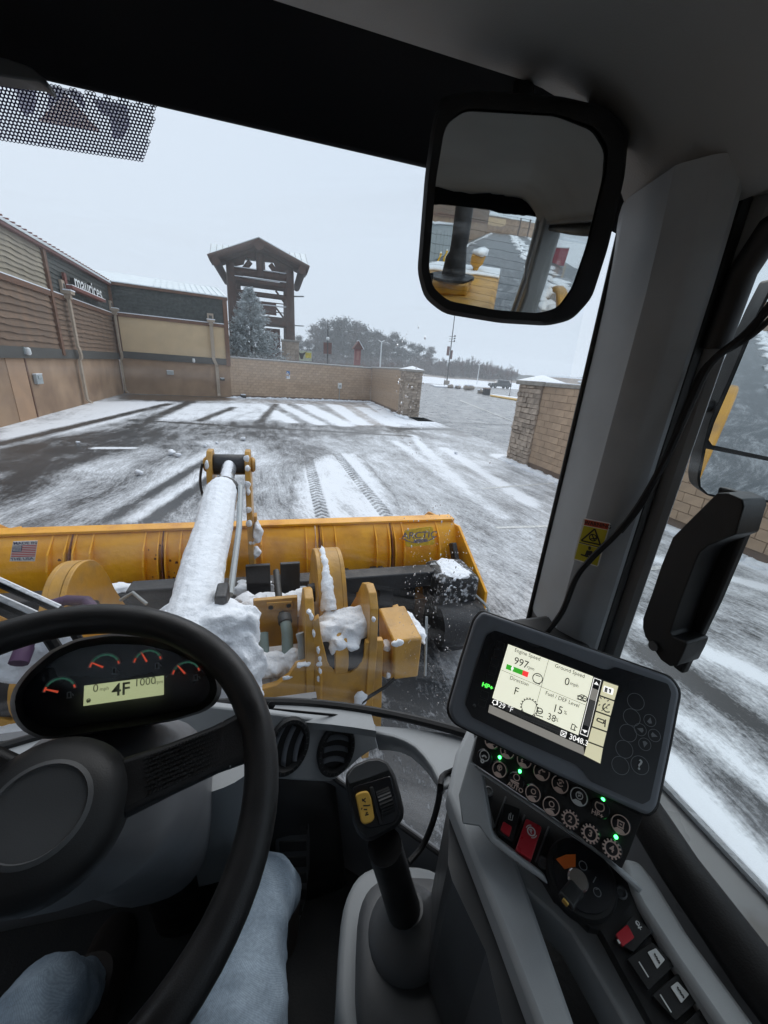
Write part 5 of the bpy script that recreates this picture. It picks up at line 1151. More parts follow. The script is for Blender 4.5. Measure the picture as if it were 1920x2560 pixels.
heap('snow ridge lying behind the bracket and hose guards', [(v8(x, y, Y), (.09, .09, .035)) for x, y, Y in ((330, 795, 2.2), (390, 810, 2.1), (460, 790, 2.2), (560, 790, 2.2), (620, 780, 2.25), (340, 830, 2.0), (590, 820, 2.05))] + [(v8(x, 720, 3.0), (.12, .08, .05)) for x in (330, 390, 580, 620)] + [(v8(10, 740, 3.0), (.12, .08, .05))])
heap('snow line on the dark push beam left of the cylinder', [((x, 3.04, .91), (.14, .075, .03)) for x in (-1.2, -1.05, -.9, -.75)])
heap('snow dusting on the black spring box at the plow end', [((XR - .30, 2.95, .92), (.17, .17, .014))] + [((XR - .28 + rng.normal(0, .08), 2.775, .84 + rng.normal(0, .05)), (.022, .008, .014)) for i in range(8)], .007, .02)
heap('snow flecks on the right tower plates', [(v8(700 + rng.normal(0, 8), y_, 1.485), (.014 * rng.uniform(.5, 1.2), .008, .022 * rng.uniform(.5, 1.3))) for y_ in (1050, 1090, 1120, 1160, 1190)] + [(v8(650 + (i % 3) * 12, 850 + i * 22, 1.495), (.010, .016, .012 + .006 * (i % 2))) for i in (0, 1, 5)] + [(v8(962 + (i % 2) * 20, 860 + i * 26, 1.49), (.008, .018, .016)) for i in (1,)] + [(v8(625, 1120, 1.49), (.03, .014, .012)), (v8(1060, 1180, 1.52), (.012, .014, .022)), (v8(600, 1126, 1.49), (.02, .012, .010)), (v8(540, 1190, 1.5), (.03, .012, .010))], .005, .006)
heap('snow ridges under the steering wheel rim, on the left frame', [(vy(*Z7(x, y), 1.5), (.09, .06, .07)) for x, y in ((30, 1440), (100, 1400), (200, 1380), (280, 1360), (60, 1500))] + [((-1.0, 1.6, 1.15), (.3, .2, .06))])
heap('snow clods caught on the bellcrank links', [((XC + .145 + rng.normal(0, .006), 3.15, z), (.02, .03, .028 + .02 * (z % .3))) for z in (1.93, 1.85, 1.72, 1.66, 1.5, 1.38, 1.2, .9)] + [((XC - .145, 3.15, z), (.018, .03, .03)) for z in (1.88, 1.7, 1.6, 1.42)] + [((XC + .21, 3.18, 1.28), (.05, .06, .09)), ((XC + .19, 3.18, 1.1), (.04, .06, .05))], .009, .015)
# wiper arms across the lower left of the windshield, dusted with snow
wp = thing('windshield_wiper', 'snow dusted black wiper arms at the lower left of the windshield', 'wiper', (-.7, .8, 1.95))
for a, b, r, nm in ((( -60, 1430), (150, 1525), .009, 'wiper_arm'), ((-80, 1470), (90, 1545), .012, 'wiper_blade')):
    A, B = vy(*a, .86), vy(*b, .84); mb = MB(); mb.tube([A, B, B + np.array([.02, 0, -.08])], r, 8); w_ = mb.build(nm, 'black_rubber', wp); mb = MB(); mb.tube([A + np.array([0, 0, r * .7]), B + np.array([0, 0, r * .7])], r * .7, 6); mb.build('snow_line', 'snow', w_)
# hood, exhaust stack and fender behind the cab (mirrors)
hd = thing('engine_hood', 'yellow engine hood behind the cab with a dark exhaust stack', 'engine hood', (-.3, -2.2, 1.2))
mb = MB(); mb.prism([(-.92, -1.15, 2.25), (.32, -1.15, 2.25), (.36, -1.15, 1.2), (-.96, -1.15, 1.2)], (0, -2.1, .0)); mb.build('hood', 'cat_yellow', hd, bevel=.08, seg=4)
MB().box(-.5, .05, -1.95, -1.5, 2.25, 2.36).build('stack_box', 'cat_yellow', hd, bevel=.02)
mb = MB(); mb.lathe([(.23, 0), (.23, .02), (.12, .03), (.09, .25), (.085, .3), (.085, 1.2), (.0, 1.2)], (-.15, -1.7, 2.36), (0, 0, 1), 20); mb.build('exhaust_stack', 'steel_black', hd)
mb = MB(); mb.lathe([(.05, 0), (.05, .12), (.10, .16), (.10, .26), (.08, .28)], (-.02, -2.8, 2.2), (0, 0, 1), 16); pc = mb.build('pre_cleaner', 'cat_yellow', hd); mb = MB(); lump(mb, (-.02, -2.8, 2.50), (.115, .115, .05), 1, 12); mb.build('snow_cap', 'snow', pc, ang=180)
mb = MB(); mb.box(-.9, .3, -3.22, -2.6, 2.25, 2.29); mb.build('hood_snow', 'snow', hd, bevel=.02)
fd = thing('rear_fender', 'yellow rear fender seen in the outside mirror', 'fender', (.75, -1.6, 1.0))
mb = MB(); A = np.radians(np.linspace(-10, 110, 10)); mb.prism([(.98, -2.1 + .6 * math.cos(a), 1.75 + .6 * math.sin(a)) for a in A] + [(.98, -2.1 + .4 * math.cos(a), 1.75 + .54 * math.sin(a)) for a in A[::-1]], (.11, 0, 0)); mb.build('fender', 'cat_yellow', fd, bevel=.02)
mb = MB(); mb.lathe([(.35, -.28), (.78, -.28), (.82, -.2), (.82, .2), (.78, .28), (.35, .28)], (.68, -1.7, .82), (1, 0, 0), 32); mb.build('tyre', 'black_rubber', fd)
# ================================================================== the cab shell
Z1 = ZM(0, 0, 1.728); Z2 = ZM(960, 0, 1.728); W1 = ZM(0, 1480, 2.304); W2 = ZM(0, 1960, 2.183); Z3 = ZM(620, 1720, 2.634)
W4 = ZM(1100, 1500, 2.676); Z5 = ZM(1120, 1780, 3.072); Z6 = ZM(1120, 2040, 2.07375); ZP = ZM(1340, 760, 2.212)
L3 = lambda q: [Z3(*p) for p in q]
CX = -.26
cab = thing('loader_cab', 'dark interior shell of the loader cab with roof lining, pillars and glass', 'vehicle cab', (CX, -.1, 1.3))
yw = lambda x: .765 - .46 * (x - CX) ** 2          # plan curve of the windshield
XS = np.linspace(-.98, .46, 37)
# roof above the lining, front header, lining
MB().box(-1.06, .56, -1.0, .80, 3.02, 3.10).build('roof', 'cat_yellow', cab, bevel=.03)
def lin_z(x, y):
    z = 2.955; d = max(0, x - .26) / .20; z -= .115 * min(1, d) ** 2.2; d = max(0, -.80 - x) / .20; z -= .115 * min(1, d) ** 2.2
    return z + .012 * max(0, min(1, (.40 - y) / .25))
mb = MB(); mb.grid(lambda x, y: (x, y, lin_z(x, y)), np.concatenate([np.linspace(-1.0, -.7, 10), np.linspace(-.6, .2, 6), np.linspace(.25, .465, 12)]), np.linspace(-.95, .487, 24)); mb.build('headliner', 'headliner', cab, solid=.012)
mb2 = MB(); mb2.prism([(-1.02, .478, 2.952), (-1.02, .60, 2.944), (-1.02, .642, 2.924), (-1.02, .655, 2.928), (-1.02, .79, 2.992), (-1.02, .79, 3.02), (-1.02, .478, 3.02)], (1.36, 0, 0)); mb2.build('front_header', 'header_black', cab, bevel=.004)
mb = MB(); mb.prism([(.34, .478, 2.94), (.46, .478, 2.85), (.47, .53, 2.85), (.40, .62, 2.915), (.34, .66, 2.935), (.34, .70, 3.02), (.47, .55, 3.02), (.47, .478, 3.02)], (0, 0, .02)); mb.build('header_corner', 'header_black', cab, smooth=False)
MB().box(.34, .50, .478, .75, 2.955, 3.02).build('header_corner', 'header_black', cab, smooth=False)
mb = MB(); mb.grid(lambda x, t: (x, yw(x) + .012 + .02 * t, 1.80 + 1.20 * t), XS, np.linspace(0, 1, 6)); mb.build('windshield', 'glass', cab)
mb = MB(); mb.tube([(x, yw(x) + .006, 1.885) for x in XS], .010, 8); mb.build('windshield_seal', 'seal', cab)
# right front pillar: soft faceted trim, black seal, door frame
plan = [(.466, .525), (.4500, .503), (.4455, .494), (.4290, .428), (.4252, .415), (.4265, .408), (.4375, .386), (.4420, .3805), (.462, .3705), (.468, .3705), (.475, .378), (.53, .42), (.54, .53)]
def pillar(nm, plan, z0, z1, m, par=cab, flare=None):
    k = len(plan); zs = np.linspace(z0, z1, 12); mb = MB()
    vs = []
    for z in zs:
        for x, y in plan:
            f = flare(z) if flare else 0
            vs.append((x - f, y - f * .6, z))
    mb.add(vs, [(j * k + i, j * k + (i + 1) % k, (j + 1) * k + (i + 1) % k, (j + 1) * k + i) for j in range(11) for i in range(k)] + [tuple(range(k))[::-1], tuple(range(11 * k, 12 * k))])
    return mb.build(nm, m, par, ang=25)
fl_ = lambda z: .022 * max(0, (z - 2.72) / .16) ** 2
pillar('front_pillar', plan, 2.26, 2.87, 'gray_plastic', flare=fl_)
pillar('pillar_foot', [(x + .003, y + .003) for x, y in plan], 1.6, 2.27, 'dark_plastic')
pillar('pillar_seal', [(.466, .385), (.469, .3695), (.478, .3685), (.486, .372), (.49, .39)], 1.7, 2.88, 'seal')
pillar('door_frame', [(.482, .385), (.483, .371), (.4855, .357), (.491, .3505), (.500, .356), (.503, .385)], 1.7, 2.86, 'gray_trim')
mb = MB(); mb.tube([(.451, .510, 2.9), (.4505, .508, 2.5), (.451, .510, 1.9)], .004, 8); mb.build('glass_seal', 'seal', cab)
# right side: rail, door glass with frame, sill
mb = MB(); mb.tube([(.488, .362, 2.70), (.488, .360, 2.775), (.487, .345, 2.812), (.486, .30, 2.828), (.486, .2, 2.832), (.486, -.6, 2.832)], .014, 10); mb.build('door_seal', 'seal', cab)
MB().box(.455, .56, -.95, .42, 2.845, 3.02).build('side_rail', 'headliner', cab, smooth=False)
MB().box(.496, .502, -.62, .36, 1.70, 2.86).build('door_glass', 'side_glass', cab, smooth=False)
MB().box(.44, .54, -.74, -.60, 1.3, 2.88).build('rear_pillar', 'gray_trim', cab, bevel=.015)
MB().box(.44, .54, -1.0, -.88, 1.3, 2.88).build('rear_pillar', 'gray_trim', cab, bevel=.015)
MB().box(-1.04, -.94, -1.0, -.88, 1.3, 3.0).build('rear_pillar', 'gray_trim', cab, bevel=.015)
MB().box(-1.04, -.96, .36, .48, 1.3, 3.0).build('front_pillar', 'gray_plastic', cab, bevel=.02)
MB().box(-1.04, -.98, -.9, .4, 2.85, 3.02).build('side_rail', 'headliner', cab, smooth=False)
MB().box(-1.03, -1.0, -.9, .4, 1.3, 2.12).build('door_panel', 'dark_plastic', cab, smooth=False)  # unseen left door panel, top raised to shade the driver's left leg
MB().box(-1.02, -1.014, -.9, .4, 2.12, 2.85).build('door_glass', 'side_glass', cab, smooth=False)
MB().box(-.98, .54, -.98, -.94, 1.3, 2.18).build('rear_wall', 'dark_plastic', cab, smooth=False)
MB().box(-.98, .54, -.98, -.93, 2.875, 3.02).build('rear_header', 'header_black', cab, smooth=False)
MB().box(-.95, .45, -.962, -.956, 2.18, 2.92).build('rear_glass', 'side_glass', cab, smooth=False)
mb = MB()
for z in np.arange(2.22, 2.9, .045): mb.tube([(x, -.953, z + .03 * math.cos((x + .25) * 2)) for x in np.linspace(-.93, .43, 9)], .0007, 4)
kind(mb.build('heater_wires', 'ink', cab, smooth=False), 'stuff')
# sill and door trim on the right
mb = MB(); mb.prism([(.505, .45, 2.138), (.505, -.7, 2.160), (.44, -.7, 2.150), (.44, .36, 2.135)], (0, 0, -.16)); mb.build('door_sill', 'wet_trim', cab, bevel=.008)
MB().box(.44, .54, -.95, .42, 1.3, 2.0).build('door_panel', 'dark_plastic', cab, smooth=False)
mb = MB(); mb.tube([(.503, .46, 2.142), (.503, -.7, 2.164)], .006, 6); lo_ = mb.build('sill_snow', 'snow', cab)
MB().prism([(-1.0, -.98, 1.24), (.52, -.98, 1.24), (.52, .40, 1.24), (.30, .56, 1.24), (.138, .69, 1.24), (-1.0, .75, 1.24)], (0, 0, .06)).build('floor', 'floor_mat', cab, smooth=False)
# lower front: firewall below the dash and the small lower corner glass
sx = [(-1.0, 1.80), (.115, 1.80), (.138, 1.625), (.32, 1.35), (.40, 1.24)]
mb = MB(); mb.prism([(-1.0, .765, 1.88), (.085, .74, 1.88), (.10, .735, 1.642), (.138, .702, 1.622), (.30, .576, 1.563), (.46, .452, 1.505), (.46, .452, 1.24), (.138, .70, 1.24), (-1.0, .765, 1.24)], (0, .02, 0)); mb.build('firewall', 'column_gray', cab, smooth=False)
mb = MB(); mb.tube([(.10, .735, 1.642), (.138, .70, 1.625), (.30, .574, 1.567), (.46, .45, 1.51)], .007, 8); mb.build('corner_glass_seal', 'seal', cab)
mb = MB(); mb.prism([(.10, .752, 1.87), (.45, .56, 1.87), (.46, .455, 1.51), (.13, .712, 1.622)], (0, .005, 0)); mb.build('corner_glass', 'glass', cab, smooth=False)
mb = MB()
mb.grid(lambda a, t: (-.02 + .16 * math.sin(a) * (1 + .25 * t) , .70 - .10 * t + .02 * math.cos(a), 1.70 - .40 * t - .14 * (1 - math.cos(a))), np.linspace(-1.5, 1.25, 14), np.linspace(0, 1, 4)); mb.build('footwell_arch', 'black_plastic', cab, solid=.006)
# ------------------------------------------------------------------ dash
dash = thing('dashboard', 'light gray dashboard ledge under the windshield with two round vents', 'dashboard', (.1, .65, 1.8))
DZ = 1.885
lipx = np.linspace(-1.0, .205, 26); lip = [np.array([x, min(yw(x) - .05, .722 - .40 * (x + .03)) if x > -.03 else yw(x) - .045, DZ]) for x in lipx]
gl = [np.array([x, yw(x) + .005, DZ]) for x in lipx]
k = len(lipx); mb = MB(); mb.add(lip + gl + [p - np.array([0, 0, .02]) for p in lip], [(i, i + 1, k + i + 1, k + i) for i in range(k - 1)] + [(2 * k + i, 2 * k + i + 1, i + 1, i) for i in range(k - 1)]); mb.build('dash_top', 'gray_plastic', dash)
pd = Panel(vz(*Z3(480, 205), DZ - .005), (.16, -.88, .44), (Z3(150, 165), Z3(830, 250)))
face = L3([(-900, 40), (120, 158), (480, 203), (850, 248), (842, 300), (862, 398), (800, 420), (730, 470), (650, 545), (570, 605), (500, 620), (330, 612), (200, 602), (-900, 560)])
mb = MB(); pd.slab(mb, face, 0, .03); mb.build('dash_face', 'gray_plastic', dash, bevel=.005)
# right hand corner of the ledge that sweeps to the console, with the arch over the corner glass
zr = lambda x, y: vz(*Z3(x, y), DZ - .012)
cor = [(828, 245), (1080, 262), (1300, 290), (1500, 318), (1490, 400), (1460, 470), (1410, 560), (1330, 640), (1290, 660), (1255, 600), (1215, 520), (1160, 445), (1100, 385), (1030, 345), (960, 318), (835, 292)]
mb = MB(); mb.prism([zr(*p) for p in cor], (0, 0, -.012)); mb.build('corner_ledge', 'gray_plastic', dash, bevel=.004)
edge = [zr(*p) for p in cor[8:]]; ed2 = [vz(*Z3(*p), DZ - .075) for p in ((1285, 700), (1250, 640), (1195, 560), (1140, 500), (1075, 445), (1010, 415), (930, 402), (862, 400))]
k = len(edge); mb = MB(); mb.add(edge + ed2, [(i, i + 1, k + i + 1, k + i) for i in range(k - 1)]); mb.build('arch_edge', 'gray_trim', dash, solid=.006)
mb = MB(); pd.slab(mb, L3([(135, 132), (640, 180), (648, 196), (300, 162), (138, 140)]), .009, .004); mb.build('defrost_slot', 'black_plastic', dash, smooth=False)
mb = MB(); o = pd.w(*Z3(155, 112), .012); mb.lathe([(.0075, -.003), (.008, .001), (.003, .003), (0, .003)], o, pd.n, 12); mb.build('trim_bolt', 'black_plastic', dash)
def vent(c, rx, ry, rot_, lb):
    o = pd.w(*Z3(*c), .004); R_ = rx; v = thing('air_vent', lb, 'air vent', o, 'round dash air vents'); s = rx / ry
    P = lambda r, h: (r, h)
    mb = MB(); mb.lathe([(ry * .98, -.002), (ry, .006), (ry * .93, .012), (ry * .80, .012), (ry * .72, .004), (ry * .70, -.012)], o, pd.n, 32, sx=s, ref=pd.r); mb.build('vent_ring', 'black_plastic', v)
    mb = MB(); mb.lathe([(ry * .70, -.013), (0, -.013)], o, pd.n, 24, sx=s, ref=pd.r); mb.build('vent_well', 'header_black', v)
    ca, sa = math.cos(rot_), math.sin(rot_); r2 = ca * pd.r + sa * pd.u; u2 = -sa * pd.r + ca * pd.u
    mb = MB(); A = np.linspace(0, 2 * math.pi, 28)
    for a in A[:-1]:
        mb.obox(o + pd.n * .0055 + ry * .86 * (s * math.cos(a) * pd.r + math.sin(a) * pd.u), (pd.n, nrm(math.cos(a) * pd.r + math.sin(a) * pd.u), nrm(-math.sin(a) * pd.r + math.cos(a) * pd.u)), (.014, .005, .001))
    kind(mb.build('ring_knurl', 'dark_plastic', v, smooth=False), 'stuff')
    for j, f in enumerate((-.40, 0, .40)):
        hw = ry * .66 * math.sqrt(1 - f * f) * (s if abs(ca) > .7 else 1); q = []
        for t in np.linspace(-1, 1, 9): q.append(o + r2 * hw * t + u2 * (ry * f + ry * .10 * (1 - t * t)) - pd.n * .004)
        mb = MB(); kk = len(q); fv = u2 * .0 + pd.n * .0; mb.add([p + pd.n * .010 - u2 * .006 for p in q] + [p - pd.n * .006 + u2 * .008 for p in q], [(i, i + 1, kk + i + 1, kk + i) for i in range(kk - 1)]); mb.build('vent_blade', 'bezel', v, solid=.0015)
vent((262, 378), .047, .062, math.pi / 2, 'round black air vent half behind the steering wheel, vertical blades')
vent((578, 402), .045, .058, .10, 'round black air vent right of the other, blades tilted flat')

# ------------------------------------------------------------------ steering wheel
wc = np.array([-.216, .303, 2.251]); wt, wb = .447, .135
wn = nrm([math.sin(wb), -math.sin(wt) * math.cos(wb), math.cos(wt) * math.cos(wb)])
pw = Panel(wc, wn, ((110, 2020), (600, 1860)))
wh = thing('steering_wheel', 'black steering wheel with three spokes and round hub', 'steering wheel', wc)
RW = .195
mb = MB(); mb.loop_tube([wc + RW * (math.cos(a) * pw.r + math.sin(a) * pw.u) for a in np.linspace(0, 2 * math.pi, 72, endpoint=False)], .0182, 16); mb.build('rim', 'rim_rubber', wh)
mb = MB(); mb.lathe([(.05, -.055), (.063, -.048), (.069, -.032), (.066, -.016), (.054, -.004), (.040, .002), (.035, -.001), (.031, -.010), (.0, -.012)], wc, wn, 40); hub = mb.build('hub', 'black_plastic', wh)
mb = MB(); mb.lathe([(.0345, .000), (.037, .0042), (.041, .0022)], wc, wn, 40); mb.build('hub_ring', 'dark_plastic', hub)
def spoke(px_end, w0=.030, w1=.026, nm='spoke'):
    e = pw.w(*px_end); d = nrm(e - wc); q = np.cross(wn, d); e = wc + d * RW
    a0 = wc + d * .060 - wn * .030; 
    secs = []
    for t, w, h, th in ((0, w0, 0, .012), (.35, w0 * .9, .004, .011), (.7, w1, .012, .010), (.9, w1 * 1.1, .018, .010), (1.0, w1 * 1.5, .022, .010)):
        c = a0 + d * (RW - .062) * t * .96 + wn * (h + .0 + .004 * t); secs.append([c + q * w + wn * 0, c + q * w * .8 + wn * th, c - q * w * .8 + wn * th, c - q * w, c - wn * th * .8])
    mb = MB(); k = 5; mb.add([p for s in secs for p in s], [(j * k + i, j * k + (i + 1) % k, (j + 1) * k + (i + 1) % k, (j + 1) * k + i) for j in range(4) for i in range(k)] + [(4, 3, 2, 1, 0), (20, 21, 22, 23, 24)])
    sp_ = mb.build(nm, 'rim_rubber', wh, bevel=.004)
    mb = MB(); b0, b1 = a0 + d * .022 + wn * .0146, a0 + d * (RW - .062) * .72 + wn * .0252
    L_ = np.linalg.norm(b1 - b0); dd = nrm(b1 - b0); up2 = nrm(np.cross(dd, q) * -1)
    if np.dot(up2, wn) < 0: up2 = -up2
    for i in range(22):
        for j in range(9):
            c = b0 + dd * L_ * (i + .5 * (j % 2)) / 22 + q * (j - 4) * .0043; mb.obox(c, (dd, q, up2), (.0024, .0024, .0016))
    kind(mb.build('grip_dots', 'black_plastic', sp_, smooth=False), 'stuff')
    mb = MB(); c = a0 + d * (RW - .062) * .76 + wn * .019; mb.obox(c, (d, q, wn), (.0016, w1 * 1.9, .012)); mb.build('spoke_seam', 'icon_gray', sp_, bevel=.0004)
spoke((600, 1842)); spoke((-330, 1790)); spoke((-420, 2500))
# ------------------------------------------------------------------ column, instrument cluster
col = thing('steering_column', 'gray steering column cover under the wheel', 'steering column', (-.25, .5, 1.35))
def loft(rings, name, m, par, cap=True, **k):
    n = len(rings[0]); mb = MB(); mb.add([p for r in rings for p in r], [(j * n + i, j * n + (i + 1) % n, (j + 1) * n + (i + 1) % n, (j + 1) * n + i) for j in range(len(rings) - 1) for i in range(n)] + ([tuple(range(n))[::-1], tuple(range((len(rings) - 1) * n, len(rings) * n))] if cap else []))
    return mb.build(name, m, par, **k)
def sell(c, ax, ay, rx, ry, n=28, e=2.6):
    o = []
    for a in np.linspace(0, 2 * math.pi, n, endpoint=False):
        ca, sa = math.cos(a), math.sin(a); o.append(np.array(c) + np.array(ax) * rx * math.copysign(abs(ca) ** (2 / e), ca) + np.array(ay) * ry * math.copysign(abs(sa) ** (2 / e), sa))
    return o
ex = np.array([1.0, 0, 0]); ey = nrm([0, .85, .5])
loft([sell(c, ex, ey, rx, ry) for c, rx, ry in (((-.222, .335, 2.18), .05, .05), ((-.232, .37, 2.135), .095, .075), ((-.245, .43, 2.09), .115, .10), ((-.25, .50, 1.99), .125, .11), ((-.25, .56, 1.86), .12, .11), ((-.25, .60, 1.72), .10, .10))], 'column_cover', 'column_gray', col, ang=60)
loft([sell(c, ex, ey, rx, ry) for c, rx, ry in (((-.25, .60, 1.74), .07, .08), ((-.25, .66, 1.5), .065, .07), ((-.25, .70, 1.28), .08, .08))], 'column_post', 'black_plastic', col, ang=60)
loft([sell(c, ex, np.array([0, 1.0, 0]), rx, ry) for c, rx, ry in (((-.17, .60, 1.90), .115, .06), ((-.17, .62, 1.75), .115, .06), ((-.17, .66, 1.5), .10, .05))], 'lower_cover', 'gray_trim', col, ang=60)
cl = thing('instrument_cluster', 'oval black instrument cluster with lit gauges behind the steering wheel', 'gauge cluster', vd(290, 1720, .50))
pc_ = Panel(vd(290, 1720, .50), (0, -.87, .49), (W1(485, 541), W1(943, 483)))
P1 = lambda q: [W1(*p) for p in q]
outp = P1([(52, 640), (75, 555), (150, 455), (290, 335), (440, 268), (640, 238), (850, 248), (1040, 298), (1180, 378), (1258, 470), (1282, 555), (1262, 625), (1195, 685), (1010, 742), (700, 792), (420, 832), (240, 852), (130, 805), (72, 735)])
outp = rnd_poly(outp, 20, 2); cen = np.array(W1(680, 545))
inn = [tuple(cen + (np.array(p) - cen) * np.array([.885, .80]) + np.array([0, -1])) for p in outp]
O3, M3, I3, B3 = pc_.poly(outp, .018), pc_.poly([tuple(cen + (np.array(p) - cen) * .955) for p in outp], .030), pc_.poly(inn, .0), pc_.poly([tuple(cen + (np.array(p) - cen) * .93) for p in outp], -.07)
loft([B3, O3, M3, I3], 'bezel_hood', 'black_plastic', cl, cap=False, ang=50); 
mb = MB(); mb.face(B3[::-1]); mb.build('back_cover', 'black_plastic', cl, smooth=False)
mb = MB(); pc_.slab(mb, inn, .001, .004); mb.build('dial_face', 'bezel_black', cl, smooth=False)
mb = MB(); pc_.slab(mb, P1([(485, 541), (943, 482), (943, 592), (480, 657)]), .003, .001); lc = mb.build('lcd', 'dash_lcd', cl, smooth=False)
mat('lcd_soft', (.07, .075, .05), .6, noise=.02); pc_.text('4F', W1(697, 563), .0215, .0045, weight=.015, sx=1.0).build('readout', 'lcd_soft', lc, smooth=False)
mat('lcd_faint', (.16, .17, .10), .6, noise=.02)
for s, c, h in (('0', (551, 556), .0135), ('1000', (836, 518), .0135), ('mph', (601, 557), .0062), ('rpm', (916, 518), .0062)): pc_.text(s, W1(*c), h, .0045, sx=.95).build('readout', 'lcd_faint', lc, smooth=False)
mb = MB(); pc_.line(mb, W1(500, 632), W1(518, 628), .003, .0045); pc_.ring(mb, W1(510, 625), .002, .0012, .0045, 10); mb.build('seat_belt_icon', 'lcd_faint', lc, smooth=False)
for (gx, gy), r, a_n in (((343, 578), .0165, 195), ((602, 438), .0165, 150), ((850, 410), .0160, 118), ((1072, 478), .0165, 128)):
    g = MB(); pc_.ring(g, W1(gx, gy), r, .0022, .0025, 16, 28, 148); go = g.build('gauge_arc', 'gauge_green', cl, smooth=False)
    g = MB(); pc_.ring(g, W1(gx, gy), r, .0022, .0026, 5, 150, 172); pc_.ring(g, W1(gx, gy), r, .0022, .0026, 3, 10, 26); g.build('gauge_red_zone', 'gauge_red', go, smooth=False)
    g = MB(); pc_.ring(g, W1(gx, gy), r + .0022, .0006, .0026, 20, 10, 172)
    o = pc_.w(*W1(gx, gy), .0027)
    for a in np.radians(np.linspace(12, 170, 7)): d = math.cos(a) * pc_.r + math.sin(a) * pc_.u; q = np.cross(pc_.n, d) * .0004; g.face([o + d * (r - .002) - q, o + d * (r - .002) + q, o + d * (r + .0015) + q, o + d * (r + .0015) - q])
    g.build('gauge_ticks', 'icon_gray', go, smooth=False)
    a = math.radians(a_n if a_n < 180 else 160); d = math.cos(a) * pc_.r + math.sin(a) * pc_.u; q = np.cross(pc_.n, d) * .0012; g = MB(); g.prism([o + d * .002 - q, o + d * .002 + q, o + d * (r + .001) + q * .5, o + d * (r + .001) - q * .5], pc_.n * -.001); g.build('needle', 'gauge_red', go, smooth=False)
    # small symbol right of the dial
    g = MB(); x0, y0 = gx + 55, gy + 15; pc_.line(g, W1(x0 - 10, y0 - 15), W1(x0 - 10, y0 + 18), .0014, .0027); pc_.line(g, W1(x0 + 10, y0 - 18), W1(x0 + 10, y0 + 16), .0014, .0027); pc_.line(g, W1(x0 - 10, y0 - 14), W1(x0 + 10, y0 - 17), .0014, .0027); pc_.line(g, W1(x0 - 16, y0 + 18), W1(x0 + 16, y0 + 14), .0014, .0027); pc_.line(g, W1(x0 + 18, y0 - 8), W1(x0 + 26, y0 + 5), .0012, .0027); g.build('gauge_symbol', 'icon_gray', go, smooth=False)
mb = MB(); pc_.slab(mb, P1([(120, 640), (150, 560), (260, 425), (420, 322), (640, 268), (850, 276), (1020, 322), (1150, 410), (1205, 500), (1190, 570), (1120, 630), (880, 700), (600, 742), (380, 766), (240, 756), (150, 710)]), .011, .001); mb.build('lens', 'glass', cl, smooth=False)

# ------------------------------------------------------------------ right console with monitor, keypad, switches
con = thing('side_console', 'gray and black right hand console with rails and storage pocket', 'console', (.33, .2, 1.4))
CZ = 2.135
c6 = lambda x, y, z=CZ: vz(*Z6(x, y), z)
# left rail (long gray bar) and middle rail, both running back along the seat
mb = MB(); mb.prism([vz(*p, 2.10) for p in [(1178, 1800), (1205, 1905), (1240, 2010), (1330, 2250), (1440, 2560), (1500, 2720), (1395, 2720), (1345, 2560), (1250, 2310), (1150, 2060), (1118, 1980), (1140, 1880)]], (0, 0, -.035)); mb.build('console_rail', 'gray_plastic', con, bevel=.006)
mb = MB(); mb.prism([c6(*p, 2.095) for p in [(195, 60), (250, 130), (350, 230), (510, 330), (600, 410), (750, 590), (780, 590), (900, 790), (1070, 1078), (1200, 1350), (1080, 1350), (920, 1078), (760, 800), (640, 600), (560, 520), (330, 320), (240, 200)]], (0, 0, -.05)); mb.build('console_rail', 'gray_trim', con, bevel=.006)
mb = MB(); mb.prism([c6(*p, 2.0) for p in [(60, 60), (330, 300), (700, 640), (1000, 1100), (1000, 1500), (500, 1500), (380, 1000)]], (0, 0, -.02)); mb.build('pocket_floor', 'floor_mat', con, smooth=False)
mb = MB(); mb.prism([vz(*p, 2.06) for p in [(1125, 1985), (1150, 2060), (1250, 2310), (1345, 2560), (1400, 2740), (1330, 2900), (1300, 2740), (1215, 2380), (1130, 2200), (1120, 2160)]], (0, 0, -.75)); mb.build('console_side', 'dark_plastic', con, smooth=False)
MB().box(.255, .45, -.5, .33, 1.3, 1.98).build('console_body', 'dark_plastic', con, smooth=False)
# right rail beside the window and the soft black pad
mb = MB(); mb.prism([vz(*p, 2.142) for p in [(1556, 2140), (1600, 2150), (1640, 2200), (1720, 2330), (1890, 2560), (1990, 2700), (1950, 2750), (1800, 2560), (1690, 2400), (1600, 2260), (1565, 2190)]], (0, 0, -.05)); mb.build('console_rail', 'gray_plastic', con, bevel=.006)
mb = MB(); mb.tube([(.455, .262, 2.10), (.448, .235, 2.148), (.428, .20, 2.158), (.424, .16, 2.152), (.418, .08, 2.150), (.415, -.3, 2.150)], [.018, .021, .023, .023, .024, .024], 14); mb.build('window_pad', 'black_rubber', con)
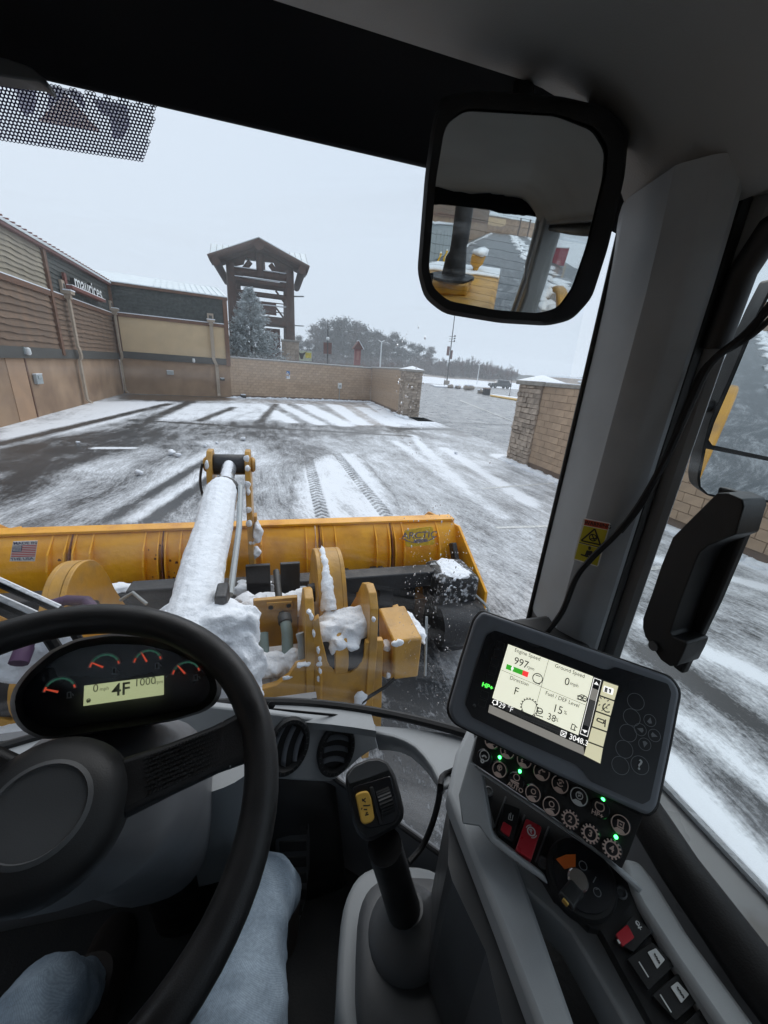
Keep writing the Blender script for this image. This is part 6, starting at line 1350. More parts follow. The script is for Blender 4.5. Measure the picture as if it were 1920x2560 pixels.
# switch panel
ps = Panel(vz(1440, 2270, CZ - .012), (-.22, -.16, .96), (Z6(870, 560), Z6(1060, 490)))
pl_ = [Z5(*p) for p in [(248, 478), (330, 500), (420, 560), (560, 640), (690, 740), (800, 820), (920, 900), (1060, 980), (1180, 1090), (1330, 1220), (1420, 1330), (1500, 1475)]] + [Z6(*p) for p in [(990, 435), (1180, 660), (1340, 860), (1480, 1078), (1600, 1290), (1290, 1290), (1060, 1078), (900, 790), (830, 660), (790, 590), (740, 580), (640, 480), (560, 420), (500, 320), (420, 240), (340, 190), (270, 140)]]
mb = MB(); ps.slab(mb, pl_, 0, .02); mb.build('switch_plate', 'black_plastic', con, bevel=.002)
for c in ((310, 610), (728, 1155), (1328, 1385)):
    mb = MB(); o = ps.w(*Z5(*c), .001); mb.lathe([(.006, -.002), (.0062, .001), (.0045, .002), (.003, .0005), (0, .0005)], o, ps.n, 14); mb.build('panel_screw', 'dark_plastic', con)
# rocker switches
def rocker(name, lb, poly, m, h=.007, cat='rocker switch', grp='rocker switches on the console'):
    t = thing(name, lb, cat, ps.w(*np.mean(poly, 0), 0), grp); mb = MB(); ps.slab(mb, rnd_poly(poly, 6), h, h + .004); mb.build('rocker', m, t, bevel=.0018); return t
Q5 = lambda q: [Z5(*p) for p in q]; Q6 = lambda q: [Z6(*p) for p in q]
t = rocker('rocker_switch', 'black rocker switch with a small red lock tab, left of the red switch', Q5([(432, 690), (558, 740), (500, 1000), (372, 920)]), 'black_plastic')
mb = MB(); ps.slab(mb, rnd_poly(Q5([(425, 838), (492, 880), (470, 955), (402, 905)]), 4), .0105, .004); mb.build('lock_tab', 'red_switch', t, bevel=.0012)
mb = MB(); ps.line(mb, Z5(472, 780), Z5(464, 822), .0008, .0075); ps.line(mb, Z5(500, 790), Z5(492, 832), .0008, .0075); ps.line(mb, Z5(464, 822), Z5(492, 832), .0008, .0075); ps.line(mb, Z5(484, 774), Z5(478, 818), .0008, .0075); mb.build('icon', 'icon_white', t, smooth=False)
t = rocker('rocker_switch', 'large red parking brake rocker switch on the console', Q5([(600, 815), (722, 880), (640, 1135), (516, 1060)]), 'red_switch', .011)
mb = MB(); ps.ring(mb, Z5(640, 917), .0042, .0014, .0125, 20); ps.ring(mb, Z5(640, 917), .0062, .0009, .0125, 8, 60, 130); ps.ring(mb, Z5(640, 917), .0062, .0009, .0125, 8, 240, 310); ico = mb.build('icon', 'icon_white', t, smooth=False); ps.text('P', Z5(640, 917), .0062, .0126, weight=.03).build('letter', 'icon_white', ico, smooth=False)
for a, b in (((445, 650), (350, 910)), ((590, 790), (500, 1020)), ((775, 880), (670, 1150))):
    mb = MB(); A, B = ps.w(*Z5(*a), .001), ps.w(*Z5(*b), .001); mb.tube([A, B], .0012, 6); mb.build('bezel_line', 'dark_plastic', con)
# key switch
kt = thing('key_switch', 'round ignition switch with a key and an orange marked arc', 'ignition switch', ps.w(*Z6(690, 340), 0))
o = ps.w(*Z6(685, 325), 0)
mb = MB(); mb.lathe([(.036, -.008), (.036, .006), (.034, .009), (.0, .009)], o, ps.n, 36); mb.build('collar', 'black_plastic', kt)
mb = MB(); mb.lathe([(.030, .009), (.030, .0105), (0, .0105)], o, ps.n, 36); mb.build('dial_plate', 'bezel_black', kt)
mb = MB(); ps.slab(mb, Q6([(560, 222), (610, 200), (662, 198), (662, 262), (640, 265), (605, 275)]), .0118, .001); mb.build('preheat_mark', 'orange_print', kt, smooth=False)
mb = MB(); ps.ring(mb, Z6(700, 257), .0040, .0008, .0118, 18); ps.line(mb, Z6(752, 345), Z6(768, 315), .0009, .0118); ps.ring(mb, Z6(774, 395), .0036, .0008, .0118, 18); ps.line(mb, Z6(765, 380), Z6(783, 377), .0008, .0118); mb.build('position_marks', 'icon_gray', kt, smooth=False)
mb = MB(); mb.lathe([(.010, .010), (.0105, .016), (.009, .018), (0, .018)], ps.w(*Z6(662, 355), .006), ps.n, 20); mb.build('lock_barrel', 'chrome', kt)
k0, k1 = ps.w(*Z6(668, 370), .020), ps.w(*Z6(610, 445), .046); kd = nrm(k1 - k0); kq = nrm(np.cross(kd, ps.n)); kw = np.cross(kd, kq)
mb = MB(); mb.obox((k0 + k1) / 2, (kd, kq, kw), (np.linalg.norm(k1 - k0), .0165, .0065)); ky = mb.build('key', 'black_plastic', kt, bevel=.003, seg=3)
mb = MB(); mb.obox(k1 + kd * .001, (kd, kq, kw), (.0032, .006, .004)); mb.build('key_rivet', 'brass', ky, bevel=.0008)
# lower rockers in a row
lows = [('rocker_switch', 'black rocker switch with a big red lock tab below the ignition key', [(955, 515), (1060, 600), (960, 705), (860, 640)]), ('rocker_switch', 'black rocker switch with a pale lamp window, below the red tabbed one', [(1060, 655), (1180, 770), (1040, 905), (930, 740)]), ('rocker_switch', 'black rocker switch with a pale window showing a winding line, next below', [(1190, 815), (1310, 950), (1180, 1060), (1060, 930)]), ('rocker_switch', 'black rocker switch cut off by the lower frame edge', [(1320, 985), (1450, 1100), (1330, 1230), (1200, 1100)])]
rk = [rocker(a, b, Q6(c), 'black_plastic') for a, b, c in lows]
mb = MB(); ps.slab(mb, rnd_poly(Q6([(930, 560), (968, 630), (905, 678), (870, 612)]), 4), .0105, .004); mb.build('lock_tab', 'red_switch', rk[0], bevel=.0012)
mb = MB(); ps.line(mb, Z6(975, 550), Z6(1000, 590), .0010, .0075); ps.ring(mb, Z6(983, 556), .0016, .0008, .0075, 10); ps.line(mb, Z6(985, 580), Z6(1005, 575), .0009, .0075); ps.line(mb, Z6(880, 640), Z6(892, 662), .002, .0112); mb.build('icon', 'icon_white', rk[0], smooth=False)
for r_, wq, ln, zz_ in ((rk[1], [(1078, 685), (1125, 745), (1085, 792), (1035, 705)], ((990, 755), (1040, 836)), ((1070, 712), (1098, 765))), (rk[2], [(1190, 858), (1250, 925), (1210, 970), (1155, 885)], ((1100, 925), (1158, 1018)), ((1188, 885), (1225, 945)))):
    mb = MB(); ps.slab(mb, rnd_poly(Q6(wq), 3), .0082, .001); wv = mb.build('lamp_window', 'icon_white', r_, smooth=False)
    mb = MB(); ps.line(mb, Z6(*ln[0]), Z6(*ln[1]), .0012, .0076); mb.build('indicator_line', 'icon_white', r_, smooth=False)
    mb = MB(); a, b = zz_; pts = [(a[0] + (b[0] - a[0]) * i / 5 + 4 * (-1) ** i, a[1] + (b[1] - a[1]) * i / 5) for i in range(6)]
    for p, q in zip(pts[:-1], pts[1:]): ps.line(mb, Z6(*p), Z6(*q), .0013, .0088)
    mb.build('icon', 'ink', wv, smooth=False)
mb = MB(); A, B = ps.w(*Z6(985, 440), .002), ps.w(*Z6(1500, 1130), .002); mb.tube([A, B], .0022, 8); mb.build('trim_strip', 'dark_plastic', con)
# keypad
pk = Panel(vd(*Z5(800, 660), .452), (-.50, -.47, .72), (Z5(390, 400), Z5(1290, 880)))
kp = thing('keypad', 'black button keypad under the monitor with pale symbols and green lights', 'keypad', pk.w(*Z5(800, 660), -.01))
mb = MB(); pk.slab(mb, rnd_poly(Q5([(230, 150), (1500, 790), (1390, 1080), (1335, 1205), (1190, 1090), (800, 800), (185, 385)]), 5), 0, .018); mb.build('housing', 'black_plastic', kp, bevel=.002)
GR = [Z5(*p) for p in ((140, 640), (205, 330), (250, 150), (215, 400), (260, 450), (700, 760), (1180, 1100), (1160, 1120), (690, 800), (330, 500), (250, 480), (340, 910), (380, 1010), (300, 1040))]
mb = MB(); pk.slab(mb, [Z5(*p) for p in [(205, 200), (240, 150), (180, 390), (255, 445), (700, 745), (1060, 985), (1330, 1212), (1500, 1360), (1470, 1400), (1180, 1115), (700, 778), (260, 480), (330, 900), (350, 960), (740, 1260), (770, 1330), (330, 1010), (240, 880), (110, 860), (80, 640)]], -.012, .03); mb.build('keypad_surround', 'gray_plastic', kp, bevel=.003)
def glyph(c, kind_, r, mm_, par):
    g = MB(); u = lambda dx, dy: (Z5(c[0] + dx, c[1] + dy)); h = .0032
    if kind_ in 'ABCDEFG':
        pk.ring(g, Z5(*c), r, .0010, h, 28)
        g.add(*(lambda o: ([o + r * .93 * (math.cos(a) * pk.r + math.sin(a) * pk.u) for a in np.radians(np.linspace(228, 312, 9))] + [o + r * .42 * (math.cos(a) * pk.r + 0 * pk.u) * 1.4 - pk.u * r * .42 for a in np.radians((60, 120))], [tuple(range(11))]))(pk.w(*Z5(*c), h)))
        if kind_ in 'BF': pk.ring(g, u(4, -14), r * .30, .0010, h, 16); pk.line(g, u(-14, 20), u(26, 26), .0010, h)
        if kind_ == 'A': pk.ring(g, u(2, -16), r * .33, .0010, h, 14); pk.line(g, u(0, -22), u(-2, 12), .0016, h); pk.line(g, u(-12, -24), u(14, -18), .0014, h)
        if kind_ == 'C': pk.line(g, u(-22, -2), u(6, -20), .0012, h); pk.line(g, u(6, -20), u(14, 2), .0012, h); pk.line(g, u(16, -6), u(28, 2), .0014, h); pk.line(g, u(-24, 4), u(-10, 10), .0014, h)
        if kind_ == 'D': pk.ring(g, u(4, -10), r * .38, .0012, h, 12, 20, 150); pk.ring(g, u(4, -10), r * .38, .0012, h, 12, 200, 330); pk.line(g, u(-6, -18), u(12, -2), .0010, h); pk.line(g, u(12, -18), u(-6, -2), .0010, h)
        if kind_ == 'E': pk.ring(g, u(4, -8), r * .40, .0011, h, 16); pk.line(g, u(-8, -30), u(20, -20), .0012, h); pk.line(g, u(-6, -14), u(14, 0), .0010, h); pk.line(g, u(14, -14), u(-6, -2), .0010, h)
        if kind_ == 'G': pk.line(g, u(-24, -38), u(32, -10), .0013, h); pk.line(g, u(-28, 6), u(24, 34), .0013, h); pk.line(g, u(-18, -32), u(-22, 4), .0011, h); pk.line(g, u(26, -10), u(18, 28), .0011, h); pk.line(g, u(-6, -8), u(10, 4), .0012, h)
    elif kind_ in '1234':
        o = pk.w(*Z5(*c), h); pk.ring(g, Z5(*c), r * .74, .0014, h, 28)
        for a in np.linspace(0, 2 * math.pi, 14, endpoint=False): g.obox(o + r * .93 * (math.cos(a) * pk.r + math.sin(a) * pk.u), (math.cos(a) * pk.r + math.sin(a) * pk.u, -math.sin(a) * pk.r + math.cos(a) * pk.u, pk.n), (.0020, .0016, .0003))
        t = pk.text(kind_, Z5(*c), r * 1.0, h, weight=.03); g.add(t.v, t.f)
    elif kind_ == 'S':
        pk.ring(g, u(0, -14), r * .72, .0010, h, 20); pk.line(g, u(-20, -8), u(0, -18), .0018, h); pk.line(g, u(0, -18), u(16, 2), .0018, h); pk.ring(g, u(-16, 26), r * .22, .0016, h, 10)
    elif kind_ == 'O':
        pk.ring(g, u(5, -28), r * .42, .0010, h, 18); pk.line(g, u(-42, -10), u(24, 22), .0016, h); pk.line(g, u(-38, 2), u(20, 36), .0012, h); t = pk.text('AUTO', u(-6, 50), .0066, h, weight=.02); g.add(t.v, t.f)
    elif kind_ == 'H':
        pk.ring(g, u(0, -14), r * .52, .0011, h, 18, -230, 50); pk.line(g, u(-20, -48), u(32, -28), .0013, h); t = pk.text('HP+', u(-18, 44), .0066, h, weight=.02); g.add(t.v, t.f)
    g.build('symbol', mm_, par, smooth=False)
btns = [((335, 225), 'F', 'icon_pink'), ((455, 300), 'C', 'icon_pink'), ((585, 370), 'C', 'icon_pink'), ((718, 460), 'C', 'icon_pink'), ((860, 555), 'D', 'icon_pink'), ((1005, 650), 'E', 'icon_white'), ((1165, 740), 'H', 'icon_pink'), ((1325, 865), 'G', 'icon_pink'),
        ((280, 350), 'S', 'icon_white'), ((395, 442), 'A', 'icon_pink'), ((522, 530), 'O', 'icon_pink'), ((652, 625), 'B', 'icon_pink'), ((792, 722), 'F', 'icon_pink'), ((938, 825), '2', 'icon_pink'), ((1093, 935), '3', 'icon_pink'), ((1258, 1052), '4', 'icon_pink')]
for c, kd_, m_ in btns:
    mb = MB(); o = pk.w(*Z5(*c), 0); mb.lathe([(.0098, 0), (.0098, .0018), (.0088, .0028), (0, .0030)], o, pk.n, 24); b = mb.build('button', 'bezel_black', kp); 
    for_r = .0080 if c[0] < 700 else .0086
    glyph(c, kd_, for_r, m_, b)
for c in ((397, 348), (552, 455), (1190, 672), (1290, 960)):
    mb = MB(); mb.ball(pk.w(*Z5(*c), .0012), .0020, 10, 6); mb.build('indicator_light', 'led_green', kp)

# ------------------------------------------------------------------ monitor
pm = Panel(vd(1420, 1770, .452), (-.38, -.70, .61), (W4(457, 295), W4(1195, 570)))
P4 = lambda q: [W4(*p) for p in q]
mo = thing('display_monitor', 'gray framed display monitor showing engine data on a cream screen', 'monitor', pm.w(1420, 1770, -.02))
outl = P4([(285, 75), (620, 192), (1060, 345), (1545, 515), (1612, 610), (1540, 990), (1455, 1395), (1395, 1450), (1250, 1385), (800, 1180), (100, 830), (52, 745), (150, 400), (235, 130)])
outl = rnd_poly(outl, [10, 0, 0, 18, 18, 0, 18, 18, 0, 0, 18, 18, 0, 12], 3)
mb = MB(); pm.slab(mb, outl, 0, .030); mb.build('case', 'bezel', mo, bevel=.004, seg=3)
mb = MB(); pm.slab(mb, [tuple(np.array(W4(830, 760)) + (np.array(p) - np.array(W4(830, 760))) * 1.022) for p in outl], -.010, .016); mb.build('case_seal', 'black_plastic', mo, bevel=.003)
face_ = P4([(368, 203), (700, 318), (1085, 462), (1135, 468), (1175, 448), (1525, 560), (1548, 620), (1480, 1000), (1405, 1340), (1355, 1368), (1010, 1215), (960, 1150), (905, 1100), (500, 925), (215, 785), (168, 700), (230, 480), (310, 235)])
mb = MB(); pm.slab(mb, rnd_poly(face_, 5, 2), .0018, .002); mb.build('front_glass', 'bezel_black', mo, smooth=False)
def mslab(name, q, m, h=.0030, par=mo): mb = MB(); pm.slab(mb, P4(q), h, .0006); return mb.build(name, m, par, smooth=False)
scr = mslab('screen', [(457, 295), (1195, 570), (1075, 1098), (322, 752)], 'lcd_dark')
mslab('page', [(457, 295), (1025, 512), (925, 905), (350, 655)], 'lcd_cream', .0034, scr)
mslab('status_bar', [(332, 700), (960, 982), (965, 1040), (322, 752)], 'lcd_gray', .0034, scr)
mb = MB()
for i in range(46):
    for j in range(4):
        f = .17 + .62 * i / 46; g_ = (j + .5 * (i % 2)) / 4; p = lerp2(lerp2((350, 655), (925, 905), f), lerp2((335, 700), (942, 970), f), .2 + .7 * g_); A = np.linspace(0, 6.28, 5)[:-1]; o = pm.w(*W4(*p), .0036); mb.face([o + .0006 * (math.cos(w) * pm.r + math.sin(w) * pm.u) for w in A])
kind(mb.build('dot_texture', 'lcd_mid', scr, smooth=False), 'stuff')
mb = MB(); pm.line(mb, W4(727, 400), W4(625, 770), .0004, .0037); pm.line(mb, W4(410, 468), W4(680, 582), .0004, .0037); pm.line(mb, W4(680, 582), W4(975, 703), .0004, .0037); mb.build('grid_lines', 'lcd_mid', scr, smooth=False)
def mtext(s, c, h, m='lcd_ink', w=0.0, sx=.95): pm.text(s, W4(*c), h * .70, .0038, weight=w, sx=sx).build('readout', m, scr, smooth=False)
for s, c, h in (('Engine Speed', (585, 365), .0088), ('997', (543, 422), .0175), ('rpm', (607, 455), .0082), ('Ground Speed', (868, 475), .0088), ('0', (850, 548), .0175), ('mph', (899, 566), .0082), ('Direction', (530, 543), .0088), ('F', (510, 612), .0175), ('Fuel / DEF Level', (818, 665), .0088), ('15', (788, 733), .0175), ('%', (839, 755), .0082), ('38', (746, 788), .0150), ('%', (782, 803), .0078)): mtext(s, c, h)
mtext('29 °F', (440, 718), .0120, 'lcd_white'); mtext('3048.3', (928, 938), .0115, 'lcd_white', .01)
mslab('bar_green', [(448, 428), (556, 470), (548, 502), (440, 460)], 'lcd_green', .0038, scr); mslab('bar_red', [(556, 470), (594, 484), (585, 518), (548, 502)], 'lcd_red', .0038, scr)
mb = MB(); pm.slab(mb, P4([(487, 438), (494, 458), (480, 480), (475, 456)]), .0042, .0003); mb.build('bar_pointer', 'lcd_white', scr, smooth=False)
def icon(name, lines=(), rings=(), w=.0009):
    g = MB()
    for a, b in lines: pm.line(g, W4(*a), W4(*b), w, .0038)
    for c, r_, wd in rings: pm.ring(g, W4(*c), r_, wd, .0038, 18)
    return g
icon('engine', [((640, 502), (672, 512)), ((625, 545), (668, 565))], [((653, 525), .0056, .0010)]).build('engine_icon', 'lcd_ink', scr, smooth=False)
g = icon('gear', (), [((598, 718), .0088, .0007)]); o = pm.w(*W4(598, 718), .0038)
for a in np.linspace(0, 2 * math.pi, 18, endpoint=False): d = math.cos(a) * pm.r + math.sin(a) * pm.u; g.obox(o + d * .0098, (d, np.cross(pm.n, d), pm.n), (.0015, .0012, .0001))
g.build('gear_icon', 'lcd_ink', scr, smooth=False)
icon('vehicle', [((918, 640), (985, 665)), ((915, 660), (975, 682)), ((940, 632), (968, 640))], [((936, 652), .0022, .0010), ((970, 660), .0026, .0010)]).build('vehicle_icon', 'lcd_ink', scr, smooth=False)
icon('fluid', [((640, 768), (690, 784)), ((648, 742), (690, 750))], [((668, 742), .0030, .0010)]).build('fluid_icon', 'lcd_ink', scr, smooth=False)
icon('pump', [((885, 830), (905, 838)), ((876, 862), (908, 874)), ((886, 826), (874, 866)), ((906, 838), (896, 876)), ((908, 845), (918, 855))]).build('pump_icon', 'lcd_ink', scr, smooth=False)
mb = MB(); pm.ring(mb, W4(368, 685), .0026, .0008, .0040, 12); pm.line(mb, W4(386, 672), W4(382, 704), .0014, .0040); 
for a, b in (((812, 872), (848, 885)), ((806, 905), (838, 918)), ((812, 872), (806, 905)), ((848, 885), (838, 918)), ((818, 880), (834, 912)), ((842, 888), (812, 904))): pm.line(mb, W4(*a), W4(*b), .0007, .0040)
for p in ((355, 670), (355, 700), (347, 684)): pm.line(mb, W4(*p), W4(p[0] + 6, p[1] + 2), .0007, .0040)
mb.build('status_icons', 'lcd_white', scr, smooth=False)
# scroll bar and soft keys
mslab('scroll_frame', [(1030, 518), (1080, 536), (988, 916), (936, 896)], 'lcd_white', .0034, scr); mslab('scroll_track', [(1034, 524), (1076, 540), (985, 910), (941, 892)], 'lcd_dark', .0038, scr); mslab('scroll_track', [(1005, 668), (1042, 682), (1002, 850), (962, 834)], 'lcd_mid', .0042, scr); mslab('scroll_thumb', [(1020, 588), (1060, 604), (1042, 678), (1003, 664)], 'lcd_gray', .0046, scr)
mslab('scroll_arrow', [(1048, 546), (1062, 572), (1030, 562)], 'lcd_white', .0042, scr); mslab('scroll_arrow', [(968, 890), (952, 864), (988, 876)], 'lcd_white', .0042, scr)
keys = [[(1095, 540), (1195, 575), (1168, 672), (1070, 637)], [(1068, 643), (1167, 678), (1142, 776), (1044, 741)], [(1042, 747), (1140, 782), (1118, 880), (1018, 845)], [(1016, 851), (1116, 886), (1093, 984), (990, 945)], [(988, 951), (1092, 990), (1074, 1097), (962, 1040)]]
kk_ = []
for q in keys: kk_.append(mslab('soft_key', [lerp2(p, tuple(np.mean(q, 0)), .03) for p in q], 'lcd_key', .0042, scr))
mb = MB(); pm.slab(mb, rnd_poly(P4([(1098, 572), (1164, 594), (1155, 636), (1090, 612)]), 3), .0046, .0002); o_ = mb.build('key_icon', 'lcd_white', scr, smooth=False)
mb = MB()
for a, b in (((1104, 588), (1122, 594)), ((1102, 598), (1120, 604)), ((1100, 608), (1118, 614)), ((1142, 598), (1136, 622)), ((1130, 600), (1142, 600))): pm.line(mb, W4(*a), W4(*b), .0016, .0050)
o = pm.w(*W4(1095, 688), .0046)
for a in np.linspace(0, 2 * math.pi, 8, endpoint=False): d = math.cos(a) * pm.r + math.sin(a) * pm.u; mb.obox(o + d * .0056, (d, np.cross(pm.n, d), pm.n), (.0024, .0009, .0001))
pm.line(mb, W4(1080, 742), W4(1136, 696), .0007, .0046); pm.ring(mb, W4(1118, 722), .0044, .0012, .0046, 12, 120, 320)
for a, b in (((1056, 790), (1100, 806)), ((1100, 806), (1092, 826)), ((1092, 826), (1048, 806)), ((1048, 806), (1056, 790)), ((1108, 800), (1102, 850)), ((1095, 822), (1106, 830))): pm.line(mb, W4(*a), W4(*b), .0012, .0046)
mb.build('key_icons', 'lcd_ink', scr, smooth=False)
# indicator squares on the left
for c in ((404, 303), (387, 358), (368, 412), (352, 467), (334, 523), (300, 635), (282, 690)):
    q = [(c[0] - 22, c[1] - 33), (c[0] + 30, c[1] - 14), (c[0] + 20, c[1] + 34), (c[0] - 30, c[1] + 14)]; mslab('indicator_frame', q, 'dark_plastic', .0026); mslab('indicator_square', [lerp2(p, c, .08) for p in q], 'bezel_black', .0030)
pm.text('HP+', W4(318, 578), .0068, .0032, weight=.03, sx=1.1).build('hp_light', 'hp_green', mo, smooth=False)
mb = MB(); mb.ball(pm.w(*W4(230, 708), .002), .0022, 8, 5); mb.build('light_sensor', 'dark_plastic', mo)
# touch keys on the right
for c, r_ in [((1310, 680), .0088), ((1283, 785), .0088), ((1258, 890), .0088), ((1233, 998), .0088), ((1207, 1107), .0088)]:
    mb = MB(); pm.ring(mb, W4(*c), r_, .00055, .0030, 32); mb.build('key_ring', 'icon_gray', mo, smooth=False)
for c, a0 in (((1404, 806), 90), ((1340, 867), 180), ((1434, 906), 0), ((1370, 965), 270)):
    mb = MB(); pm.ring(mb, W4(*c), .0062, .0005, .0030, 28); k_ = mb.build('key_ring', 'icon_gray', mo, smooth=False); o = pm.w(*W4(*c), .0030); mb = MB(); mb.face([o + .0034 * (math.cos(math.radians(a0 + a)) * pm.r + math.sin(math.radians(a0 + a)) * pm.u) for a in (0, 130, 180, 230)]); mb.build('arrow', 'icon_gray', k_, smooth=False)
mb = MB(); pm.ring(mb, W4(1337, 1105), .0090, .00055, .0030, 32); k_ = mb.build('key_ring', 'icon_gray', mo, smooth=False); pm.text('?', W4(1337, 1105), .0145, .0031, weight=.02).build('letter', 'icon_white', k_, smooth=False)
# bracket behind the monitor
mb = MB(); mb.tube([pm.w(1400, 1760, -.03), pm.w(1400, 1760, -.03) + np.array([.06, .08, -.08]), np.array([.40, .42, 2.05])], .02, 10); mb.build('mount_arm', 'black_plastic', mo)
mb = MB(); mb.box(.36, .455, .36, .455, 2.20, 2.285); mb.build('mount_base', 'black_plastic', mo, bevel=.012)

# ------------------------------------------------------------------ control lever
lv = thing('control_lever', 'black control lever with yellow thumb switch and boot on a gray pedestal', 'joystick', (.18, .31, 1.3))
ax_ = np.array([1.0, .0, 0]); ay_ = np.array([0, 1.0, 0]); ROT = math.radians(-14); bx = np.array([math.cos(ROT), math.sin(ROT), 0]); by = np.array([-math.sin(ROT), math.cos(ROT), 0])
PCZ = 1.79; pc0 = vz(*Z3(1020, 1560), PCZ)
def pring(rx, ry, z, e=3.2, off=(0, 0)): c = pc0 + np.array([off[0], off[1], 0]); return sell((c[0], c[1], z), bx, by, rx, ry, 36, e)
loft([pring(.110, .122, 1.30, off=(0, -.022)), pring(.110, .122, 1.735, off=(0, -.022)), pring(.106, .118, 1.757, off=(0, -.022)), pring(.098, .110, 1.763, off=(0, -.022))], 'pedestal', 'gray_trim', lv, ang=50)
rings = []
for i in range(5):
    z = 1.69 + i * .016; rings += [pring(.118 - .003 * i, .120 - .003 * i, z, 3.2, (.012, -.045)), pring(.110 - .003 * i, .112 - .003 * i, z + .008, 3.2, (.012, -.045))]
rings += [pring(.098, .102, 1.785, 3.2, (.012, -.04)), pring(.088, .092, 1.795, 3, (.012, -.04)), pring(.070, .075, 1.799, 2.6, (.008, -.035))]
loft(rings, 'boot', 'dark_plastic', lv, ang=60)
dc_ = vz(*Z3(1050, 1600), 1.80)
mb = MB(); mb.lathe([(.066, -.005), (.066, .002), (.060, .016), (.046, .030), (.034, .038), (.030, .046)], dc_, nrm([-.12, .25, 1]), 28); mb.build('boot_dome', 'dark_plastic', lv)
gt = vz(*Z3(840, 780), 2.075); g0 = dc_ + np.array([-.004, .01, .03]); g1 = vz(*Z3(900, 1040), 2.025)
mb = MB(); mb.tube([g0, g0 * .6 + g1 * .4, g1], [.0275, .0255, .0245], 18); mb.build('stem', 'black_plastic', lv)
pg = Panel(gt, (-.10, -.62, .78), (Z3(660, 800), Z3(1010, 740)))
hp = [(645, 560), (700, 505), (790, 468), (860, 462), (920, 490), (965, 560), (1000, 680), (1028, 800), (1022, 860), (985, 915), (900, 960), (810, 1012), (760, 1000), (715, 950), (690, 880), (665, 760), (642, 640)]
hp2 = rnd_poly(L3(hp), 8, 2); hc = np.array(Z3(835, 740))
sc_ = lambda k_: [tuple(hc + (np.array(p) - hc) * k_) for p in hp2]
loft([pg.poly(sc_(.80), -.055), pg.poly(sc_(.98), -.035), pg.poly(sc_(1.0), -.012), pg.poly(sc_(.97), -.001), pg.poly(sc_(.90), .004)], 'grip_head', 'black_plastic', lv, ang=50)
mb = MB(); pg.slab(mb, rnd_poly(L3([(650, 590), (700, 520), (790, 478), (860, 472), (910, 495), (935, 540), (800, 590), (668, 632)]), 5), .008, .01); mb.build('grip_cap', 'dark_plastic', lv, bevel=.003)
mb = MB(); pg.slab(mb, rnd_poly(L3([(682, 650), (940, 575), (998, 830), (960, 890), (800, 930), (742, 900)]), 8), .006, .004); mb.build('switch_plate', 'bezel_black', lv, bevel=.002)
mb = MB(); pg.slab(mb, rnd_poly(L3([(706, 705), (740, 685), (790, 678), (812, 720), (835, 860), (815, 885), (770, 902), (745, 885)]), 7), .0135, .008); yb = mb.build('thumb_switch', 'yellow_button', lv, bevel=.002, seg=3)
mb = MB()
for a, b in (((750, 730), (775, 752)), ((775, 725), (752, 745)), ((758, 775), (790, 775)), ((762, 800), (785, 800)), ((790, 775), (805, 770)), ((775, 825), (790, 820)), ((770, 838), (795, 832)), ((745, 800), (752, 790))): pg.line(mb, Z3(*a), Z3(*b), .0014, .0138)
mb.build('print', 'ink', yb, smooth=False)
mb = MB(); pg.slab(mb, L3([(800, 655), (825, 650), (885, 895), (862, 905)]), .014, .01); mb.build('divider', 'black_plastic', lv, bevel=.0012)
wa, wb2 = pg.w(*Z3(882, 665), .004), pg.w(*Z3(925, 830), .004); wd = nrm(wb2 - wa); wq = np.cross(pg.n, wd)
mb = MB(); L_ = np.linalg.norm(wb2 - wa); k = 22
P_ = []
for i in range(k + 1): a = math.pi * i / k; P_.append((wa + wb2) / 2 - wd * math.cos(a) * L_ / 2 + pg.n * (math.sin(a) * .012 + (.0012 if i % 2 else 0)))
mb.prism([p - wq * .0095 for p in P_], wq * .019); mb.build('thumb_roller', 'black_plastic', lv, ang=10)
# ------------------------------------------------------------------ pedal
pe = thing('accelerator_pedal', 'large dark ribbed accelerator pedal beside the driver knee', 'pedal', vy(720, 2290, .60))
pp_ = Panel(vy(725, 2150, .64), (0, -.86, .5), (Z3(240, 900), Z3(390, 895)))
mb = MB(); pp_.slab(mb, rnd_poly(L3([(200, 760), (290, 735), (360, 745), (388, 800), (402, 1000), (400, 1200), (380, 1400), (340, 1540), (230, 1540), (180, 1200), (180, 900)]), 8), 0, .012); mb.build('plate', 'dark_plastic', pe, bevel=.003)
for k, y in enumerate(np.linspace(800, 1440, 7)):
    mb = MB(); pp_.slab(mb, L3([(205, y), (385 - (k > 5) * 30, y - 8), (388 - (k > 5) * 30, y + 60), (207, y + 70)]), .004, .005); mb.build('tread', 'black_rubber', pe, bevel=.0018)
mb = MB(); q = [pp_.w(*Z3(*p), .003) for p in ((290, 738), (362, 748), (390, 802), (402, 1000), (402, 1200))]; mb.tube(q, .0015, 6); mb.build('worn_edge', 'dark_plastic', pe)

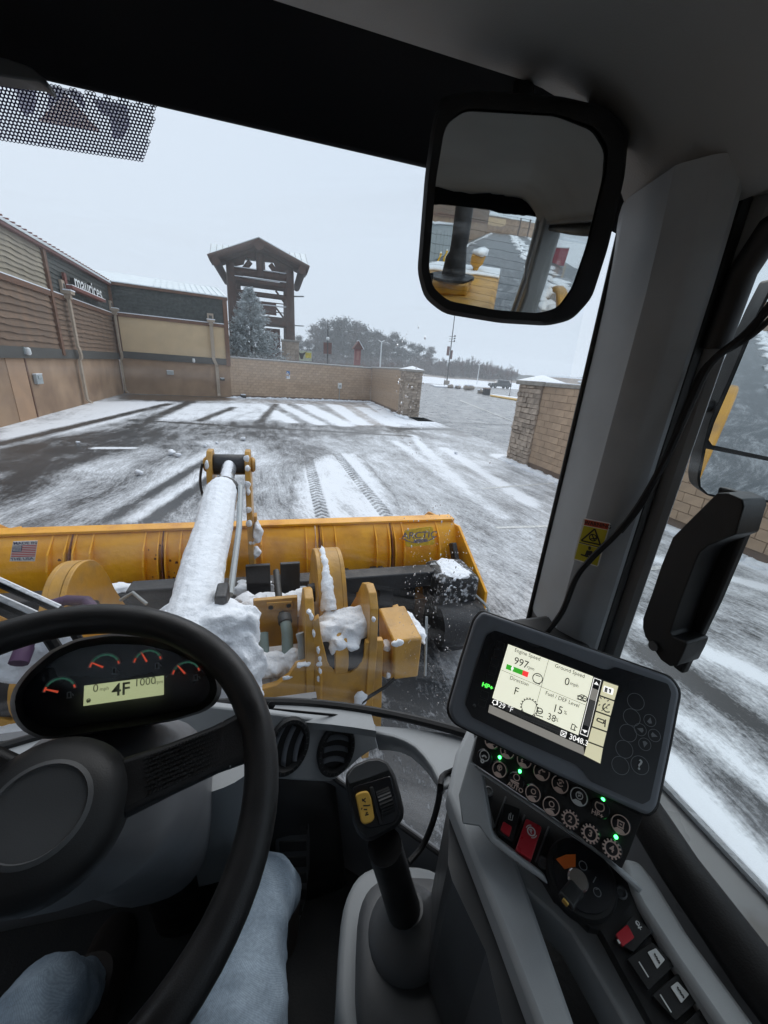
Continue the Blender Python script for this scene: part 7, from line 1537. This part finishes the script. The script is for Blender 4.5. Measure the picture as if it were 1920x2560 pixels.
# ------------------------------------------------------------------ interior mirror
mn = np.array([-.244, -.957, -.157]); pmi = Panel(vy(1290, 540, .47), mn, ((1043, 785), (1470, 815)))
mi = thing('interior_mirror', 'large rounded interior mirror hung from the black header', 'mirror', pmi.w(1290, 300, -.02))
mo_out = [(1098, 245), (1180, 225), (1400, 240), (1520, 268), (1572, 330), (1562, 440), (1520, 620), (1480, 745), (1430, 800), (1370, 815), (1250, 808), (1110, 785), (1060, 745), (1043, 680), (1062, 440), (1080, 310)]
mo_in = [(1122, 300), (1165, 270), (1395, 285), (1490, 318), (1522, 370), (1515, 440), (1470, 615), (1435, 720), (1400, 770), (1350, 784), (1240, 775), (1120, 752), (1082, 718), (1072, 670), (1090, 450), (1110, 330)]
A_, B_ = rnd_poly(mo_out, 22, 3), rnd_poly(mo_in, 18, 3)
loft([pmi.poly(A_, -.03), pmi.poly(A_, 0), pmi.poly(rnd_poly([tuple(np.array((1295, 530)) + (np.array(p) - np.array((1295, 530))) * .96) for p in mo_out], 20, 3), .008), pmi.poly(B_, .007), pmi.poly(B_, -.012)], 'housing', 'black_rubber', mi, cap=False, ang=60)
mb = MB(); mb.face(pmi.poly(A_, -.03)[::-1]); mb.build('back', 'black_rubber', mi, smooth=False)
def domed(P_, poly, apex, R, h0):
    A0 = P_.w(*apex, h0); o = P_.poly(poly, h0); k = len(o); c0 = sum(o) / k; vs = []; fs = []; nr = 14
    q = lambda p: p + P_.n * (.0 - np.dot(p - A0, p - A0) / (2 * R))
    for j in range(1, nr + 1):
        for p in o: vs.append(q(c0 + (p - c0) * j / nr))
    vs.append(q(c0)); m = MB()
    fs = [(j * k + i, (j + 1) * k + i, (j + 1) * k + (i + 1) % k, j * k + (i + 1) % k) for j in range(nr - 1) for i in range(k)] + [(nr * k, i, (i + 1) % k) for i in range(k)]
    return m.add(vs, fs)
gm = domed(pmi, B_, (1251, 582), 1.35, .0085).build('mirror_glass', 'mirror', mi, ang=180)
mb = MB(); mb.tube([pmi.w(1300, 300, -.03), pmi.w(1300, 250, -.05) + np.array([0, 0, .03]), (.28, .55, 2.96)], .012, 10); mb.build('bracket', 'black_plastic', mi)
# ------------------------------------------------------------------ sticker, visor print, cable, grab handle, outside mirror
ZW = ZP
pst = Panel((.4385, .4545, 2.40), (-.985, -.17, 0), (ZW(262, 1190), ZW(405, 1215)))
pst = Panel(np.array([.4315, .3965, 2.40]) + np.array([-.003, -.0015, 0]), nrm([-.895, -.445, 0]), (ZW(240, 1310), ZW(382, 1340)))
st = thing('warning_sticker', 'yellow and red safety warning sticker on the front pillar', 'sticker', pst.w(*ZW(308, 1318)))
QP = lambda q: [ZW(*p) for p in q]
mb = MB(); pst.slab(mb, rnd_poly(QP([(262, 1185), (412, 1213), (342, 1455), (205, 1412)]), 5), .0012, .0012); mb.build('border', 'sticker_white', st, smooth=False)
mb = MB(); pst.slab(mb, QP([(272, 1192), (404, 1217), (396, 1248), (265, 1222)]), .0018, .0006); mb.build('red_band', 'sticker_red', st, smooth=False)
mb = MB(); pst.slab(mb, QP([(264, 1226), (395, 1252), (365, 1348), (238, 1315)]), .0018, .0006); mb.build('yellow_field', 'sticker_yellow', st, smooth=False)
mb = MB(); pst.slab(mb, QP([(236, 1322), (363, 1355), (338, 1448), (213, 1408)]), .0018, .0006); mb.build('yellow_field', 'sticker_yellow', st, smooth=False)
pst.text('WARNING', ZW(340, 1221), .0075, .0022, weight=.02, sx=.95).build('lettering', 'ink', st, smooth=False)
mb = MB()
for a, b in (((325, 1244), (250, 1308)), ((250, 1308), (356, 1332)), ((356, 1332), (325, 1244))): pst.line(mb, ZW(*a), ZW(*b), .0022, .0022)
pst.ring(mb, ZW(315, 1292), .0048, .0016, .0022, 12); pst.line(mb, ZW(295, 1300), ZW(335, 1296), .0018, .0022); pst.line(mb, ZW(310, 1275), ZW(325, 1312), .0018, .0022); pst.line(mb, ZW(238, 1318), ZW(366, 1350), .0012, .0022)
pst.slab(mb, rnd_poly(QP([(288, 1342), (302, 1340), (305, 1358), (290, 1362)]), 3), .0022, .0004); pst.slab(mb, QP([(280, 1362), (312, 1366), (308, 1395), (270, 1388)]), .0022, .0004); pst.line(mb, ZW(248, 1385), ZW(322, 1408), .0022, .0022); pst.line(mb, ZW(275, 1400), ZW(305, 1370), .0014, .0024)
mb.build('pictogram', 'ink', st, smooth=False)
# frit print hanging from the top of the windshield
pfv = Panel((-.3, yw(-.3) - .004, 2.85), (0, -1, -.03), (Z1(0, 330), Z1(680, 455)))
frm = thing('perforated_sticker', 'dot perforated dark sticker with a triangle at the top of the windshield', 'sticker', pfv.w(200, 280))
A1, B1 = Z1(-260, 285), Z1(680, 458); 
mb = MB(); c00, c10, c11, c01 = Z1(-130, 306), Z1(678, 456), Z1(628, 684), Z1(-95, 520)
quad = [pfv.w(*c, 0) for c in (c00, c10, c11, c01)]
ux = quad[1] - quad[0]; W_ = np.linalg.norm(ux); ux = ux / W_; uy = nrm(np.cross(np.cross(ux, quad[3] - quad[0]), ux)); Hh = np.linalg.norm(quad[2] - quad[1])
pit = .0043; nx, ny = int(W_ / pit), int(Hh / (pit * .866))
bl, brr, tr_ = quad[3], quad[2], quad[1]
def inside(p):
    s = np.dot(p - quad[0], ux); t = np.dot(p - quad[0], uy); 
    lim = np.dot(quad[2] - quad[0], ux) + (np.dot(quad[1] - quad[2], ux)) * (1 - t / max(np.dot(quad[2] - quad[0], uy), 1e-6))
    cut = (s > lim - .02 and t > Hh - .012 and (s - lim + .02) ** 2 + (t - Hh + .012) ** 2 > .02 ** 2)
    return s < lim and 0 <= t < Hh and not cut
n6 = 6
for j in range(ny + 1):
    for i in range(nx + 6):
        c = quad[0] + ux * (i + .5 * (j % 2)) * pit + uy * j * pit * .866
        if not inside(c): continue
        R1, R0 = pit * .5774, pit * .33
        vs = [c + R1 * (math.sin(k * math.pi / 3) * ux + math.cos(k * math.pi / 3) * uy) for k in range(6)] + [c + R0 * (math.sin(k * math.pi / 3) * ux + math.cos(k * math.pi / 3) * uy) for k in range(6)]
        mb.add(vs, [(k, (k + 1) % 6, 6 + (k + 1) % 6, 6 + k) for k in range(6)])
kind(mb.build('perforated_sheet', 'frit', frm, smooth=False), 'stuff')
mb = MB(); pfv.slab(mb, [Z1(*p) for p in ((285, 405), (165, 520), (440, 575))], -.003, .0004); mb.build('triangle_print', 'film_orange', frm, smooth=False)
mb = MB(); pfv.slab(mb, [Z1(*p) for p in ((60, 345), (160, 365), (150, 480), (110, 500), (85, 460))], -.003, .0004); pfv.slab(mb, [Z1(*p) for p in ((205, 365), (350, 395), (375, 480), (290, 400), (210, 470))], -.0031, .0004); pfv.slab(mb, [Z1(*p) for p in ((400, 430), (550, 455), (560, 540), (530, 600), (490, 600), (470, 500), (440, 490))], -.0032, .0004); mb.build('pale_print', 'film_white', frm, smooth=False)
vc = thing('visor_clip', 'small dark clip hanging from the header over the perforated sticker', 'clip', vy(80, 170, .60)); mb = MB(); mb.prism([vy(u, v, .60) for u, v in ((-60, 130), (20, 145), (75, 165), (112, 195), (122, 218), (112, 216), (95, 202), (40, 195), (-60, 180))], (0, .02, 0)); mb.build('clip', 'dark_plastic', vc, bevel=.003)
# thin cable down the pillar to the monitor, and one from the ledge to the floor
def cable(lb, pts, r=.0042):
    P = [np.array(p) for p in pts]; out = []
    for i in range(len(P) - 1):
        p0, p1, p2, p3 = P[max(i - 1, 0)], P[i], P[i + 1], P[min(i + 2, len(P) - 1)]
        for t in np.linspace(0, 1, 6, endpoint=False): out.append(.5 * ((2 * p1) + (-p0 + p2) * t + (2 * p0 - 5 * p1 + 4 * p2 - p3) * t * t + (-p0 + 3 * p1 - 3 * p2 + p3) * t ** 3))
    mb = MB(); mb.tube(out + [P[-1]], r, 8); o = mb.build('cable', 'black_rubber'); tag(o, lb, 'cable'); return o
cable('black cable running down the pillar across the warning sticker to the monitor', [vx(1960, 720, .476), vx(1870, 830, .474), vx(1780, 905, .472), vx(1735, 990, .468), vx(1668, 1140, .458), vx(1600, 1260, .445), vx(1545, 1330, .433), vx(1480, 1395, .422), vx(1440, 1445, .417), vx(1405, 1530, .412), vx(1360, 1590, .395)])
cable('thin second black cable beside the first on the door frame', [vx(1990, 735, .478), vx(1880, 838, .476), vx(1768, 912, .474), vx(1722, 1000, .469), vx(1662, 1146, .459), vx(1608, 1256, .447), vx(1552, 1330, .436)], .003)
cable('black cable looping from the dash ledge down past the corner glass', [vz(*Z3(1500, 315), 1.90), vz(*Z3(1440, 420), 1.895), vz(*Z3(1380, 520), 1.89), vz(*Z3(1290, 570), 1.885), vd(*Z3(1270, 625), .62), vd(*Z3(1255, 740), .64), vd(*Z3(1215, 890), .66), vd(*Z3(1150, 1040), .66), vd(*Z3(1060, 1150), .64)], .005)
gh = thing('grab_handle', 'black grab handle on a plate at the door glass', 'grab handle', (.46, .24, 2.37))
xg = .486; GP = [(1004, 1008), (1212, 1065), (1205, 1180), (940, 1850), (800, 2050), (745, 2020), (640, 1880)]
mb = MB(); mb.prism([vx(*ZW(*p), xg) for p in [(1004, 1008), (1212, 1065), (1200, 1165), (1000, 1640), (805, 2048), (750, 2005), (800, 1900), (860, 1600), (1000, 1250), (995, 1060)]], (.012, 0, 0)); mb.build('plate', 'black_plastic', gh, bevel=.003)
hq = [(1000, 1045), (880, 1165), (755, 1290), (690, 1450), (640, 1600), (590, 1740), (588, 1790), (602, 1840), (690, 1970), (740, 2005), (780, 2000), (815, 1930), (835, 1880), (825, 1866), (752, 1838), (742, 1815), (800, 1640), (880, 1430), (905, 1375), (950, 1338), (1080, 1285), (1105, 1275), (1150, 1120), (1140, 1080), (1060, 1046)]
mb = MB(); mb.prism([vx(*ZW(*p), .447) for p in hq], (.040, .004, 0)); mb.build('grip', 'black_plastic', gh, bevel=.009, seg=4)
mb = MB(); mb.lathe([(0, 0), (.006, .001), (.006, .003)], vx(*ZW(655, 1890), .4455), (-1, 0, 0), 12); mb.build('screw_cap', 'dark_plastic', gh)
# outside mirror
pom = Panel(np.array([.93, .72, 2.55]), nrm([-.462, -.884, -.078]))
PO = lambda q: [ZW(*p) for p in q]
om = thing('outside_mirror', 'large black outside mirror with a second wide glass below, seen through the door glass', 'mirror', pom.w(1900, 1000, -.02))
oo = PO([(1330, -150), (1240, 20), (1180, 150), (1060, 430), (960, 650), (925, 790), (892, 960), (900, 1020), (945, 1060), (1110, 1095), (1300, 1100), (1700, 1180), (1900, -100)])
mb = MB(); pom.slab(mb, rnd_poly(oo, 12), 0, .05); mb.build('shell', 'black_plastic', om, bevel=.004)
mb = MB(); mb.face(pom.poly(PO([(1345, -140), (1250, 30), (1195, 165), (1080, 440), (985, 660), (955, 752), (975, 780), (1283, 845), (1700, 950), (1880, -90)]), .002)); mb.build('mirror_glass', 'mirror', om, smooth=False)
mb = MB(); mb.face(Panel(np.array([.93, .72, 2.55]), nrm([-.462, -.884, -.078])).poly(PO([(940, 800), (1283, 868), (1690, 965), (1690, 1160), (1300, 1085), (1110, 1080), (950, 1048), (912, 1010), (908, 960)]), .002)); mb.build('wide_glass', 'mirror', om, smooth=False)
mb = MB(); mb.tube([pom.w(*ZW(955, 560), -.03), pom.w(*ZW(900, 560), -.03) + np.array([-.1, -.05, 0]), (.56, .50, 2.58)], .015, 8); mb.build('mirror_arm', 'black_plastic', om)

# ------------------------------------------------------------------ driver
def skin(name, verts, edges, radii, m, parent, sub=2, root=0):
    me = bpy.data.meshes.new(name); o0 = np.array(verts[root], float); me.from_pydata([tuple(np.array(v, float) - o0) for v in verts], edges, []); me.update()
    o = bpy.data.objects.new(name, me); C.objects.link(o); o.modifiers.new('skin', 'SKIN')
    me.skin_vertices
    for i, r in enumerate(radii): me.skin_vertices[0].data[i].radius = (r, r) if np.isscalar(r) else r
    me.skin_vertices[0].data[root].use_root = True
    o.modifiers['skin'].use_smooth_shade = True; s = o.modifiers.new('sub', 'SUBSURF'); s.levels = sub; s.render_levels = sub
    me.materials.append(MATS[m]); o.parent = parent
    o.location = Vector(o0 - (LOC[parent.name] if parent is not None else 0)); LOC[o.name] = o0
    return o
pn = thing('person', 'seated driver in light blue jeans, knees under the steering wheel', 'person', (-.24, -.1, 1.3))
hipR, kneeR, ankR = np.array([-.135, -.10, 1.73]), np.array([-.070, .49, 1.665]), np.array([-.02, .60, 1.40])
hipL, kneeL, ankL = np.array([-.345, -.10, 1.73]), np.array([-.42, .45, 1.60]), np.array([-.41, .52, 1.40])
pelv = np.array([-.24, -.12, 1.74]); 
vs = [pelv, hipR, hipR * .6 + kneeR * .4, hipR * .25 + kneeR * .75, kneeR, kneeR * .55 + ankR * .45, ankR, hipL, hipL * .6 + kneeL * .4, hipL * .25 + kneeL * .75, kneeL, kneeL * .55 + ankL * .45, ankL, pelv + np.array([0, -.03, .10])]
es = [(0, 1), (1, 2), (2, 3), (3, 4), (4, 5), (5, 6), (0, 7), (7, 8), (8, 9), (9, 10), (10, 11), (11, 12), (0, 13)]
jeans = skin('jeans', vs, es, [.13, .105, .100, .090, .080, .072, .062, .105, .100, .090, .076, .070, .062, .13], 'denim', pn, sub=4)
dtx = bpy.data.textures.new('folds', 'CLOUDS'); dtx.noise_scale = .06; dtx.noise_depth = 3; d = jeans.modifiers.new('folds', 'DISPLACE'); d.texture = dtx; d.strength = .022; d.texture_coords = 'LOCAL'; dt2 = bpy.data.textures.new('creases', 'MARBLE'); dt2.noise_scale = .11; dt2.turbulence = 6; dt2.marble_type = 'SHARP'; d = jeans.modifiers.new('creases', 'DISPLACE'); d.texture = dt2; d.strength = .010; d.texture_coords = 'LOCAL'
for a, s in ((ankR, 1), (ankL, -1)):
    mb = MB(); f = a + np.array([0, .10, -.08]); loft([sell(a + np.array([0, 0, .03]), ax_, ay_, .055, .06), sell(a + np.array([0, .01, -.05]), ax_, ay_, .052, .075), sell(a + np.array([0, .05, -.085]), ax_, ay_, .052, .13), sell(a + np.array([0, .05, -.10]), ax_, ay_, .054, .135)], 'boot', 'boot', pn, ang=60)
tor = skin('jacket', [pelv + np.array([0, -.05, .12]), pelv + np.array([0, -.08, .35]), pelv + np.array([0, -.07, .52]), pelv + np.array([.17, -.06, .50]), np.array([.06, -.12, 2.02]), np.array([.02, -.10, 2.30]), pelv + np.array([-.17, -.06, .50]), np.array([-.50, -.02, 2.0]), np.array([-.45, .05, 1.82])], [(0, 1), (1, 2), (2, 3), (3, 4), (4, 5), (2, 6), (6, 7), (7, 8)], [.15, .16, .12, .075, .055, .042, .075, .055, .042], 'cloth_dark', pn)
hd_ = np.array([-.24, -.20, 2.46]); 
mb = MB(); mb.ball(hd_, (.078, .098, .118), 20, 14); mb.ball(hd_ + np.array([0, .10, -.02]), (.014, .02, .022), 10, 6); mb.tube([hd_ - np.array([0, .02, .09]), hd_ - np.array([0, .03, .2])], .055, 14)
for s in (-1, 1): mb.ball(hd_ + np.array([s * .08, -.01, -.01]), (.012, .022, .034), 10, 6)
mb.build('head', 'skin', pn)
mb = MB(); mb.ball(hd_ + np.array([0, -.015, .03]), (.086, .104, .105), 20, 12); mb.build('cap', 'cloth_dark', pn)
for s in (-1, 1): mb = MB(); mb.ball(hd_ + np.array([s * .03, .088, .01]), (.011, .008, .008), 8, 6); mb.build('eye', 'icon_white', pn)
mb = MB(); mb.ball(hd_ + np.array([0, .085, -.055]), (.022, .008, .006), 8, 6); mb.build('mouth', 'red_switch', pn)
# the hand that holds the phone (seen in the mirror)
pb = np.array([.02, -.075, 2.64])
ph = thing('phone', 'black phone held up beside the driver, seen in the mirror', 'phone', pb); mb = MB(); mb.obox(pb + np.array([.0, .03, -.045]), np.eye(3), (.072, .008, .150)); mb.build('phone_body', 'bezel_black', ph, bevel=.006)
wr = np.array([.02, -.10, 2.36]); palm = np.array([.045, -.06, 2.47])
fv = [wr, wr * .4 + palm * .6, palm]; fe = [(0, 1), (1, 2)]; fr = [.028, (.034, .02), (.036, .02)]
for i in range(4):
    b = len(fv); z = 2.50 + .022 * i; fv += [np.array([.055, -.055, z]), np.array([.055, -.01, z + .004]), np.array([.044, .002 - .03, z + .006])]; fe += [(2, b), (b, b + 1), (b + 1, b + 2)]; fr += [.010, .009, .008]
b = len(fv); fv += [np.array([.0, -.075, 2.50]), np.array([-.030, -.060, 2.55]), np.array([-.038, -.058, 2.58])]; fe += [(1, b), (b, b + 1), (b + 1, b + 2)]; fr += [.013, .011, .009]
skin('hand', fv, fe, fr, 'skin', pn, root=0)
# seat
se = thing('driver_seat', 'dark driver seat under and behind the driver', 'seat', (-.24, -.3, 1.3))
mb = MB(); mb.box(-.50, .02, -.45, .05, 1.50, 1.62); mb.build('cushion', 'cloth_dark', se, bevel=.04, seg=3); mb = MB(); mb.obox((-.24, -.50, 1.95), (ex, nrm([0, 1, .2]), nrm([0, -.2, 1])), (.5, .12, .75)); mb.build('backrest', 'cloth_dark', se, bevel=.05, seg=3); MB().box(-.4, -.08, -.4, 0, 1.3, 1.5).build('base', 'black_plastic', se, smooth=False)

# ------------------------------------------------------------------ drops on the glass
mb = MB(); 
def drop(p, r, n):
    ax = np.cross(n, [0, 0, 1.0]); ax = nrm(ax); az = np.cross(ax, n); mb.ball(p, (r, r * rng.uniform(.9, 1.7), r * .45), 8, 5, (ax, az, n))
cnt = 0
while cnt < 620:
    f = rng.random()
    if f < .62: u, v = rng.normal(1105, 55), rng.uniform(1260, 1760)
    elif f < .80: u, v = rng.uniform(1000, 1180), rng.uniform(1280, 1800)
    elif f < .92: u, v = rng.normal(1030, 22), rng.uniform(800, 1120)
    else: u, v = rng.uniform(1010, 1250), rng.uniform(1130, 1700)
    if u < 1000 and v > 1250 and f < .92: continue
    d = ray(u, v); x = 0.1
    for _ in range(25): y = yw(x) + .010; x = d[0] * y / d[1]
    z = CAM[2] + d[2] * y / d[1]
    if x > .45 or z < 1.9 or z > 2.9: continue
    drop(np.array([x, y - .003 + .02 * (z - 1.80) / 1.14, z]), rng.choice([.0006, .0009, .0013, .0020], p=[.4, .35, .18, .07]), nrm([.9 * (x - CX), -1, 0])); cnt += 1
kind(mb.build('water_drops', 'water_drop', ang=180), 'stuff', 'water drops scattered on the lower right of the windshield', 'water drops')
